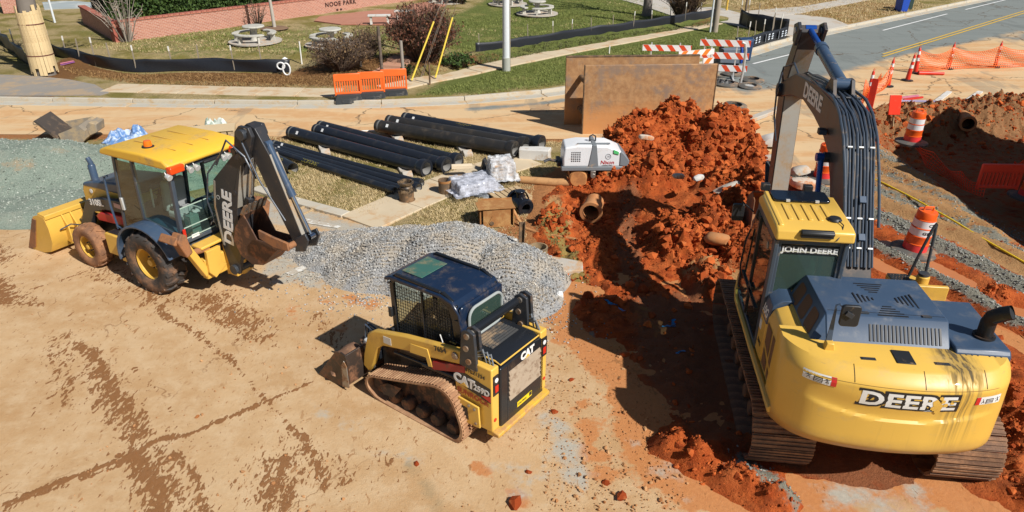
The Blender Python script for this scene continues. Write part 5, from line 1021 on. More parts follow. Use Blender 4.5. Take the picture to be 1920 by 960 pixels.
# rear towers with plates, links, lamps
for s in (-1, 1):
    tw = MB().prism([(-.80, .42), (-.74, 1.08), (-1.02, 1.42), (-1.42, 1.42), (-1.42, .36), (-1.05, .34)], s*.50, s*.66, 'yz').build('tower', YELC, CT, .02)
    MB().prism([(-.86, 1.30), (-.92, 1.86), (-1.02, 1.92), (-1.14, 1.88), (-1.18, 1.30)], s*.52, s*.57, 'yz').prism([(-.86, 1.30), (-.92, 1.86), (-1.02, 1.92), (-1.14, 1.88), (-1.18, 1.30)], s*.63, s*.68, 'yz').build('link', DARK, tw, .012)
    for y, z in ((-1.02, 1.82), (-1.0, 1.62), (-1.04, 1.42)): MB().cyl((s*.50, y, z), (s*.70, y, z), .045, n=14).build('link_pin', STEEL, tw)
    for j, yy in enumerate((-1.20, -1.26, -1.31)): MB().tube([(s*.58, -.98-j*.04, 1.45), (s*(.57-.02*j), yy, 1.62-j*.03), (s*.55, yy-.06, 1.40), (s*.54, yy, 1.2)], .014, 8).build('hydraulic_hose', mat('grey_hose', (.18, .20, .22), .4), tw)
    MB().box((s*.585, -1.425, 1.14), (.11, .02, .32)).build('lamp_recess', BLKD, tw); MB().box((s*.575, -1.436, 1.08), (.07, .014, .11)).build('tail_lamp', REDL, tw, .004); MB().lathe([(0, .012), (.035, .01), (.04, 0)], (s*.575, -1.43, 1.22), (0, -1, 0), 14).build('reverse_lamp', WHT, tw)
    MB().lathe([(0, .006), (.03, .006), (.03, 0)], (s*.60, -1.421, .55), (0, -1, 0), 16).build('reflector', REDL, tw)
xs_ = -.664
MB().prism([(-.72, .98), (-.80, 1.20), (-1.40, 1.10), (-1.40, .86)], xs_-.004, xs_+.01, 'yz').build('name_plate', BLKD, CT)
text('CAT', .20, WHT, CT, (xs_-.006, -.93, 1.04), (0, -1, -.05), (0, -.05, 1), bold=.012, xs=.95); MB().prism([(-.86, .96), (-1.0, .955), (-.93, 1.02)], xs_-.010, xs_-.0065, 'yz').build('logo_triangle', YELC, CT)
text('259D', .13, WHT, CT, (xs_-.006, -1.24, 1.01), (0, -1, -.05), (0, -.05, 1), bold=.005, xs=.95)
text('SUNROCK', .12, mat('red_brown_letters', (.36, .05, .02), .5, bump=0), CT, (xs_-.006, -1.08, .84), (0, -1, -.05), (0, -.05, 1), bold=.003, xs=1.0)
text('8TL21334', .085, BLKD, CT, (xs_-.006, -1.13, 1.25), (0, -1, -.04), (0, -.04, 1), bold=.002)
MB().prism([(-1.40, .88), (-1.40, .98), (-1.24, .93)], xs_-.010, xs_-.0065, 'yz').build('red_flash', REDP, CT)
MB().prism([(-1.05, 1.30), (-1.0, 1.42), (-1.12, 1.42), (-1.12, 1.28)], xs_-.012, xs_-.002, 'yz').build('lifting_eye', STEEL, CT)
pl = MB().prism([(-.76, .50), (-.70, .78), (-1.22, .74), (-1.24, .38), (-.9, .36)], -.72, -.69, 'yz').build('hatch_plate', YELC, CT, .01)
MB().prism([(-.93, .48), (-.90, .66), (-1.02, .64), (-1.04, .44)], -.724, -.7205, 'yz').build('plate_opening', BLKD, pl)
for y, z in ((-.80, .54), (-.78, .72), (-1.15, .68), (-1.17, .44), (-1.05, .70)): MB().cyl((-.72, y, z), (-.735, y, z), .022, n=8).build('bolt', STEEL, pl)
# lift arms
ao = [(-1.12, 1.36), (-1.10, 1.54), (-.80, 1.50), (.20, 1.33), (.86, 1.17), (1.02, 1.06), (1.16, .62), (1.20, .40), (1.08, .32), (.96, .50), (.82, .86), (.70, .96), (.10, 1.10), (-.30, 1.16), (-.85, 1.28)]
for s in (-1, 1):
    la = MB().prism(ao, s*.56, s*.66, 'yz').build('lift_arm', YEL, CT, .02)
    x = s*.664
    if s < 0: text('7654', .115, BLKD, la, (x-.002, -.50, 1.385), (0, -1, .18), (0, .18, 1), bold=.003)
    MB().prism([(.66, 1.04), (.66, 1.16), (.50, 1.17), (.50, 1.05)], x-.003, x+.003, 'yz').build('decal', mat('pale_decal', (.62, .60, .56), .4, bump=0), la)
    MB().prism([(.10, 1.10), (.08, 1.26), (-.26, 1.30), (-.34, 1.02), (-.26, 1.0), (-.22, 1.14)], x-.012, x+.004, 'yz').build('arm_bracket', YELC, la, .006)
    MB().prism([(-.95, 1.30), (-.34, 1.12), (-.30, 1.0), (-.36, .98), (-.95, 1.18)], s*.60, s*.67, 'yz').build('red_cover', mat('deep_red_paint', (.34, .018, .02), .4, dirt=(.2, .1, .06), amt=.3), CT, .01)
    MB().cyl((s*.60, -.95, 1.0), (s*.60, -.1, .94), .05, n=14).cyl((s*.60, -.15, .945), (s*.60, .5, .90), .028, n=12).build('lift_cylinder', CBLK, CT, 0, 40)
    cylinder('tilt_cylinder', (s*.50, .78, 1.0), (s*.42, 1.18, .62), .05, .55, CBLK, STEEL, CT)
    MB().lathe([(0, .02), (.05, .018), (.06, 0)], (s*.67, -.78, 1.40), (s, 0, 0), 14).build('pivot_pin', STEEL, la)
MB().tube([(-.62, -.96, 1.78), (.62, -.96, 1.78)], .065, 16).build('cross_tube', CBLK, CT, 0, 50)
MB().box((.45, -.62, 1.48), (.12, .26, .10)).build('cab_latch', YELC, CT, .02)
MB().box((0, 1.05, .55), (1.14, .10, .16)).build('arm_cross_member', CBLK, CT, .02)
cp = MB().box((0, 1.20, .42), (1.10, .09, .46), (.25, 0, 0)).build('coupler', STEEL, CT, .02)
for x in (-.44, -.38): MB().tube([(x, 1.1, .95), (x-.02, 1.28, 1.02), (x, 1.34, .78), (x, 1.24, .55)], .018, 8).build('hydraulic_hose', RUB, CT)
MB().box((-.40, 1.30, .62), (.2, .12, .26), (.3, 0, 0)).build('valve_block', CAST, CT, .02)
# bucket
BKM = mat('worn_bucket', (.055, .04, .032), .45, .3, dirt=(.34, .16, .08), amt=.5, scale=3.5, bump=.15, edge=.25)
pr = [(1.26, .70), (1.20, .42), (1.24, .16), (1.40, .04), (2.02, .0)]; pi_ = [(1.29, .70), (1.235, .42), (1.27, .18), (1.41, .075), (2.02, .02)]
bk = MB().prism(pr+pi_[::-1], -.92, .92, 'yz').build('bucket', BKM, CT, .005)
ep = [(1.26, .70), (1.20, .42), (1.24, .16), (1.40, .04), (2.02, .0), (2.0, .05), (1.50, .68), (1.36, .72)]
for s in (-1, 1): MB().prism(ep, s*.92, s*.945, 'yz').build('end_plate', BKM, bk, .004); MB().prism([(1.24, .10), (1.24, .5), (1.30, .6), (1.36, .5), (1.40, .06)], s*.945, s*.965, 'yz').build('side_rib', STEEL, bk, .006)
MB().box((0, 1.96, .016), (1.88, .16, .024)).build('cutting_edge', STEEL, bk)
for x in (-.55, .55): MB().prism([(1.22, .2), (1.12, .25), (1.14, .62), (1.26, .68)], x-.02, x+.02, 'yz').build('bucket_lug', STEEL, bk)
cl = [lump(60+i, 2, .8, .25) for i in range(2)]
for q, (cy_, cz_, cx_, cs_) in enumerate(((1.55, .42, -.5, .9), (1.5, .30, .1, 1.2), (1.62, .22, -.82, .8), (1.40, .66, -.35, .7))): link('clay_clump', mesh_np('clay_clump', cl[1][0]*np.array([.22, .14, .11])*cs_+np.array([cx_, cy_, cz_]), cl[1][1]), MUDT, bk, 40)
o = link('clay_clump', mesh_np('clay_clump', cl[0][0]*np.array([.22, .13, .10])+np.array([-.72, 1.45, .60]), cl[0][1]), MUDT, bk, 40)
# ================================================================== PIPES AND MATERIALS ON THE VERGE
PIPE = mat('black_pipe_coat', (.016, .019, .026), .32, dirt=(.10, .085, .065), amt=.30, scale=3, bump=.05, bscale=25, edge=.4)
PIPEB = mat('brown_black_pipe_coat', (.028, .026, .024), .38, dirt=(.12, .09, .06), amt=.4, scale=3, bump=.05, edge=.4)
BORE = mat('cement_lining', (.30, .29, .27), .9, bump=.2)
CONC = mat('concrete', (.46, .42, .36), .9, dirt=(.50, .30, .15), amt=.35, scale=3, bump=.3, bscale=45)
CONCW = mat('pale_concrete', (.62, .60, .56), .9, dirt=(.45, .33, .22), amt=.3, scale=4, bump=.3, bscale=45)
WOOD = mat('raw_timber', (.50, .36, .20), .8, dirt=(.30, .20, .11), amt=.35, scale=5, bump=.2)
RUST = mat('rusty_steel', (.36, .16, .05), .8, dirt=(.48, .27, .10), amt=.5, scale=3.5, bump=.25)
RUSTD = mat('brown_rusted_iron', (.13, .085, .05), .75, dirt=(.30, .17, .08), amt=.45, scale=5, bump=.25)
ORG = mat('orange_plastic', (.84, .15, .025), .4, dirt=(.5, .2, .08), amt=.12, scale=4, bump=.02)
ORGR = mat('red_orange_plastic', (.70, .035, .012), .4, dirt=(.45, .14, .06), amt=.15, scale=4, bump=.02)
REFW = mat('white_sheeting', (.78, .78, .78), .4, dirt=(.5, .35, .25), amt=.12, bump=0)
STRP = mat('orange_red_stripe', (.68, .07, .02), .4, bump=0)
def pipe(a, b, r, label, m=PIPE, bell=True, group='black iron water pipes laid on the verge', mark=None, bellw=1.28):
    a, b = Vector(a), Vector(b); L = (b-a).length; d = (b-a)/L
    mb = MB().lathe([(r*.86, .0), (r, .0), (r, L), (r*.86, L)], a, d, 28); o = mb.build('iron_pipe', m, None, 0, 50); tag(o, label, 'pipe', group)
    MB().lathe([(r*.86, 0), (r*.86, L)], a, d, 28).build('pipe_lining', BORE, o, 0, 60)
    if bell: MB().lathe([(r*1.0, L-.28), (r*bellw*.9, L-.22), (r*bellw, L-.16), (r*bellw, L), (r*.95, L), (r*.9, L-.12)], a, d, 28).build('bell_end', m, o, 0, 50)
    MB().lathe([(r*1.02, .10), (r*1.03, .13), (r*1.02, .16)], a, d, 28).build('end_band', mat('pipe_band', (.16, .16, .15), .6), o, 0, 50)
    side = d.cross(Vector((0, 0, 1))).normalized(); side = side if side.y < 0 else -side
    n = (side*.8+Vector((0, 0, .6))).normalized(); p = a+d*(mark or .5)+n*(r*1.005); q = d*.045; w = n.cross(d)*.05
    MB().add([p-q-w, p+q-w, p+q+w, p-q+w], [(0, 1, 2, 3)]).build('tag_label', WHT, o)
    return o
pipe(G(512, 268, .13), G(790, 344, .13), .095, 'thin black pipe at the back of the four narrow pipes'); pipe(G(506, 274, .13), G(785, 352, .13), .105, 'thin black pipe second from the back of the four narrow pipes'); pipe(G(500, 276, .12), G(764, 357, .12), .095, 'thin black pipe touching the narrow pipe nearest the dry grass'); pipe(G(494, 277, .12), G(742, 358, .12), .095, 'thin black pipe at the front of the four narrow pipes, beside the dry grass')
pipe(G(490, 284, .16), G(549, 316, .16), .165, 'short thick black pipe end lying behind the digging arm', bell=False, mark=.2)
pipe(G(545, 248, .22), G(800, 316, .22), .19, 'big black pipe at the front of the middle stack, capped at its far end'); pipe(G(592, 243, .22), G(838, 310, .22), .18, 'big black pipe in the middle of the middle stack'); pipe(G(600, 236, .22), G(860, 302, .22), .17, 'big black pipe at the back of the middle stack')
pipe(G(708, 236, .28), G(966, 281, .28), .20, 'brownish black pipe at the front of the far stack by the street', PIPEB); pipe(G(728, 227, .28), G(986, 273, .28), .20, 'big black pipe in the middle of the far stack by the street', PIPEB); pipe(G(758, 222, .28), G(1016, 270, .28), .20, 'big black pipe at the back of the far stack by the street')
SPY = mat('spray_yellow', (.50, .42, .05), .7, bump=0)
def scribble(par, a, d, r, L0, n_, sd):
    r_ = random.Random(sd); d = d.normalized(); s_ = d.cross(Vector((0, 0, 1))).normalized(); s_ = s_ if s_.y < 0 else -s_; b = MB()
    for i in range(n_):
        pts = []
        for j in range(5): th = .35+.9*((j+i) % 2)+r_.uniform(-.15, .15); pts.append(a+d*(L0+i*.11+j*.03)+(s_*math.cos(th)+Vector((0, 0, 1))*math.sin(th))*(r*1.01))
        b.tube(pts, .007, 4)
    o = b.build('spray_mark', SPY, par, 0, 0); o['kind'] = 'stuff'
for nm_, a_, b2_, r_, L0, n_ in ((4, (490, 284, .16), (549, 316, .16), .165, 1.05, 4), (3, (494, 277, .12), (742, 358, .12), .095, 1.9, 6), (10, (758, 222, .28), (1016, 270, .28), .20, 2.1, 5)):
    P_ = [o for o in COL.objects if o.name.startswith('iron_pipe')]; scribble(P_[nm_], G(*a_), G(*b2_)-G(*a_), r_, L0, n_, nm_)
for i, (x, y, lb) in enumerate([(607, 281, 'first from the backhoe'), (757, 322, 'near the bell ends of the middle stack'), (742, 258, 'under the left part of the far stack'), (868, 283, 'under the right part of the far stack')]):
    p = G(x, y, 0); o = MB().prism([(-.6, 0), (.55, 0), (.6, .20), (.42, .10), (.25, .10), (.12, .16), (-.05, .09), (-.25, .09), (-.42, .17), (-.6, .10)], -.13, .13, 'yz').build('pipe_cradle', CONC, None, .015); o.location = p; o.rotation_euler = (0, 0, .35); tag(o, 'pale scalloped concrete cradle block '+lb, 'block', 'pipe cradle blocks')
for (a, b, lb) in (((775, 258), (860, 274), 'upper thin white rod lying in the shade of the far pipes'), ((790, 262), (875, 276), 'lower thin white rod lying in the shade of the far pipes'), ((893, 278), (975, 297), 'thin white rod lying right of the pipe ends'), ((668, 246), (727, 244), 'flat white strip lying between the pipe stacks')):
    tag(MB().tube([G(*a, .03), G(*b, .03)], .022, 6).build('plastic_rod', WHT), lb, 'rod')
# iron fitting standing on the slab
t = thing('pipe_fitting', 'dark iron pipe fitting with flanges standing upright on the concrete walk', 'pipe fitting', G(763, 376, .03))
FIT = mat('dark_iron', (.05, .04, .032), .45, .3, dirt=(.26, .17, .09), amt=.45, scale=7, bump=.1)
MB().lathe([(.21, 0), (.21, .03), (.18, .03), (.185, .22), (.20, .25), (0, .25)], (0, 0, 0)).build('base_sleeve', RUSTD, t, 0, 40); MB().lathe([(.20, .25), (.20, .29), (.15, .31), (.16, .36), (.13, .40), (.19, .46), (.20, .50), (.15, .50), (.14, .4)], (0, 0, 0)).build('bell_body', FIT, t, 0, 40)
for i in range(6): a = i*math.pi/3; MB().cyl((.185*math.cos(a), .185*math.sin(a), .24), (.185*math.cos(a), .185*math.sin(a), .33), .02, n=6).build('bolt', FIT, t)
t = thing('pipe_sleeve', 'open brown iron sleeve standing on the walk left of the wrapped sacks', 'pipe sleeve', G(835, 362, .03)); MB().lathe([(.155, .0), (.165, .0), (.165, .36), (.145, .36), (.145, .02)], (0, 0, 0)).build('sleeve_wall', RUSTD, t, 0, 40); MB().lathe([(.168, .30), (.172, .33), (.168, .36)], (0, 0, 0)).build('sleeve_rim', RUST, t, 0, 40)
def pallet(loc, rz, label, w=1.0, l=1.0):
    t = thing('pallet', label, 'pallet', loc, rz)
    for i in range(6): MB().box((-w/2+w/12+i*w/6, 0, .115), (w/6-.03, l, .022)).build('plank', WOOD, t)
    for y in (-.42, 0, .42): MB().box((0, y*l, .05), (w, .09, .09)).build('bearer', WOOD, t)
    return t
def sacks(loc, rz, label, nx, ny, nz, sx, sy, sz, m, wrapm, z0=.0):
    t = thing('sack_stack', label, 'sack stack', loc, rz)
    for k in range(nz):
        for i in range(nx):
            for j in range(ny):
                o = MB().prism(rrect(0, 0, sx*.96, sy*.96, .05, 3), 0, sz*.94, 'xy').build('sack', m, t, .025)
                o.location = ((i-(nx-1)/2)*sx+random.uniform(-.02, .02), (j-(ny-1)/2)*sy+random.uniform(-.02, .02), z0+k*sz); o.rotation_euler = (random.uniform(-.03, .03), random.uniform(-.03, .03), random.uniform(-.06, .06))
    # crumpled film over the stack
    x_, y_, f_ = grid(np.linspace(-1, 1, 34), np.linspace(-1, 1, 34)); q = np.maximum(np.abs(x_), np.abs(y_)); W2, L2, H2 = nx*sx/2+.03, ny*sy/2+.03, z0+nz*sz+.03
    fl = sst(q, .62, .82); X_ = x_*W2*np.where(q > .7, .7/q*1.02, 1.0)/.7*(1+.30*sst(q, .8, 1.0)); Y_ = y_*L2*np.where(q > .7, .7/q*1.02, 1.0)/.7*(1+.30*sst(q, .8, 1.0))
    Z_ = H2*(1-fl)+.02+.05*fbm(x_*5+loc[0], y_*5, 9, 3)+.10*fl*(1-fl); X_ = X_+.05*fbm(x_*6, y_*6, 19, 3); Y_ = Y_+.05*fbm(x_*6, y_*6, 29, 3)
    link('plastic_film', mesh_np('plastic_film', np.stack([X_, Y_, np.maximum(Z_, .015)], -1).reshape(-1, 3), f_), wrapm, t, 40); return t
def filmmat(name, op, col=(.85, .87, .9)):
    k = NT(name); out = k.t.nodes['Material Output']; tr = k.n('BsdfTransparent'); tr.inputs[0].default_value = (.93, .95, .96, 1)
    df = k.n('BsdfPrincipled'); df.inputs['Base Color'].default_value = (*col, 1); df.inputs['Roughness'].default_value = .18
    mx = k.n('MixShader'); co = k.coord(); k.l(k.ramp(k.noise(co, 7, 5, .7), .3, .65, max(op-.3, 0), min(op+.3, 1)), mx.inputs[0]); k.l(tr.outputs[0], mx.inputs[1]); k.l(df.outputs[0], mx.inputs[2]); k.l(mx.outputs[0], out.inputs[0])
    bp = k.n('Bump'); bp.inputs['Strength'].default_value = .6; k.l(k.noise(co, 18, 4, .6), bp.inputs['Height']); k.l(bp.outputs[0], df.inputs['Normal']); return k.m
FILM = filmmat('clear_film', .45); FILMW = filmmat('milky_film', .55, (.62, .64, .72))
SACK = mat('grey_sack', (.42, .40, .42), .7, bump=.1); SACKT = mat('tan_sack', (.52, .37, .26), .7, bump=.1)
pallet(G(886, 352, .03), .5, 'timber pallet under the low pile of film-wrapped grey sacks', 1.05, .85); sacks(G(886, 352, .16), .5, 'low pile of grey sacks under crumpled milky plastic film', 2, 2, 3, .48, .38, .07, SACK, FILMW)
pallet(G(940, 330, .03), .2, 'timber pallet under the taller pile of tan sacks', .85, .7); sacks(G(940, 330, .16), .2, 'taller pile of tan sacks with clear film slipping off it', 1, 2, 5, .58, .34, .085, SACKT, FILM)
tag(MB().box(G(866, 312, .33), (.55, .14, .10), (0, 0, .12)).build('timber_block', mat('new_timber', (.78, .64, .45), .8, bump=.1), None, .006), 'short new timber block on the pipe ends by the wrapped sacks', 'timber block')
def crumple(name, label, cat, px, py, sx, sy, h, m, rz=0, seed=0, z0=.02):
    x_, y_, f_ = grid(np.linspace(-1, 1, 40), np.linspace(-1, 1, 40)); q = np.hypot(x_, y_); e = np.clip(1-q, 0, 1)
    Z_ = h*sst(e, 0, .5)*(.55+.9*fbm(x_*2.4, y_*2.4, seed, 4))+.02*fbm(x_*9, y_*9, seed+4, 3)*e; k_ = q.ravel()[f_].max(1) < 1+.0
    kk = (q+.18*fbm(x_*3, y_*3, seed+7, 3)).ravel()[f_].max(1) < .97
    o = link(name, mesh_np(name, np.stack([x_*sx, y_*sy, np.maximum(Z_, .0)+.012], -1).reshape(-1, 3), f_[kk]), m, None, 50); s = o.modifiers.new('skin', 'SOLIDIFY'); s.thickness = .012
    o.location = G(px, py, z0); o.rotation_euler = (0, 0, rz); return tag(o, label, cat)
crumple('crumpled_sheet', 'crumpled grey sheeting lying between the sacks and the rusty box', 'sheeting', 909, 366, .42, .25, .20, mat('grey_crumpled_sheet', (.34, .37, .40), .4, dirt=(.08, .08, .09), amt=.5, scale=9, bump=.2), -.4, 3)
crumple('black_hose_heap', 'tangled black sheeting heaped against the tan sacks', 'sheeting', 917, 322, .30, .34, .34, BLK, .2, 5); crumple('blue_tarp', 'crumpled blue tarpaulin lying behind the yellow cab roof', 'tarpaulin', 240, 262, .75, .5, .42, mat('blue_tarp', (.12, .24, .48), .3, dirt=(.55, .62, .72), amt=.45, scale=5, bump=.2), .3, 11)
# black valve body on a pallet
pallet(G(955, 372, .02), .5, 'timber pallet beside the black valve body', .9, .75)
t = thing('valve_body', 'glossy black flanged valve body lying with its bore facing the street', 'valve body', G(975, 380, .22), .25); GB = mat('gloss_black', (.012, .014, .02), .15, dirt=(.2, .14, .09), amt=.15, bump=.02)
MB().lathe([(.11, -.30), (.20, -.30), (.22, -.26), (.22, -.22), (.17, -.20), (.17, .2), (.22, .22), (.22, .28), (0, .28)], (0, 0, 0), (-.25, 1, .12)).build('barrel', GB, t, 0, 40); MB().lathe([(.115, -.29), (.115, .1), (0, .1)], (0, 0, 0), (-.25, 1, .12)).build('bore', BLKD, t, 0, 40)
MB().cyl((0, 0, .10), (0, 0, .27), .09, n=16).cyl((0, 0, .27), (0, 0, .31), .12, n=16).build('bonnet', GB, t, .01); MB().lathe([(.12, -.02), (.16, 0), (.12, .02), (.12, -.02)], (.18, .1, .1), (1, .2, .3)).build('side_ring', GB, t, 0, 50)
# rusty folded steel box, leaning channel
t = thing('steel_box', 'rusty open steel box with folded lid standing on the dry grass', 'steel box', G(930, 418, .02), .12)
MB().box((0, 0, .02), (.78, .50, .02)).build('floor_plate', RUST, t); MB().box((.0, -.25, .22), (.62, .02, .42)).build('front_plate', RUST, t); MB().box((0, .25, .26), (.78, .02, .50)).build('back_plate', RUST, t); MB().box((.38, 0, .24), (.02, .5, .46)).build('end_plate', RUST, t)
MB().prism([(-.42, -.30), (.42, -.27), (.36, .22), (.0, .38), (-.46, .12)], .46, .48, 'xy').build('lid_plate', RUST, t); MB().prism([(-.25, .02), (.05, .02), (-.1, .30)], -.275, -.262, 'xz').build('gusset', RUST, t); MB().cyl((-.12, -.27, .12), (-.12, -.29, .12), .05, n=14).build('eye', RUSTD, t)
MB().box((-.37, -.22, .23), (.03, .03, .44)).build('corner_post', RUST, t)
t = thing('steel_post', 'brown steel channel post standing among concrete pieces beside the gravel', 'steel post', G(977, 487, .02), .15); MB().box((0, 0, .42), (.11, .015, .84), (-.10, .05, 0)).build('web', RUSTD, t); MB().box((-.05, -.03, .42), (.014, .07, .84), (-.10, .05, 0)).build('flange', RUSTD, t); MB().box((.055, -.03, .42), (.014, .07, .84), (-.10, .05, 0)).build('flange', RUSTD, t)
crv = [G(962, 393, .30), G(972, 412, .16), G(985, 428, .05), G(1010, 437, .03), G(1070, 447, .05), G(1120, 457, .05), G(1150, 468, .03)]
o = tag(MB().tube(crv, .035, 8).build('clay_hose', mat('clay_smeared_hose', (.42, .19, .07), .8, dirt=(.55, .30, .12), amt=.5, bump=.2)), 'clay-smeared hose snaking from the rusty box across the orange ground', 'hose')
def slab(name, label, px, py, poly, z0, z1, m, tilt=(0, 0, 0), cat='concrete slab'):
    o = MB().prism(poly, z0, z1, 'xy').build(name, m, None, .02); o.location = G(px, py, 0.02); o.rotation_euler = tilt
    d = o.modifiers.new('sub', 'SUBSURF'); d.subdivision_type = 'SIMPLE'; d.levels = d.render_levels = 2
    tx = bpy.data.textures.get('chip') or bpy.data.textures.new('chip', 'CLOUDS'); tx.noise_scale = .12; dm = o.modifiers.new('chip', 'DISPLACE'); dm.texture = tx; dm.strength = .03; return tag(o, label, cat)
slab('concrete_slab', 'tilted grey concrete slab leaning beside the brown steel post', 945, 478, [(-.30, -.34), (.26, -.36), (.32, .30), (-.24, .34)], 0, .12, CONCW, (.45, -.12, .1))
slab('concrete_slab', 'broken pale concrete slab under the brown iron ring', 1035, 505, [(-.75, .10), (-.35, .30), (.05, .30), (.62, .12), (.60, -.22), (.1, -.30), (-.3, -.12)], 0, .14, CONC, (.05, .04, 0))
slab('concrete_block', 'weathered white concrete block below the far pipe ends', 1003, 297, [(-.45, -.15), (.40, -.2), (.45, .14), (.2, .22), (-.45, .16)], 0, .30, CONCW, (0, 0, -.12), 'concrete block')
slab('foam_block', 'small white block lying by the edge of the grey gravel heap', 1045, 556, [(-.10, -.06), (.10, -.07), (.11, .06), (-.10, .07)], 0, .09, WHT, (.1, 0, .2), 'block')
t = thing('iron_ring', 'brown iron ring standing on the broken concrete slab', 'iron ring', G(1009, 487, .14)); MB().lathe([(.175, 0), (.185, 0), (.185, .28), (.19, .30), (.165, .30), (.160, .02)], (0, 0, 0)).build('ring_wall', mat('tan_iron', (.26, .19, .11), .8, dirt=(.40, .26, .13), amt=.5, bump=.2), t, 0, 40); MB().lathe([(.19, .27), (.20, .285), (.19, .30)], (0, 0, 0)).build('ring_rim', RUSTD, t, 0, 40)
lg = MB().tube([G(976, 337, .10), G(1040, 342, .10), G(1104, 343, .10)], [.10, .11, .10], 12).build('log', mat('peeled_log', (.50, .27, .11), .85, dirt=(.34, .17, .07), amt=.4, scale=3, bump=.3), None, 0, 50); tag(lg, 'peeled orange timber log lying in front of the white roller', 'log'); MB().cyl(G(975, 337, .10), G(977, 337, .10), .085, n=12).build('cut_end', WOOD, lg)
tag(MB().bar(G(553, 396, .03), G(577, 384, .03), .06, .03).bar(G(548, 410, .03), G(586, 393, .03), .06, .03).bar(G(553, 396, .035), G(566, 408, .035), .05, .03).bar(G(577, 384, .035), G(586, 393, .035), .05, .03).build('formwork', WOOD), 'small open square of timber battens lying on the kerb behind the digging arm', 'formwork')
# broken clay sewer pipe in the dug ground
CLP = mat('clay_sewer_pipe', (.50, .23, .09), .75, dirt=(.50, .19, .06), amt=.5, scale=4, bump=.2)
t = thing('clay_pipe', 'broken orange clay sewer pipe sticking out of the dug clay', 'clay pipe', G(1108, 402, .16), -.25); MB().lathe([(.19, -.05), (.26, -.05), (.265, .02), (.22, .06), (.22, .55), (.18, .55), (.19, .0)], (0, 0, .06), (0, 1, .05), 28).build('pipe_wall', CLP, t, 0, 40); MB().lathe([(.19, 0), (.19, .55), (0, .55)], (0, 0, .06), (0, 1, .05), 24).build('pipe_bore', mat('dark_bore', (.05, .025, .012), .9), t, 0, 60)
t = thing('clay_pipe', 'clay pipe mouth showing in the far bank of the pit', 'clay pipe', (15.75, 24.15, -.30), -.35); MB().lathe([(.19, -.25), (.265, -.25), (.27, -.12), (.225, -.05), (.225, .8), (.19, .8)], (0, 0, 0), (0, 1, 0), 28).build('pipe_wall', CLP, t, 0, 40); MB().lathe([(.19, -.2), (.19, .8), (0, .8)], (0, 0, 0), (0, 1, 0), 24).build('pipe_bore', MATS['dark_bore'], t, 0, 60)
# boulders and broken pavement in the heap
PB = mat('clay_stained_concrete', (.60, .50, .40), .9, dirt=(.52, .20, .07), amt=.5, scale=2.6, bump=.35, bscale=30)
def rock(px, py, z, s, label, m=PB, seed=1, rz=0, name='broken_pavement'):
    V, F_ = lump(seed, 1 if m is Mclod.m else 2, 1, .38 if m is Mclod.m else .13); V = V if m is Mclod.m else np.sign(V)*np.abs(V)**.75; me = mesh_np(name, V*np.array(s), F_); o = link(name, me, m, None, 0 if m is Mclod.m else 32); me.shade_flat() if m is Mclod.m else None; o.location = G(px, py, z); o.rotation_euler = (.1*(seed % 3-1), .12*(seed % 4-1.5), rz); return tag(o, label, 'rubble')
rock(1385, 366, .30, (.62, .34, .22), 'large pale stained boulder half buried in the clay left of the arm', seed=31, rz=.2); rock(1372, 352, .55, (.25, .14, .12), 'small dark-edged slab leaning on the large pale boulder', CONC, 32, .5)
rock(1452, 262, .22, (.45, .35, .20), 'grey slab chunk with white edge behind the digger arm', CONCW, 33, .3); rock(1508, 345, .25, (.35, .25, .14), 'flat pale slab chunk right of the digger arm', PB, 34, -.4); rock(1520, 372, .2, (.34, .22, .12), 'white pavement chunk just above the cab roof', PB, 35, .3)
rock(1500, 320, .25, (.26, .2, .12), 'grey rubble piece beside the orange drum behind the arm', CONC, 36, .1); rock(1310, 333, .78, (.16, .1, .06), 'bright white flake on the right flank of the spoil heap', CONCW, 37, .6); rock(1272, 330, .95, (.15, .1, .06), 'small pinkish slab flake on the face of the spoil heap', PB, 38, .2); rock(1212, 258, 1.15, (.22, .12, .07), 'tan sandstone slab near the top of the spoil heap', PB, 39, .2)
rock(1440, 300, .35, (.3, .18, .14), 'dark tan chunk at the right foot of the spoil heap', CONC, 40, -.3); rock(1345, 448, .6, (.26, .17, .11), 'orange sandstone block on the lower clay heap', CLP, 41, -.5)
for i, (x, y, s, lb) in enumerate([(1040, 772, .07, 'orange clay clod right of the tracked loader'), (1072, 712, .05, 'small clay clod near the yellow bumper'), (965, 942, .12, 'large crumbled clay clod at the bottom edge of the yard'), (1135, 905, .06, 'clay clod lying on the pale yard left of the digger'), (1165, 930, .09, 'flat clay clod at the bottom of the yard near the ridge'), (780, 870, .05, 'clay clod on the wet patch of the yard'), (990, 885, .055, 'clay clod between the pale patches of the yard')]):
    rock(x, y, s*.3, (s, s*.8, s*.6), lb, Mclod.m, 50+i, i, 'clay_clod')
slab('kerb_piece', 'broken length of kerb showing beside the mound on the far right of the shield', 1432, 218, [(-1.4, -.12), (1.5, -.14), (1.5, .14), (-.2, .12), (-1.4, .14)], 0, .13, CONC, (0, .01, .78), 'kerb')
slab('kerb_piece', 'second broken length of kerb nearer the spoil heap', 1385, 248, [(-.8, -.12), (.7, -.12), (.75, .12), (-.8, .12)], 0, .10, CONC, (0, .03, .83), 'kerb')

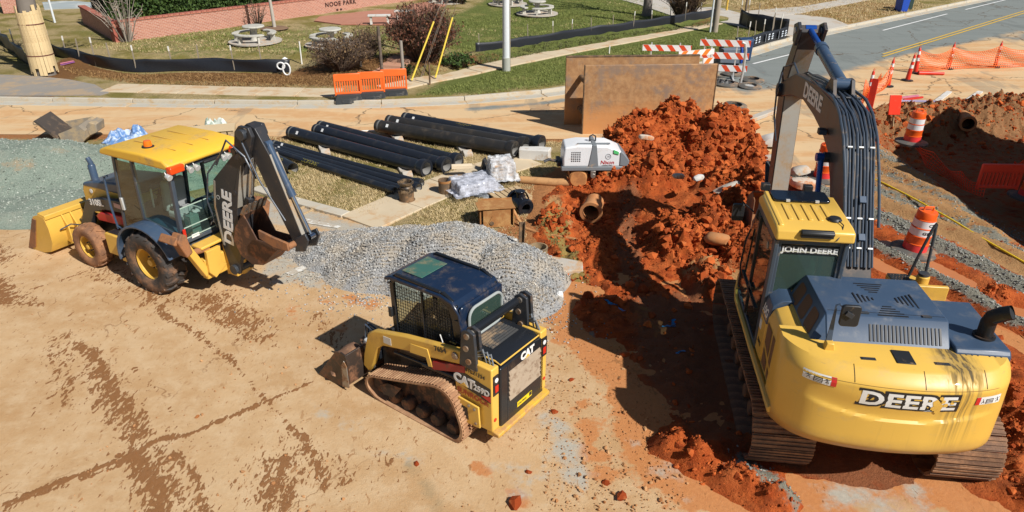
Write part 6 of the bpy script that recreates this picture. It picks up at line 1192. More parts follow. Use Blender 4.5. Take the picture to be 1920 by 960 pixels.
# ================================================================== TRENCH SHIELD
TS = mat('shield_plate', (.44, .25, .12), .62, .15, dirt=(.26, .19, .15), amt=.55, scale=.9, bump=.12, bscale=18, edge=.5, var=.25)
k = NT('shield_front_plate'); co = k.coord(); sx = k.n('SeparateXYZ'); k.l(co, sx.inputs[0]); n = k.noise(co, 1.3, 9, .7); n2 = k.noise(co, 5, 6, .7)
c = k.mix(k.ramp(n2, .3, .7), (.33, .165, .07), (.50, .285, .13)); c = k.mix(k.ramp(n, .48, .62, 0, .8), c, (.25, .18, .135)); zz = k.math('ADD', sx.outputs[2], k.math('MULTIPLY', k.math('SUBTRACT', n, .5), 1.6))
c = k.mix(k.ramp(zz, 1.15, .45, 0, .8), c, (.60, .27, .09)); c = k.mix(k.ramp(k.noise(co, 2.2, 7, .75), .66, .74, 0, .8), c, (.50, .47, .40)); sc = k.noise(k.scalev(co, (30, 30, 1.2)), 1, 4, .7); c = k.mix(k.ramp(sc, .6, .75, 0, .3), c, (.55, .40, .24))
k.base(c); k.rough(.6); k.bump(n2, .15, .01); TSF = k.m
def shield(label, A, B, h, m, tag_=None):
    A, B = Vector(A), Vector(B); L = (B-A).length; o = thing('trench_shield', label, 'trench shield', A, math.atan2(B.y-A.y, B.x-A.x)); return o, L
A, B = G(1092, 252, 0), G(1330, 248, 0); sh_, L = shield('tall rusty steel trench shield with two plates joined by spreader bars', A, B, 2.1, TSF)
HT = 2.14
MB().box((L/2, .05, HT/2), (L, .10, HT)).build('front_plate', TSF, sh_, .012); MB().box((L/2-.35, 1.1, HT/2+.02), (L+.2, .10, HT+.04)).build('back_plate', TSF, sh_, .012)
for x in (.14, L-.4):
    for z in (.55, 1.55): MB().cyl((x, .1, z), (x-.1, 1.05, z), .09, n=14).build('spreader_bar', RUSTD, sh_)
for x in (-.01, L+.01): MB().box((x, .05, HT/2), (.03, .13, HT)).build('edge_channel', RUSTD, sh_, .006)
MB().box((L/2-.35, 1.1, HT+.055), (L+.2, .13, .03)).build('top_channel', RUSTD, sh_); MB().box((1.6, 1.12, HT+.02), (.22, .03, .10)).build('lifting_slot', BLKD, sh_); MB().box((L/2, .0, .66), (L-.2, .004, .012)).build('weld_seam', TSF, sh_); MB().box((L/2, .0, 1.3), (L-.2, .004, .010)).build('weld_seam', TSF, sh_)
# ================================================================== WALK-BEHIND ROLLER
t = thing('trench_roller', 'white and grey remote trench roller with clay-caked drums beside the spoil heap', 'roller', G(1108, 343, 0), .03); t.scale = (.92,)*3
RW = mat('roller_white', (.78, .79, .80), .3, dirt=(.55, .42, .30), amt=.12, scale=3, bump=.01); RG = mat('roller_grey', (.20, .22, .235), .4, dirt=(.4, .3, .2), amt=.15, bump=.02)
body = [(-.86, .62), (-.86, .88), (-.82, 1.18), (-.45, 1.24), (.35, 1.22), (.72, 1.06), (.92, .82), (.92, .62)]
MB().prism(body, -.40, .40, 'xz').build('hood', RW, t, .05, seg=3); MB().box((.02, 0, .58), (1.84, .86, .12)).build('lower_frame', RG, t, .02); MB().prism([(-.16, .64), (.12, .64), (.05, 1.25), (-.06, 1.25)], -.42, .42, 'xz').build('centre_panel', RG, t, .01)
MB().prism([(.70, .66), (.95, .62), (.97, .80), (.78, 1.04), (.70, 1.04)], -.42, .42, 'xz').build('nose_guard', RG, t, .02); MB().prism([(.52, 1.02), (.66, .98), (.66, 1.06), (.52, 1.12)], -.425, -.41, 'xz').build('decal', mat('green_label', (.10, .55, .18), .5, bump=0), t)
lp = MB().tube([(-.10, 0, 1.24), (-.10, 0, 1.38), (-.02, 0, 1.42), (.06, 0, 1.38), (.06, 0, 1.24)], .022, 8).build('lifting_loop', DARK, t); MB().box((-.02, -.25, 1.245), (.9, .06, .03)).build('lifting_bar', RG, t)
for i in range(5):
    for j in range(6): MB().box((-.62+i*.055, -.405, .80+j*.05), (.03, .012, .022)).build('vent_hole', BLKD, t)
text('Nixon', .15, mat('nixon_red', (.45, .02, .03), .4, bump=0), t, (.36, -.4035, .75), (1, 0, 0), (0, 0, 1), bold=.003, shear=.15); text('CONTRACTING', .04, BLKD, t, (.36, -.4035, .665), (1, 0, 0), (0, 0, 1))
MB().lathe([(.065, .004), (.08, .004), (.08, 0), (.065, 0)], (.38, -.402, .92), (0, -1, 0), 20).build('logo_ring', mat('roller_logo_grey', (.25, .26, .28), .5), t); text('N', .10, MATS['roller_logo_grey'], t, (.38, -.4035, .92), (1, 0, 0), (0, 0, 1), shear=.3); text('RAMMAX', .07, BLKD, t, (-.02, -.4235, .80), (1, 0, 0), (0, 0, 1), bold=.002) if False else None
DRM = mat('clay_caked_drum', (.50, .22, .07), .9, dirt=(.36, .15, .05), amt=.45, scale=4, bump=.3)
for x in (-.42, .42):
    for s in (-1, 1):
        d = MB().lathe([(0, s*.40), (.22, s*.40), (.26, s*.36), (.26, s*.06), (0, s*.06)], (x, 0, .27), (0, 1, 0), 24).build('drum', DRM, t, 0, 40); b = MB()
        for i in range(12): a = i*math.pi/6; b.box((x+.27*math.cos(a), s*.23, .27+.27*math.sin(a)), (.07, .20, .07), (0, -a, 0), 0, (.7, .8))
        b.build('drum_pads', DRM, d)['kind'] = 'stuff'
MB().box((0, 0, .42), (.5, .5, .30)).build('drive_frame', DARK, t, .03); MB().box((-.02, -.42, .44), (.14, .06, .16)).cyl((-.02, -.44, .38), (-.02, -.47, .38), .07, n=12).build('tie_point', STEEL, t, .01); MB().box((-.95, 0, .66), (.12, .5, .16)).build('rear_bumper', BLK, t, .03); MB().tube([(-1.0, -.1, .7), (-1.25, -.3, .82), (-1.38, -.35, .78)], .04, 8).build('drawbar', DARK, t)
for x in (-.42, .42): MB().box((x, -.36, .53), (.46, .06, .02)).build('scraper', BLK, t)
# ================================================================== LEFT BACK: spare bucket and clutter
t = thing('spare_bucket', 'muddy grey spare bucket with a dark flat edge lying by the street', 'spare bucket', G(152, 262, 0), .1); SB = mat('grey_muddy_bucket', (.26, .22, .17), .8, dirt=(.42, .31, .18), amt=.5, bump=.2)
MB().prism([(-.95, .75), (-.90, .78), (-.22, .05), (-.30, .0)], -.5, .5, 'xz').build('edge_plate', mat('dark_edge_plate', (.07, .055, .045), .6, dirt=(.2, .13, .08), amt=.3), t); q = [(-.3, .02), (-.1, .0), (.25, .04), (.42, .2), (.42, .42), (.28, .58), (.2, .55), (.34, .4), (.34, .22), (.2, .1), (-.1, .06)]
MB().prism(q, -.48, .48, 'xz').build('shell', SB, t); MB().prism([(-.3, .02), (-.1, 0), (.25, .04), (.42, .2), (.42, .42), (.28, .58), (-.55, .45)], .48, .51, 'xz').build('end_plate', SB, t); MB().prism([(-.3, .02), (-.1, 0), (.25, .04), (.42, .2), (.42, .42), (.28, .58), (-.35, .35)], -.51, -.48, 'xz').build('end_plate', SB, t); MB().prism([(.42, .2), (.66, .3), (.70, .56), (.5, .62), (.40, .5)], -.3, .3, 'xz').build('hitch', SB, t, .02)
crumple('debris_bag', 'white and green bags heaped behind the backhoe arm', 'bags', 408, 250, .5, .4, .42, mat('white_bag', (.62, .66, .60), .5, dirt=(.18, .24, .18), amt=.45, scale=6, bump=.2), 0, 14); crumple('dark_debris', 'dark coil of scrap beside the white bags by the street', 'scrap', 366, 246, .32, .25, .22, BLK, 0, 15)
t = thing('timber_crate', 'pale timber crate of boards standing between cab and digging arm', 'crate', G(405, 292, 0), .3)
for i in range(7): MB().box((-.55+i*.18, -.3, .4), (.14, .03, .8)).build('plank', WOOD, t)
MB().box((0, 0, .81), (1.3, .7, .03)).build('top_board', mat('plywood', (.62, .47, .28), .8, bump=.1), t); MB().box((0, .3, .4), (1.3, .03, .8)).build('back_board', WOOD, t)
# ================================================================== CONES, DRUMS, BARRIERS, NETS
def candle(label, px, py, lean=(0, 0), first=[None]):
    p = G(px, py, .02)
    if first[0] is None:
        t = thing('traffic_cone', label, 'traffic cone', p, 0, 'slim orange cones along the lane')
        MB().lathe([(.22, 0), (.23, .03), (.12, .05), (.10, .06)], (0, 0, 0), n=8).build('rubber_base', BLK, t, 0, 30); MB().lathe([(.095, .05), (.045, 1.0), (.03, 1.02), (0, 1.02)], (0, 0, 0), n=18).build('cone_body', ORGR, t, 0, 40)
        for z in (.50, .76): MB().lathe([(.095-.05*(z-.05)/.95+.003, z), (.095-.05*(z+.11)/.95+.003, z+.13)], (0, 0, 0), n=18).build('reflective_band', REFW, t, 0, 60)
        MB().tube([(-.03, 0, 1.01), (-.03, 0, 1.08), (0, 0, 1.11), (.03, 0, 1.08), (.03, 0, 1.01)], .010, 6).build('handle', ORGR, t); first[0] = t
    else: t = dup(first[0], p, None, label)
    t.rotation_euler = (lean[0], lean[1], random.uniform(0, 3)); return t
for lb, x, y, ln in (('slim orange cone nearest the digger arm, wrapped by torn net', 1625, 186, (0, .04)), ('slim orange cone standing alone second from the digger arm', 1664, 162, (0, 0)), ('slim orange cone just left of the net, third from the arm', 1701, 151, (.02, .05)), ('slim orange cone at the left end of the orange net', 1716, 137, (.03, .06)), ('slim orange cone in the middle of the orange net', 1777, 129, (0, .05)), ('slim orange cone at the right end of the net by the grey road', 1865, 126, (0, 0))): candle(lb, x, y, ln)
tag(MB().tube([G(1722, 137, .08), G(1770, 138, .08)], [.10, .06], 12).build('fallen_cone', ORGR), 'red cone tube lying flat on the lane beside the net', 'traffic cone')
tag(MB().sheet(G(1622, 212, .0), G(1634, 214, .0), G(1634, 214, .0)+Vector((.1, .2, 1.15)), G(1622, 212, 0)+Vector((.1, .2, 1.15)), .05).build('barrier_board', ORGR, None, .008), 'red plastic board leaning beside the nearest slim cone', 'board')
def drum(label, px, py, lean, z=.03, txt=False, base=True):
    t = thing('traffic_drum', label, 'traffic drum', G(px, py, z), 0, 'orange and white traffic drums')
    prof = [(.235, .04), (.235, .24), (.24, .25), (.225, .26), (.225, .42), (.23, .43), (.215, .44), (.215, .60), (.22, .61), (.205, .62), (.205, .78), (.21, .79), (.195, .80), (.195, .93), (.18, .96), (0, .97)]
    MB().lathe(prof, (0, 0, 0), n=28).build('drum_body', mat('drum_orange', (.80, .11, .012), .35, dirt=(.55, .22, .1), amt=.12, bump=.02), t, 0, 40)
    for z0, z1, r in ((.44, .60, .2165), (.80-.18, .78-.0, .2065)): MB().lathe([(r, z0+.005), (r, z1-.005)], (0, 0, 0), n=28).build('white_band', REFW, t, 0, 60)
    MB().lathe([(.2365, .045), (.2365, .235)], (0, 0, 0), n=28).build('pink_band', mat('pink_red_plastic', (.80, .05, .05), .35, bump=0), t, 0, 60); MB().tube([(-.1, 0, .96), (-.09, 0, 1.04), (.09, 0, 1.04), (.1, 0, .96)], .02, 8).build('handle', ORG, t)
    if base: MB().lathe([(.24, 0), (.46, 0), (.46, .05), (.30, .09), (.24, .09)], (0, 0, 0), n=32).build('tyre_base', mat('ring_rubber', (.10, .095, .085), .8, dirt=(.34, .22, .13), amt=.4, bump=.1), t, 0, 40)
    if txt:
        for s_, z, r in (('CBR', .70, .209), ('GRADE', .52, .219)): 
            text(s_, .085, BLKD, t, None, (1, 0, 0), (0, 0, 1), bold=.004, xs=1.25, spacing=1.15, warp=(lambda zz, rr: lambda x, y, z_: Vector((rr*math.sin(.50+x/rr), -rr*math.cos(.50+x/rr), zz+y)))(z, r))
    t.rotation_euler = (lean[0], lean[1], 0); return t
drum('orange drum marked in black letters, standing in the muddy puddle by the digger', 1712, 472, (.03, .06), txt=True); drum('orange drum half in shadow at the edge of the pit', 1708, 268, (0, .02)); drum('orange drum at the right edge of the picture in the pit shadow', 1925, 372, (0, .1), -.35); drum('orange drum behind the digger boom among rubble', 1542, 335, (.05, -.04))
t = thing('road_sign_board', 'small red rectangular board tilted on a stake in the clay', 'sign board', G(1668, 238, 0), .35); MB().box((0, 0, .72), (.50, .03, .62), (-.25, .1, 0)).build('board', ORGR, t, .01); MB().bar((.12, 0, 0), (.08, .08, .6), .05, .05).build('stake', WOOD, t)
def barrier(label, loc, rz, m=ORG, base=True, group=None, src=[None]):
    t = thing('plastic_barrier', label, 'barrier', loc, rz, group); w = .92
    MB().box((0, 0, .92), (w, .07, .26)).build('top_panel', m, t, .02); MB().box((0, 0, .36), (w, .07, .08)).build('bottom_rail', m, t, .012)
    for i in range(11): MB().box((-w/2+.03+i*(w-.06)/10, 0, .60), (.042, .05, .42)).build('slat', m, t)
    for s in (-1, 1): MB().box((s*(w/2-.02), 0, .66), (.06, .075, .74)).build('end_post', m, t, .01)
    if base: MB().prism([(-.46, 0), (.46, 0), (.46, .20), (.40, .34), (-.40, .34), (-.46, .22)], -.22, .22, 'xz').box((0, -.225, .12), (.5, .02, .16)).build('rubber_foot', mat('foot_rubber', (.035, .04, .045), .6, dirt=(.14, .13, .12), amt=.3, bump=.1), t, .05)
    return t
GB_ = 'orange slatted barriers across the path'
barrier('orange slatted barrier at the left end of the row of three', G(655, 193, .02), .22, group=GB_); barrier('orange slatted barrier in the middle of the row of three', G(699, 188.5, .02), .22, group=GB_); barrier('orange slatted barrier at the right end of the row of three', G(741, 183, .02), .22, group=GB_)
b2 = barrier('bright red slatted barrier standing in the shade of the pit', G(1862, 372, -.30), -.05, mat('bright_red_plastic', (.92, .075, .035), .4), False); b2.scale = (1.12, 1, .9)
def net(name, label, pts, h, cell=.085, sag=.1, m=None, seed=0):
    P_ = [Vector(p) for p in pts]; cum = [0]
    for a, b in zip(P_[:-1], P_[1:]): cum.append(cum[-1]+(b-a).length)
    n = int(cum[-1]/cell); rows = max(3, int(h/cell)); mb = MB(); r_ = random.Random(seed); ptsg = []
    for i in range(n+1):
        s = cum[-1]*i/n; k_ = max(j for j in range(len(cum)) if cum[j] <= s+1e-6); k_ = min(k_, len(P_)-2); u_ = (s-cum[k_])/(cum[k_+1]-cum[k_]); p = P_[k_].lerp(P_[k_+1], u_); sg = sag*math.sin(math.pi*u_)
        ptsg.append([p+Vector((.05*math.sin(s*3+j*.4), .06*math.sin(s*2.3+j*.7+seed), h*j/rows-sg*j/rows)) for j in range(rows+1)])
    w = .013
    vs = []; fs = []
    def strip(a, b):
        d = (b-a); q = len(vs); up_ = Vector((0, 0, w)) if abs(d.z) < d.length*.7 else Vector((w, 0, 0)); vs.extend([a-up_, b-up_, b+up_, a+up_]); fs.append((q, q+1, q+2, q+3))
    for i in range(n+1):
        for j in range(rows+1):
            if i < n: strip(ptsg[i][j], ptsg[i+1][j])
            if j < rows: strip(ptsg[i][j], ptsg[i][j+1])
    mb.add(vs, fs); return tag(mb.build(name, m, None, 0, 0), label, 'safety net')
NETM = mat('orange_net', (.85, .16, .03), .5, bump=0)
net('safety_net', 'orange mesh net strung between the slim cones along the road', [G(1716, 137, .02)+Vector((0, 0, .05)), G(1777, 129, .05), G(1865, 126, .05), G(1960, 124, .05)], .92, .085, .25, NETM, 1); net('safety_net', 'torn orange mesh net hanging from the second cone to the nearest cone', [G(1664, 162, .1), G(1640, 176, .05), G(1618, 190, 0), G(1612, 215, 0)], .80, .09, .35, NETM, 2)
NETR = mat('red_net', (.85, .09, .03), .5, bump=0)
net('safety_net', 'red mesh net sagging down into the shaded pit', [G(1705, 266, -.05), G(1740, 312, -.3), G(1800, 352, -.35), G(1845, 368, -.3)], .45, .085, .2, NETR, 3); net('safety_net', 'red mesh net running from the bright red barrier to the right edge', [G(1885, 355, -.3), G(1915, 330, -.3), G(1965, 300, -.3)], .8, .09, .2, NETR, 4)
# striped barricades
def striped(parent, x0, x1, z, h, y=0, lean=.9, m0=REFW, m1=STRP, flip=1):
    r_ = MB().box(((x0+x1)/2, y, z), (x1-x0, .025, h)).build('rail', m0, parent); n = int((x1-x0)/.46)
    for i in range(n+1):
        a = x0+.1+i*.46; k_ = flip*h*.4; q = [(a-k_, z+h/2), (a+.20-k_, z+h/2), (a+.20+k_, z-h/2), (a+k_, z-h/2)]; q = [(min(max(p[0], x0), x1), p[1]) for p in q]
        if max(p[0] for p in q)-min(p[0] for p in q) > .05: MB().prism(q, y-.0155, y-.0128, 'xz').build('stripe', m1, r_)
t = thing('road_barricade', 'three-rail red and white striped barricade on the grey road', 'barricade', G(1350, 148, .02), -.18)
for z in (1.42, .93, .44): striped(t, -.95, 1.0, z, .25)
for x in (-.75, .50): MB().bar((x, .03, 0), (x, .03, 1.6), .05, .05).box((x, .03, .03), (.06, 1.0, .06)).build('upright', CAST, t)
t = thing('road_barricade', 'single-rail striped barricade half hidden behind the trench shield', 'barricade', G(1240, 152, .02), -.12); striped(t, -.85, 1.05, 1.30, .23)
for x in (-.5, .6): MB().bar((x, .03, 0), (x, .03, 1.5), .05, .05).box((x, .03, .03), (.06, .9, .06)).build('upright', CAST, t)
t = thing('road_barricade', 'orange and white striped barricade tilted in front of the three-rail one', 'barricade', G(1302, 158, .02), .16); t.rotation_euler = (0, -.05, .16); OS = mat('bright_orange_stripe', (.86, .22, .03), .4, bump=0); striped(t, -.72, .72, 1.22, .22, m1=OS, flip=-1); striped(t, .30, .72, .88, .22, m1=OS, flip=-1)
for x in (.62,): MB().bar((x, .03, 0), (x, .03, 1.4), .05, .05).box((x, .03, .03), (.06, .8, .06)).build('upright', CAST, t)
RING = mat('ring_rubber', (.10, .095, .085))
for i, (x, y, r, lb) in enumerate([(1372, 140, .42, 'dark rubber ring lying behind the barricade foot'), (1362, 158, .52, 'big dark rubber ring under the barricade foot'), (1411, 151, .45, 'dark rubber ring right of the bent pole'), (1406, 163, .45, 'pale-topped rubber ring nearest the bent pole foot'), (1378, 200, .42, 'grey rubber ring lying alone near the broken kerb')]):
    o = MB().lathe([(r*.55, 0), (r, 0), (r, .05), (r*.68, .10), (r*.55, .10), (r*.55, 0)], (0, 0, 0), n=30).build('rubber_ring', RING, None, 0, 40); o.location = G(x, y, .03); o.rotation_euler = (.03*i, .02, 0); tag(o, lb, 'rubber ring', 'rubber drum bases left on the road')
    MB().lathe([(r*.56, .02), (0, .02)], (0, 0, 0), n=24).build('ring_floor', BLKD if i != 3 else CAST, o)
crumple('black_sheet', 'black plastic sheet bunched on the rubber ring by the barricade', 'sheeting', 1352, 158, .55, .32, .28, BLK, 0, 21)
tag(MB().tube([G(1387, 161, 0)+Vector(q) for q in ((0, 0, 0), (.05, 0, .6), (.04, 0, 1.35), (-.02, 0, 1.62), (-.14, 0, 1.66))], .05, 10).build('bent_pole', mat('galvanised', (.55, .56, .56), .45, .5, dirt=(.3, .22, .15), amt=.3), None, 0, 60), 'bent galvanised pole standing beside the striped barricade', 'pole')
def cart(label, px, py, rz, m, lid, lay=0):
    t = thing('wheeled_bin', label, 'wheeled bin', G(px, py, .03), rz); b_ = MB().box((0, 0, .52), (.50, .56, .86), None, 0, (1.12, 1.14)).build('bin_body', m, t, .03); MB().prism([(-.32, .95), (.36, .95), (.34, 1.0), (0, 1.06), (-.3, 1.02)], -.31, .31, 'yz').build('bin_lid', lid, t, .02); MB().tube([(-.25, .36, .98), (.25, .36, .98)], .02, 8).build('handle', lid, t)
    for s in (-1, 1): MB().cyl((s*.27, .24, .12), (s*.31, .24, .12), .12, n=16).build('bin_wheel', BLK, t)
    return t
NAVY = mat('navy_bin', (.02, .05, .12), .4, dirt=(.2, .2, .2), amt=.15); BBL = mat('bright_blue_bin', (.015, .07, .42), .35); DGR = mat('dark_green_bin', (.025, .05, .045), .4)
cart('dark navy bin with lid standing behind the striped barricade', 1391, 116, .2, NAVY, NAVY); c_ = cart('grey-blue bin lying on its side behind the barricade rails', 1345, 118, .2, mat('grey_bin', (.20, .23, .28), .4), BBL); c_.rotation_euler = (1.5, 0, 1.3); c_.location.z = .35
cart('bright blue bin on the verge of the far road side', 1688, 24, .3, BBL, BBL); cart('dark green bin just right of the bright blue one far up the road', 1697, 20, .3, DGR, DGR)
# rods and planks on the lane, yellow rope, blue marks
for i, (a, b, m, lb) in enumerate([((1692, 175), (1728, 172), WOOD, 'pale timber lath lying furthest back on the lane'), ((1690, 183), (1722, 179), mat('pink_rod', (.6, .2, .3), .5), 'pink rod lying between the laths'), ((1694, 187), (1730, 182), REDP, 'red rod lying in front of the pink one'), ((1688, 189), (1752, 190), mat('violet_rod', (.42, .40, .62), .5), 'long pale violet rod lying nearest the clay bank'), ((1756, 190), (1780, 172), CONCW, 'short pale board at the broken pavement edge'), ((1812, 190), (1838, 172), CONCW, 'second short pale board at the broken pavement edge')]):
    tag(MB().bar(G(*a, .05), G(*b, .05), .07 if i < 4 else .18, .05).build('lath', m), lb, 'lath')
tag(MB().tube([G(x, y, .06+.03*(i % 2)) for i, (x, y) in enumerate([(1632, 333), (1660, 345), (1700, 365), (1735, 384), (1760, 398), (1795, 418), (1830, 440), (1870, 463), (1935, 500)])], .022, 8).build('yellow_rope', mat('yellow_rope', (.85, .60, .02), .5, bump=0)), 'yellow hose stretched along the torn-up lane', 'hose')
BLP = mat('blue_marking_paint', (.03, .22, .48), .7, bump=0)
def dash(label, pts, w=.04):
    b = MB(); r_ = random.Random(len(label))
    for (a, c) in zip(pts[:-1], pts[1:]):
        for q in range(7):
            p = Vector(G2(*a)).lerp(Vector(G2(*c)), (q+r_.random())/7); s = w*r_.uniform(.4, 1.2); z = clay_z(p.x, p.y)+.012
            L_ = [(p.x+s*1.5*r_.uniform(.6, 1.2)*math.cos(t_), p.y+s*r_.uniform(.5, 1.2)*math.sin(t_)) for t_ in (0, 1, 2, 3, 4, 5.2)]; b.add([(x_, y_, clay_z(x_, y_)+.015) for x_, y_ in L_], [tuple(range(6))])
    o = b.build('paint_mark', BLP, None, 0, 0); tag(o, label, 'paint mark', kind='stuff'); return o
dash('blue sprayed dash in the shadow left of the digger', [(1128, 574), (1175, 597)]); dash('blue sprayed hook mark in the shadow left of the digger track', [(1262, 603), (1262, 618), (1240, 622)], .035); dash('small blue sprayed dot in the shadow lower left of the digger', [(1268, 671), (1280, 668)], .03)
PNK = mat('red_marking_paint', (.62, .10, .09), .8, bump=0)
b = MB()
for (x, y) in ((128, 160), (150, 157), (142, 163), (28, 170), (40, 169), (0, 168)): p = G(x, y, .155); b.add([p+Vector((.5*math.cos(t_)*random.uniform(.5, 1), .16*math.sin(t_), 0)) for t_ in (0, .9, 1.8, 2.7, 3.6, 4.5, 5.4)], [tuple(range(7))])
tag(b.build('red_paint_mark', PNK), 'faded red sprayed marks on the grey drive by the wrapped trunk', 'paint mark', kind='stuff')
CWP = mat('worn_white_paint', (.72, .70, .64), .8, dirt=(.42, .36, .28), amt=.55, scale=6, bump=0, edge=.1)
for lb, q in (('upper worn white crossing bar by the kerb behind the digging arm', [(546, 413), (556, 405), (640, 424), (632, 428)]), ('lower worn white crossing bar right of the digging arm', [(535, 512), (548, 516), (602, 492), (588, 488)])):
    tag(MB().add([G(*p, .031) for p in q], [(0, 1, 2, 3)]).build('crossing_bar', CWP), lb, 'road marking')
YLP = mat('yellow_road_paint', (.66, .42, .06), .7, dirt=(.34, .26, .14), amt=.25, bump=0); WLP = mat('white_road_paint', (.74, .74, .72), .7, dirt=(.40, .40, .38), amt=.2, bump=0)
for lb, a, c, w, m in (('upper line of the double yellow road marking', (1655, 101.5), (2000, -4), .11, YLP), ('lower line of the double yellow road marking', (1655, 106), (2000, 0), .11, YLP), ('white lane line left of the digger arm', (1412, 119.5), (1502, 97), .12, WLP), ('white lane line right of the digger arm', (1655, 57), (1776, 26), .12, WLP), ('farthest white lane line at the top right', (1810, 18), (1900, -4), .12, WLP)):
    p, q = G(*a, .030), G(*c, .030); n_ = (q-p).cross(Vector((0, 0, 1))).normalized()*w/2; K_ = 40; b = MB()
    for i in range(K_): b.add([p.lerp(q, i/K_)-n_, p.lerp(q, (i+1)/K_)-n_, p.lerp(q, (i+1)/K_)+n_, p.lerp(q, i/K_)+n_], [(0, 1, 2, 3)])
    tag(b.build('lane_line', m), lb, 'road marking')
# unseen cabins added beyond the right edge to cast the shade over the pit
def cabin(label, corner, dirv, L_, Wd, H_):
    d = Vector((*dirv, 0)).normalized(); t = thing('shade_cabin', label, 'added shade cabin', (*corner, 0), math.atan2(d.y, d.x))
    MB().box((L_/2, -Wd/2, .55+(H_-.55)/2), (L_, Wd, H_-.6)).build('cabin_wall', mat('cabin_cream', (.6, .57, .5), .6, bump=.05), t, .02); MB().box((L_/2, -Wd/2, H_-.03), (L_+.1, Wd+.1, .12)).build('cabin_roof', GREYW, t, .02); MB().box((L_/2, -Wd/2, .5), (L_, .8, .14)).build('chassis', DARK, t)
    for x in (L_*.4, L_*.55): MB().cyl((x, -.1, .38), (x, -.3, .38), .38, n=18).build('wheel', TYRE, t)
    for x in (L_*.2, L_*.75): MB().box((x, .02, 1.9), (1.2, .04, .9)).build('window', GLD, t)
    MB().box((L_*.48, .02, 1.65), (.9, .04, 2.0)).build('door', GREYW, t); return t
cabin('unseen cream cabin on wheels added right of the muddy lane to cast shade', (13.35, 16.2), (.2, -.98), 6.5, -2.5, 3.5); cabin('unseen cream cabin on wheels added right of the pit to cast shade', (13.5, 16.6), (4.2, 5.2), 7.5, 2.5, 3.4)
# ================================================================== KERBS, WALKS, PARK
def resample(pts, step):
    out = [Vector(pts[0])]; 
    for a, b in zip(pts[:-1], pts[1:]):
        a, b = Vector(a), Vector(b); L = (b-a).length; n = max(1, int(round(L/step)))
        out += [a.lerp(b, i/n) for i in range(1, n+1)]
    return out
KM = mat('kerb_concrete', (.52, .47, .38), .9, dirt=(.50, .36, .20), amt=.35, scale=2.2, bump=.2, bscale=40); SWM = mat('walk_concrete', (.58, .47, .32), .9, dirt=(.52, .33, .17), amt=.4, scale=1.6, bump=.2, bscale=40); GUT = mat('gutter_concrete', (.46, .43, .36), .9, dirt=(.55, .38, .20), amt=.4, scale=2, bump=.2)
def smoothline(pts, it=2):
    for _ in range(it): pts = [pts[0]]+[q for a, b in zip(pts[:-1], pts[1:]) for q in ((a[0]*.75+b[0]*.25, a[1]*.75+b[1]*.25), (a[0]*.25+b[0]*.75, a[1]*.25+b[1]*.75))]+[pts[-1]]
    return pts
kl = [p for p in smoothline(KERB[1:-1], 2)]
def strip_pieces(name, line, step, off0, off1, z0, z1, m, struct_label, piece, gap=.012, lim=300, clipx=None):
    root = bpy.data.objects.new(name, None); COL.objects.link(root); root['kind'] = 'structure'; P_ = resample(line, step); n = 0
    # evenly spaced joints along the line
    cum = [0.0]
    for a, b in zip(P_[:-1], P_[1:]): cum.append(cum[-1]+(b-a).length)
    K_ = int(cum[-1]/step); Q = []
    for i in range(K_+1):
        s = step*i; j = min(max(k for k in range(len(cum)) if cum[k] <= s+1e-9), len(P_)-2); Q.append(P_[j].lerp(P_[j+1], (s-cum[j])/max(1e-9, cum[j+1]-cum[j])))
    nr = []
    for i in range(len(Q)):
        d = (Q[min(i+1, len(Q)-1)]-Q[max(i-1, 0)]).normalized(); nr.append(Vector((-d.y, d.x)))
    for i in range(len(Q)-1):
        a, b = Q[i], Q[i+1]; d = (b-a).normalized()*gap; dz = random.uniform(-.006, .006); q = [a+d+nr[i]*off0, b-d+nr[i+1]*off0, b-d+nr[i+1]*off1, a+d+nr[i]*off1]
        MB().prism([(p.x, p.y) for p in q], z0+dz, z1+dz, 'xy').build(piece, m, root, .012)
    return root
strip_pieces('kerb', kl, 3.0, 0, .16, -.02, .15, KM, 'kerb', 'kerb_stone'); strip_pieces('gutter', kl, 3.0, -.50, -.004, -.05, .026, GUT, 'gutter', 'gutter_slab')
strip_pieces('sidewalk', PX((206,172),(300,174),(420,177),(540,180),(640,181),(700,178)), 1.5, -.6, .6, .0, .165, SWM, 'w', 'paving_slab'); strip_pieces('walkway', smoothline(PX((720,174),(790,159),(850,147),(950,125),(1060,102),(1180,80),(1290,59),(1345,46)), 1), 1.5, -.55, .55, .0, .175, SWM, 'w', 'paving_slab')
strip_pieces('verge_walk', PX((672,420),(740,390),(815,357),(900,325),(985,300),(1050,287)), 1.5, -.62, .62, -.02, .05, SWM, 'w', 'paving_slab'); strip_pieces('yard_kerb', PX((470,358),(500,371),(560,386),(640,408),(730,436)), 1.6, -.02, .28, -.02, .075, KM, 'k', 'kerb_stone')
def sheet_poly(name, px, z, m, kind='structure'):
    P_ = PX(*px); b = MB(); b.prism(P_, z-.05, z, 'xy'); return tag(b.build(name, m), kind=kind)
sheet_poly('grey_drive', [(-300,188),(-300,148),(0,147),(70,150),(130,156),(180,166),(206,181),(190,186)], .162, mat('old_asphalt', (.27, .245, .215), .9, dirt=(.40, .29, .18), amt=.45, scale=1.2, bump=.3, bscale=60))
sheet_poly('parking_lot', [(60,-60),(420,-60),(300,4),(180,20),(85,24)], .22, mat('lot_asphalt', (.34, .38, .38), .9, dirt=(.55, .56, .52), amt=.35, scale=.8, bump=.2))
sheet_poly('driveway', [(1090,-16),(1240,-14),(1300,20),(1345,18),(1400,34),(1500,33),(1560,40),(1590,53),(1480,75),(1400,58),(1345,46),(1280,42),(1200,14)], .176, mat('drive_concrete', (.50, .46, .40), .9, dirt=(.45, .32, .2), amt=.3, scale=1, bump=.2))
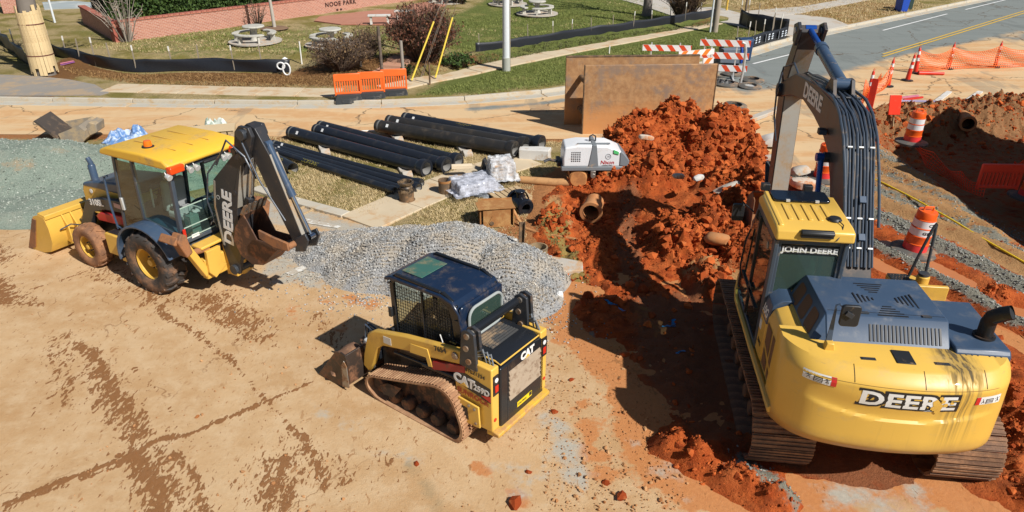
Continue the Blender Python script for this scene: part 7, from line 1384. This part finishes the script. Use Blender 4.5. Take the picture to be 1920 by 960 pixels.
sheet_poly('far_path', [(1380,36),(1400,26),(1500,18),(1640,-6),(1660,-2),(1510,28),(1440,40)], .19, MATS['drive_concrete'])
def brickmat(name, c1, c2, mortar, scale=1.0, plane='xz'):
    k = NT(name); co = k.coord(); sx = k.n('SeparateXYZ'); k.l(co, sx.inputs[0]); cb = k.n('CombineXYZ'); k.l(sx.outputs[0], cb.inputs[0]); k.l(sx.outputs[2 if plane == 'xz' else 1], cb.inputs[1])
    b = k.n('TexBrick'); k.l(cb.outputs[0], b.inputs['Vector']); b.inputs['Scale'].default_value = scale; b.inputs['Brick Width'].default_value = .21; b.inputs['Row Height'].default_value = .075; b.inputs['Mortar Size'].default_value = .010
    for n_, v in (('Color1', c1), ('Color2', c2), ('Mortar', mortar)): b.inputs[n_].default_value = (*v, 1)
    c = k.mix(k.ramp(k.noise(co, 1.3, 6), .4, .7, 0, .35), b.outputs['Color'], (.50, .24, .16)); k.base(c); k.rough(.9); k.bump(b.outputs['Fac'], -.4, .01); return k.m
BRK = brickmat('red_brick', (.36, .125, .08), (.47, .19, .125), (.56, .40, .32)); BRKD = mat('brick_cap', (.36, .10, .07), .9, dirt=(.45, .2, .13), amt=.4, scale=3, bump=.3)
a, b_ = G(222, 77, .2), G(850, -8, .2); L = (b_-a).length; wl = thing('brick_wall', 'long low red brick park wall carrying dark letters', 'brick wall', a, math.atan2(b_.y-a.y, b_.x-a.x))
HW = .86
MB().box((L/2, .12, HW/2-.15), (L, .24, HW+.3)).build('wall_face', BRK, wl); b = None
n = int(L/.30)
cap_me = MB().box((0, 0, 0), (.285, .32, .10)).build('cap_brick', BRKD, None, 0, 0); cap0 = cap_me.data; bpy.data.objects.remove(cap_me)
for i in range(min(n, 120)): o = bpy.data.objects.new('cap_brick', cap0); COL.objects.link(o); o.parent = wl; o.location = (.15+i*.30, .12, HW+.05+random.uniform(-.004, .004))
MB().box((-.08, .12, HW/2), (.16, .44, HW+.16)).box((.16, .12, HW/2), (.14, .40, HW+.10)).build('end_pier', BRKD, wl, .01)
tx = (G(660, 24, .2)-a).length
text('NOOE PARK', .36, mat('dark_letters', (.06, .025, .02), .5, bump=0), wl, (tx, -.012, .45), (1, 0, 0), (0, 0, 1), bold=.010, ext=.01, xs=1.0, spacing=1.2); 
for dx in (.0, .28): MB().box((tx-.3+dx, -.015, .10), (.14, .03, .10)).build('wall_plaque', MATS['dark_letters'], wl)
rt = thing('brick_wall', 'short dark return wall at the left end of the park wall', 'brick wall', G(222, 77, .2)+Vector((-.25, .1, 0)), math.atan2(G(150, 36).y-G(222, 77).y, G(150, 36).x-G(222, 77).x)); MB().box((3.6, -.15, HW/2-.1), (7.2, .26, HW+.1)).build('wall_face', BRK, rt); MB().box((3.6, -.15, HW+.01), (7.3, .36, .10)).build('wall_cap', BRKD, rt, .01)
pp = thing('brick_pier', 'red brick pier at the top left corner of the picture', 'brick pier', G(24, 22, .2), .6); MB().box((0, 0, 1.0), (1.0, 1.2, 2.0)).build('pier_face', BRK, pp); MB().box((0, 0, 2.05), (1.2, 1.4, .12)).build('pier_cap', BRKD, pp)
sheet_poly('brick_patio', [(590,46),(640,53),(690,53),(745,54),(790,34),(850,10),(835,4),(700,26),(600,38)], .22, brickmat('patio_brick', (.40, .15, .09), (.48, .20, .13), (.42, .22, .15), 1, 'xy'))
bs = thing('brick_steps', 'orange brown brick steps between the shrubs behind the orange barriers', 'steps', G(722, 140, .16), -.25)
for i in range(3): MB().box((0, .3+i*.75, .05+i*.10), (1.05, .74, .16)).build('step', brickmat('step_brick', (.46, .20, .11), (.52, .26, .15), (.5, .32, .22), 1, 'xy') if i == 0 else MATS.get('step_b') or bpy.data.materials['step_brick'], bs, .01)
# ---- concrete picnic sets and benches
PC = mat('picnic_concrete', (.50, .48, .42), .85, dirt=(.36, .34, .28), amt=.35, scale=4, bump=.25)
def picnic(label, px, py, rz, first=[None]):
    if first[0] is None:
        t = thing('picnic_table', label, 'picnic table', G(px, py, .2), rz, 'round concrete picnic tables in the park')
        MB().lathe([(1.55, 0), (1.55, .06), (0, .07)], (0, 0, 0), n=36).build('round_pad', CONC, t, 0, 40); MB().lathe([(.0, .72), (.62, .72), (.65, .76), (.62, .81), (0, .82)], (0, 0, 0), n=32).build('tabletop', PC, t, 0, 40); MB().lathe([(.30, .06), (.20, .2), (.17, .5), (.26, .72)], (0, 0, 0), n=16).build('pedestal', PC, t, 0, 60)
        for q in range(3):
            a0 = q*2*math.pi/3; arc = [a0+R(-46+i*92/10) for i in range(11)]
            be = MB().prism([(1.28*math.cos(v), 1.28*math.sin(v)) for v in arc]+[(.92*math.cos(v), .92*math.sin(v)) for v in arc[::-1]], .40, .48, 'xy').build('bench_seat', PC, t, .015)
            for da in (-30, 30): v = a0+R(da); MB().box((1.1*math.cos(v), 1.1*math.sin(v), .23), (.30, .12, .36), (0, 0, v), 0, (.75, 1)).build('bench_leg', PC, be, .01)
        t.scale = (.82, .82, .95); first[0] = t; return t
    return dup(first[0], G(px, py, .2), rz, label)
picnic('concrete picnic table in the open lawn before the brick wall', 479, 78, .5); picnic('concrete picnic table half hidden by the left bare shrub', 622, 84, .2); picnic('concrete picnic table right of the pale utility pole', 1007, 26, 1.0); picnic('concrete picnic table at the top edge near the pale pole', 952, 8, .3); picnic('concrete picnic table at the top edge above the big shrub', 838, 4, .8)
def bench(label, px, py, rz):
    t = thing('stone_bench', label, 'bench', G(px, py, .22), rz, 'pale stone benches on the brick patio'); MB().box((0, 0, .46), (1.25, .38, .09)).build('seat', CONCW, t, .015)
    for x in (-.46, .46): MB().prism([(-.14, 0), (.14, 0), (.08, .2), (.14, .42), (-.14, .42), (-.08, .2)], x-.06, x+.06, 'yz').build('leg', CONCW, t)
bench('pale stone bench in the open on the brick patio', 712, 45, .1); bench('pale stone bench behind the big reddish shrub', 760, 36, .15)
# ---- silt fences
SILT = mat('black_silt_cloth', (.016, .018, .024), .42, bump=.25, bscale=60); STK = mat('grey_stake', (.30, .25, .19), .8); STW = mat('white_stake_tip', (.80, .78, .72), .6)
def silt(label, pts, h, stakes, sh=1.15, z0=.1, tips=True):
    t = thing('silt_fence', label, 'silt fence', G(*pts[0], z0)); o = t.location; P_ = [Vector(q) for q in smoothline(PX(*pts), 1)]; S = resample([tuple(p) for p in P_], .25); vs = []; fs = []; rows = 5
    for i, p in enumerate(S):
        for j in range(rows+1):
            w_ = .05*math.sin(i*.45+j*.5)*(.4+j/rows); vs.append((p.x-o.x+w_*.6, p.y-o.y+w_, h*j/rows*(1-.08*abs(math.sin(i*.32)))-.03))
    for i in range(len(S)-1):
        for j in range(rows): q = i*(rows+1)+j; fs.append((q, q+rows+1, q+rows+2, q+1))
    c_ = MB().add(vs, fs).build('fence_cloth', SILT, t, 0, 60); sd_ = c_.modifiers.new('thick', 'SOLIDIFY'); sd_.thickness = .012
    cum = [0]
    for a, b in zip(S[:-1], S[1:]): cum.append(cum[-1]+(b-a).length)
    for i in range(stakes):
        s = cum[-1]*(i+.15)/stakes; j = min(range(len(cum)), key=lambda k: abs(cum[k]-s)); p = S[j]-Vector((o.x, o.y)); l_ = random.uniform(-.06, .06); hh = sh*random.uniform(.9, 1.1)
        st_ = MB().bar((p.x, p.y+.05, -.05), (p.x+l_, p.y+.05, hh), .045, .035).build('stake', STK, t)
        if tips and random.random() < .8: MB().bar((p.x+l_*.82, p.y+.05, hh*.82), (p.x+l_, p.y+.05, hh+.005), .05, .04).build('stake_tip', STW, st_)
    return t
silt('black silt fence curving from the wrapped trunk along the mulch', [(98,108),(130,118),(175,130),(225,139),(268,143),(345,139),(420,140),(505,142),(545,141)], .62, 10); silt('black silt fence left of the wrapped trunk in the shade', [(-60,50),(0,82),(30,108),(62,134)], .72, 4)
silt('long black silt fence between the lawn and the sloping path', [(891,114),(925,109),(965,103),(1030,93),(1085,82),(1150,73),(1220,62),(1290,50),(1338,42)], .72, 12); silt('black silt fence beside the concrete drive, facing away', [(1384,51),(1405,60),(1430,66),(1475,71)], .95, 4, 1.4); s3 = silt('dark blue silt fence printed with white marks along the kerb', [(1378,103),(1405,96),(1435,87),(1472,78)], .68, 6, 1.2)
WPR = mat('white_print', (.62, .68, .75), .6, bump=0)
o = s3.location; line_ = resample(PX((1378,103),(1405,96),(1435,87),(1472,78)), .33)
for i, (p, q) in enumerate(zip(line_[:-1], line_[1:])):
    if i % 4 == 3: continue
    a, b = Vector((p.x-o.x+.05, p.y-o.y-.09, 0)), Vector((q.x-o.x-.04, q.y-o.y-.09, 0))
    if i % 4 == 0: MB().sheet(a+Vector((.03, 0, .16)), b+Vector((-.08, 0, .16)), b+Vector((-.08, 0, .52)), a+Vector((.03, 0, .52)), .008).build('print_badge', WPR, s3)
    else:
        for z in (.22, .33, .44): MB().sheet(a+Vector((0, 0, z)), b+Vector((0, 0, z)), b+Vector((0, 0, z+.055)), a+Vector((0, 0, z+.055)), .008).build('print_line', WPR, s3)
# white sprayed loops at the fence end
lp = G(538, 140, .1); t = thing('white_cable_loops', 'white looped cord hung on the end stake of the black fence', 'cord', lp)
for dx, dz, r_, s_ in ((-.16, .38, .15, .9), (.05, .25, .15, 1.6)): MB().tube([(dx+r_*math.cos(v*math.pi/8), -.12, dz+r_*s_*math.sin(v*math.pi/8)) for v in range(17)], .035, 6).build('cord_loop', WHT, t)
MB().lathe([(0, -.07), (.12, 0), (0, .07)], (.02, -.05, .66), n=10).build('cord_knot', WHT, t, 0, 60)
# ---- posts, poles, guys
POLE = mat('pale_pole', (.66, .70, .72), .55, dirt=(.45, .46, .45), amt=.2, scale=2, bump=.05)
t = thing('utility_pole', 'tall pale grey utility pole standing beside the sloping path', 'utility pole', G(949, 133, .12)); MB().lathe([(.15, -.1), (.145, 1), (.115, 9.6), (0, 9.62)], (0, 0, 0), n=20).build('shaft', POLE, t, 0, 60); MB().lathe([(.17, -.1), (.17, .55), (.15, .56)], (0, 0, 0), n=20).build('base_wrap', mat('base_wrap', (.40, .41, .36), .8), t, 0, 40)
MB().box((.165, 0, 2.4), (.04, .08, 4.8)).build('cable_guard', GREYW, t); MB().box((0, 0, 9.0), (2.4, .12, .14)).build('cross_arm', WOOD, t)
for x in (-1, -.35, .35, 1): MB().lathe([(.05, 0), (.07, .06), (.04, .16), (0, .17)], (x, 0, 9.07), n=10).build('insulator', RUSTD, t)
top = Vector((-.25, 31.1, 8.8))
for lb, px, py, yg in (('guy wire with yellow guard nearest the orange barriers', 770, 155, 1), ('guy wire with yellow guard standing on the path edge', 815, 150, 1), ('bare guy wire pair nearest the pole, left strand', 788, 146, 0), ('bare guy wire pair nearest the pole, right strand', 792, 143, 0)):
    A = G(px, py, .14); d = (top-A).normalized(); w = thing('guy_wire', lb, 'guy wire', A); MB().tube([(0, 0, 0), tuple((top-A)*.98)], .012, 5).build('wire', STEEL, w); MB().tube([(0, 0, -.1), tuple(d*.25)], .02, 6).build('anchor_rod', STEEL, w)
    if yg: MB().tube([tuple(d*.1), tuple(d*2.5)], .034, 8).build('yellow_guard', mat('guard_yellow', (.85, .62, .08), .45, bump=0), w)
def post(label, px, py, h, r, m, cat='post', nm='post', z=.15):
    return tag(MB().tube([G(px, py, z)+Vector((0, 0, -.1)), G(px, py, z)+Vector((random.uniform(-.03, .03), 0, h))], r, 10).build(nm, m, None, 0, 50), label, cat)
DPW = mat('dark_post_wood', (.12, .09, .07), .85, dirt=(.3, .22, .16), amt=.35, bump=.2)
post('tall dark timber post behind the orange barriers', 717, 140, 1.9, .065, DPW); post('shorter grey timber post right of the orange barriers', 757, 146, 1.45, .065, mat('grey_post', (.30, .26, .22), .85)); post('dark timber post among the left shrub', 677, 128, 1.2, .06, DPW); post('slim white stake beside the left shrub', 566, 120, .95, .03, STW, 'stake', 'stake'); post('slim white stake inside the left shrub', 650, 128, .9, .03, STW, 'stake', 'stake'); post('pointed rusty stake on the orange spot by the path', 806, 158, .85, .035, RUSTD, 'stake', 'stake'); post('short stake at the lower lawn by the path', 1142, 100, .35, .03, STW, 'stake', 'stake')
t = thing('utility_pole', 'brown timber utility pole with a white conduit near the drive', 'utility pole', G(1340, 60, .15)); MB().lathe([(.16, -.1), (.13, 8), (0, 8.05)], (0, 0, 0), n=16).build('shaft', mat('pole_timber', (.36, .30, .23), .85, bump=.2, var=.2), t, 0, 60); MB().tube([(-.26, -.05, -.1), (-.24, -.05, 7.5)], .05, 10).build('conduit', POLE, t); MB().tube([(-.17, -.09, .1), (-.16, -.09, 7.5)], .025, 8).build('cable', BLK, t)
for lb, px, py, m in (('left yellow post on the far bank', 1362, 20, YLP), ('dark post on the far bank right of the yellow one', 1398, 21, DPW), ('thin grey post at the top near the lot', 103, 42, POLE)): post(lb, px, py, 2.2, .06, m)
# ---- wrapped trunk with planks, straps and bare limbs
BARK = mat('grey_bark', (.19, .165, .14), .9, bump=.5, bscale=14, var=.25); TC = G(86, 139, .15)
t = thing('wrapped_tree', 'big bare tree whose trunk is wrapped in upright pale boards', 'tree', TC); PLK = mat('fresh_board', (.66, .50, .27), .75, dirt=(.46, .32, .16), amt=.35, scale=2.5, bump=.15, var=.2)
def limb(pts, r0, r1): n_ = len(pts); return pts, [r0+(r1-r0)*i/(n_-1) for i in range(n_)]
p_, r_ = limb([(0, 0, -.1), (.02, 0, 1), (-.02, 0, 2.2), (.05, .05, 3.2)], .40, .32); MB().tube(p_, r_, 14).build('trunk', BARK, t, 0, 60)
for i in range(22):
    a_ = 2*math.pi*i/22; rad = .475; hh = 2.62+random.uniform(-.18, .12); z0 = .06+random.uniform(-.10, .10)+(.05 if i % 5 else .2)
    o = MB().box((0, 0, (z0+hh)/2), (random.uniform(.115, .138), .03, hh-z0)).build('board', PLK, t)
    o.location = (rad*math.sin(a_)*1.0, -rad*math.cos(a_), 0); o.rotation_euler = (-.025+random.uniform(-.008, .008), random.uniform(-.012, .012), a_)
for z in (.80, 2.0): MB().lathe([(.500-.025*z, z-.02), (.507-.025*z, z), (.500-.025*z, z+.02), (.49-.025*z, z)], (0, 0, 0), n=36).build('strap', mat('strap_brown', (.12, .025, .02), .5), t, 0, 60)
lim = MB(); rt_ = random.Random(5)
def grow(p, d, L_, r, depth):
    n_ = 5; pts = [p]; q = Vector(p); dd = Vector(d).normalized()
    for i in range(n_): dd = (dd+Vector((rt_.uniform(-.22, .22), rt_.uniform(-.22, .22), rt_.uniform(-.05, .2)))).normalized(); q = q+dd*L_/n_; pts.append(q.copy())
    lim.tube(pts, [r*(1-.65*i/n_) for i in range(n_+1)], 6 if depth > 1 else 4)
    if depth:
        for k_ in range(3 if depth > 1 else 4): b_ = pts[2+rt_.randrange(n_-1)]; grow(b_, (dd+Vector((rt_.uniform(-1, 1), rt_.uniform(-1, 1), rt_.uniform(-.1, .6)))), L_*.62, r*.45, depth-1)
for v in ((-.9, .2, 1), (.8, -.3, 1), (.2, .9, 1.2), (-.1, -.8, 1.1), (.9, .6, .7)): grow((0, 0, 2.9), v, 3.6, .2, 3)
lim.build('crown', BARK, t, 0, 60)
rods = tag(MB().bar(G(113, 122, .2), G(140, 116, .25), .05, .03).build('marker_lath', mat('purple_lath', (.26, .08, .28), .6)), 'purple and pink marker laths lying at the foot of the wrapped trunk', 'lath'); MB().bar(G(113, 119, .22), G(138, 114, .27), .05, .03).build('pink_lath', mat('pink_rod', (.6, .2, .3)), rods)
# ---- shrubs: many crossing twigs with small leaves
def shrub(label, px, py, w, h, n, tw, lf, nleaf, seed, name='bare_shrub', cat='shrub', leafs=.05, z=.15, twr=.010):
    r_ = random.Random(seed); t = thing(name, label, cat, G(px, py, z)); b = MB(); tips = []
    for i in range(n):
        a_ = r_.uniform(0, 6.283); sp = r_.uniform(.15, 1)**.7; tip = Vector((w/2*sp*math.cos(a_), w/2*sp*math.sin(a_)*.9, h*(1-.45*sp*sp)*r_.uniform(.65, 1.06))); base = Vector((tip.x*.18, tip.y*.18, 0)); mid = base.lerp(tip, .5)+Vector((tip.x*.06+r_.uniform(-.1, .1)*w*.2, r_.uniform(-.1, .1)*w*.2, h*.10))
        b.tube([base, mid, tip], [twr*1.5, twr, twr*.45], 3); tips.append((mid, tip))
        for k_ in range(3):
            u_ = r_.uniform(.3, 1); s = mid.lerp(tip, u_) if r_.random() < .65 else base.lerp(mid, u_); e = s+Vector((r_.uniform(-1, 1), r_.uniform(-1, 1), r_.uniform(-.2, 1)))*w*.10; b.tube([s, e], [twr*.7, twr*.35], 3); tips.append((s, e))
    b.build('twigs', tw, t, 0, 0)
    rr = np.random.default_rng(seed); idx = rr.integers(0, len(tips), nleaf); A_ = np.array([tips[i][0][:] for i in idx]); B_ = np.array([tips[i][1][:] for i in idx]); u_ = rr.uniform(.2, 1.05, nleaf)[:, None]; pos = A_*(1-u_)+B_*u_+rr.normal(0, .03*w/2, (nleaf, 3)); pos[:, 2] = np.maximum(pos[:, 2], .02)
    lv = (np.array([(-.5, -.8, 0), (.5, -.8, 0), (.55, .6, .15), (0, 1, .2), (-.55, .6, .15)])*1.0, np.array([(0, 1, 2), (0, 2, 4), (2, 3, 4)]))
    o = link('leaves', scatter_mesh('leaves', pos, rr.uniform(.6, 1.2, nleaf)*leafs, [lv], seed), lf, t); o['kind'] = 'stuff'; return t
def leafmat(name, a, b):
    k = NT(name); k.base(k.mix(k.attr('tone'), a, b)); k.rough(.7); k.b.inputs['Specular IOR Level'].default_value = .3; return k.m
TWG = mat('twig_brown', (.13, .085, .06), .85, var=.3, bump=0); LRED = leafmat('reddish_leaves', (.10, .03, .022), (.24, .10, .05)); LBRN = leafmat('brown_leaves', (.10, .06, .03), (.24, .15, .07)); LGRN = leafmat('hedge_leaves', (.018, .045, .010), (.085, .14, .03)); LOLV = leafmat('olive_leaves', (.05, .06, .02), (.16, .16, .06))
shrub('big round reddish brown shrub behind the yellow guy guards', 795, 122, 3.5, 2.75, 620, TWG, LRED, 5200, 1, leafs=.05); shrub('low spreading bare brown shrub left of the brick steps', 640, 132, 3.0, 1.45, 330, TWG, LBRN, 1500, 2, leafs=.045); shrub('upright thin brown shrub behind the tall dark post', 690, 110, 1.9, 1.5, 200, TWG, LBRN, 900, 3, leafs=.04); shrub('round bare brown shrub by the drive at the top', 1282, 40, 3.1, 3.0, 480, TWG, LBRN, 2600, 4, leafs=.05); shrub('low green clump at the foot of the reddish shrub', 858, 128, 1.6, .6, 90, TWG, LGRN, 1500, 5, leafs=.05); shrub('small green clump by the grey post', 765, 142, .7, .5, 50, TWG, LGRN, 500, 6, leafs=.04); shrub('small dark thin shrub before the brick wall behind the picnic table', 484, 50, 1.5, 1.5, 26, TWG, LBRN, 40, 7, twr=.016); shrub('bare pale many-stemmed shrub at the corner of the brick wall', 240, 78, 3.0, 3.0, 30, mat('pale_twig', (.33, .28, .23), .85), LBRN, 30, 8, twr=.020)
shrub('dark green shrub at the top edge above the big reddish shrub', 862, 8, 2.2, 1.3, 120, TWG, LGRN, 2200, 9, leafs=.06)
t = thing('young_tree', 'slim pale bare tree trunk before the brick wall', 'tree', G(515, 53, .2)); MB().tube([(0, 0, -.1), (-.03, 0, 1.2), (-.10, 0, 2.6), (-.12, 0, 5)], [.10, .085, .07, .04], 10).build('trunk', mat('pale_bark', (.44, .40, .34), .85, bump=.2), t, 0, 60); lim = MB(); rt_ = random.Random(9)
for i in range(6): grow((-.1, 0, 2.6+i*.35), (rt_.uniform(-1, 1), rt_.uniform(-1, 1), .8), 1.6, .035, 1)
lim.build('crown', BARK, t, 0, 60); MB().lathe([(.75, .0), (.6, .05), (0, .08)], (0, 0, 0), n=20).build('mulch_ring', mat('mulch_ring', (.20, .12, .07), .95, bump=.5), t)
t = thing('park_tree', 'thick grey tree trunk on the lawn at the top right of the park', 'tree', G(1213, 27, .2)); MB().tube([(0, 0, -.1), (.0, 0, .4), (.02, 0, 1.5), (.05, 0, 3.6)], [.34, .27, .24, .2], 14).build('trunk', BARK, t, 0, 60); lim = MB(); rt_ = random.Random(12)
for v in ((-.9, .2, 1), (.8, -.3, 1), (.2, .9, 1.2), (-.1, -.8, 1.1), (.0, .2, 1.4)): grow((.05, 0, 3.3), v, 3.0, .14, 2)
lim.build('crown', BARK, t, 0, 60)
# ---- clipped hedge behind the wall
a, b_ = G(178, 55, .2), G(560, 0, .2); d = (b_-a).normalized(); hg = thing('hedge', 'long dense clipped green hedge behind the brick wall', 'hedge', a+Vector((-.5, 1.6, 0)), math.atan2(d.y, d.x)); Lh = (b_-a).length+1.5; nh = 26000; rr = np.random.default_rng(4)
fx = rr.uniform(0, Lh, nh); fy = rr.uniform(-.95, .95, nh); fz = rr.uniform(.1, 2.05, nh); sel = rr.random(nh) < .72; edge_ = rr.random(nh)
fy = np.where(sel & (edge_ < .5), -.95+.12*rr.random(nh), fy); fz = np.where(sel & (edge_ >= .5), 2.0+.10*rr.normal(size=nh), fz); fy += .12*np.sin(fx*1.7)+.06*rr.normal(size=nh); fz += .10*np.sin(fx*1.1+1)+.05*np.sin(fx*4)
lv = (np.array([(-.5, -.8, 0), (.5, -.8, 0), (.55, .6, .15), (0, 1, .2), (-.55, .6, .15)]), np.array([(0, 1, 2), (0, 2, 4), (2, 3, 4)]))
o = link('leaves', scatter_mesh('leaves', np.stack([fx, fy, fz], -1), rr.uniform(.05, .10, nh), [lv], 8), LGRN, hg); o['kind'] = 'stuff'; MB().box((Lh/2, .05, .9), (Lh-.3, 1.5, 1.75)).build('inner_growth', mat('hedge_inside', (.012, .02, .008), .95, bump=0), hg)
# ---- grass tufts, mulch straw, weeds
bl = []
for s_ in range(4):
    r_ = random.Random(s_); V = []; F_ = []
    for i in range(4): a_ = r_.uniform(0, 6.28); l_ = r_.uniform(.3, .9); w_ = .09; q = len(V); dx, dy = math.cos(a_), math.sin(a_); ox, oy = r_.uniform(-.4, .4), r_.uniform(-.4, .4); V += [(ox-dy*w_, oy+dx*w_, 0), (ox+dy*w_, oy-dx*w_, 0), (ox+dx*l_, oy+dy*l_, r_.uniform(.5, 1))]; F_.append((q, q+1, q+2))
    bl.append((np.array(V), np.array(F_)))
def hz(x, y):       # ground height under park and verge
    dpp = sdf(x, y, PARK); return .13*sst(dpp, .1, .35)+.05*fbm(x*.25, y*.25, 3)*sst(dpp, .5, 2)+.22*np.exp(-(ldist(x, y, bank)/.8)**2)*sst(dpp, .6, 1.6)*(1+.5*fbm(x*2, y*2, 8))+(.02+.025*fbm(x*.8, y*.8, 5))*sst(sdf(x, y, VERGE), .1, .6)
def field(name, label, poly, n, s0, s1, m, seed, dens=None, bases=bl, tilt=.35, avoid=()):
    rr = np.random.default_rng(seed); P_ = np.array(poly); x = rr.uniform(P_[:, 0].min(), P_[:, 0].max(), n*3); y = rr.uniform(P_[:, 1].min(), P_[:, 1].max(), n*3); ok = sdf(x, y, poly) > 0
    if dens is not None: ok &= rr.random(n*3) < dens(x, y)
    for q in avoid: ok &= sdf(x, y, q) < 0
    x, y = x[ok][:n], y[ok][:n]; s = rr.uniform(s0, s1, len(x)); o = link(name, scatter_mesh(name, np.stack([x, y, hz(x, y)-.005], -1), s, bases, seed, tilt), m); tag(o, label, 'grass', kind='stuff')
DRYG = leafmat('dry_blades', (.38, .27, .115), (.72, .57, .32)); GRNG = leafmat('green_blades', (.10, .125, .025), (.30, .33, .09)); STRW = leafmat('straw_bits', (.12, .055, .02), (.42, .25, .10))
vp = PX((430,362),(500,368),(640,404),(740,430),(900,468),(1000,478),(985,430),(1000,350),(1060,300),(1060,268),(470,258)); walk_ = PX((655,428),(745,372),(900,318),(1050,280),(1050,294),(915,338),(770,402),(700,440))
field('dry_grass', 'short dry straw-coloured grass round the pipes', vp, 22000, .035, .085, DRYG, 1, lambda x, y: np.clip(.55+1.1*fbm(x*1.2, y*1.2, 51), .05, 1), avoid=(walk_,)); field('green_grass', 'green grass showing between the pipes', vp, 5000, .035, .08, GRNG, 2, lambda x, y: np.clip(1.2*np.exp(-(ldist(x, y, PX((540,285),(690,325),(800,352)))/.35)**2)+.35*sst(fbm(x*1.5, y*1.5, 53), .12, .4), 0, 1), avoid=(walk_,))
lush2 = PX((780,186),(900,184),(1070,164),(1340,106),(1480,70),(1390,58),(1345,62),(1290,70),(1060,112),(950,136)); field('lawn_grass', 'bright green mown grass along the sloping path', lush2, 15000, .05, .11, GRNG, 3); 
pk = PX((240,80),(480,52),(600,55),(740,56),(900,-15),(1130,-15),(1330,40),(1200,60),(1060,78),(890,102),(800,118),(560,116),(350,110),(150,95)); field('park_grass', 'mown park lawn of mixed green and straw', pk, 26000, .06, .13, GRNG, 4, lambda x, y: np.clip(.45+.9*fbm(x*.5, y*.5, 57)+.4*sst(x, -8, 0), .1, 1)); field('park_dry_grass', 'straw-coloured grass in the left part of the park lawn', pk, 14000, .06, .12, DRYG, 5, lambda x, y: np.clip(.6+fbm(x*.6, y*.6, 58)-.8*sst(x, -9, -2), 0, 1))
field('straw_mulch', 'brown straw mulch spread below the black silt fence', PX((110,130),(230,146),(345,146),(545,146),(640,150),(640,170),(420,170),(250,163),(150,148)), 9000, .05, .12, STRW, 6, tilt=3.1); field('bank_litter', 'leaf litter on the bank under the reddish shrub', PX((600,140),(680,130),(760,125),(890,118),(940,112),(930,122),(840,142),(770,158),(640,165)), 4000, .05, .11, STRW, 7, tilt=3.1); field('weed_fringe', 'tufted weeds along the foot of the long silt fence', PX((892,118),(1060,90),(1290,54),(1330,48),(1330,54),(1200,72),(1060,98),(960,118),(893,130)), 4500, .06, .16, LOLV, 8); field('bank_grass', 'straw and green grass on the far road bank', PX((1300,-12),(1700,-12),(1740,18),(1600,48),(1490,32),(1380,22)), 7000, .08, .16, DRYG, 9)
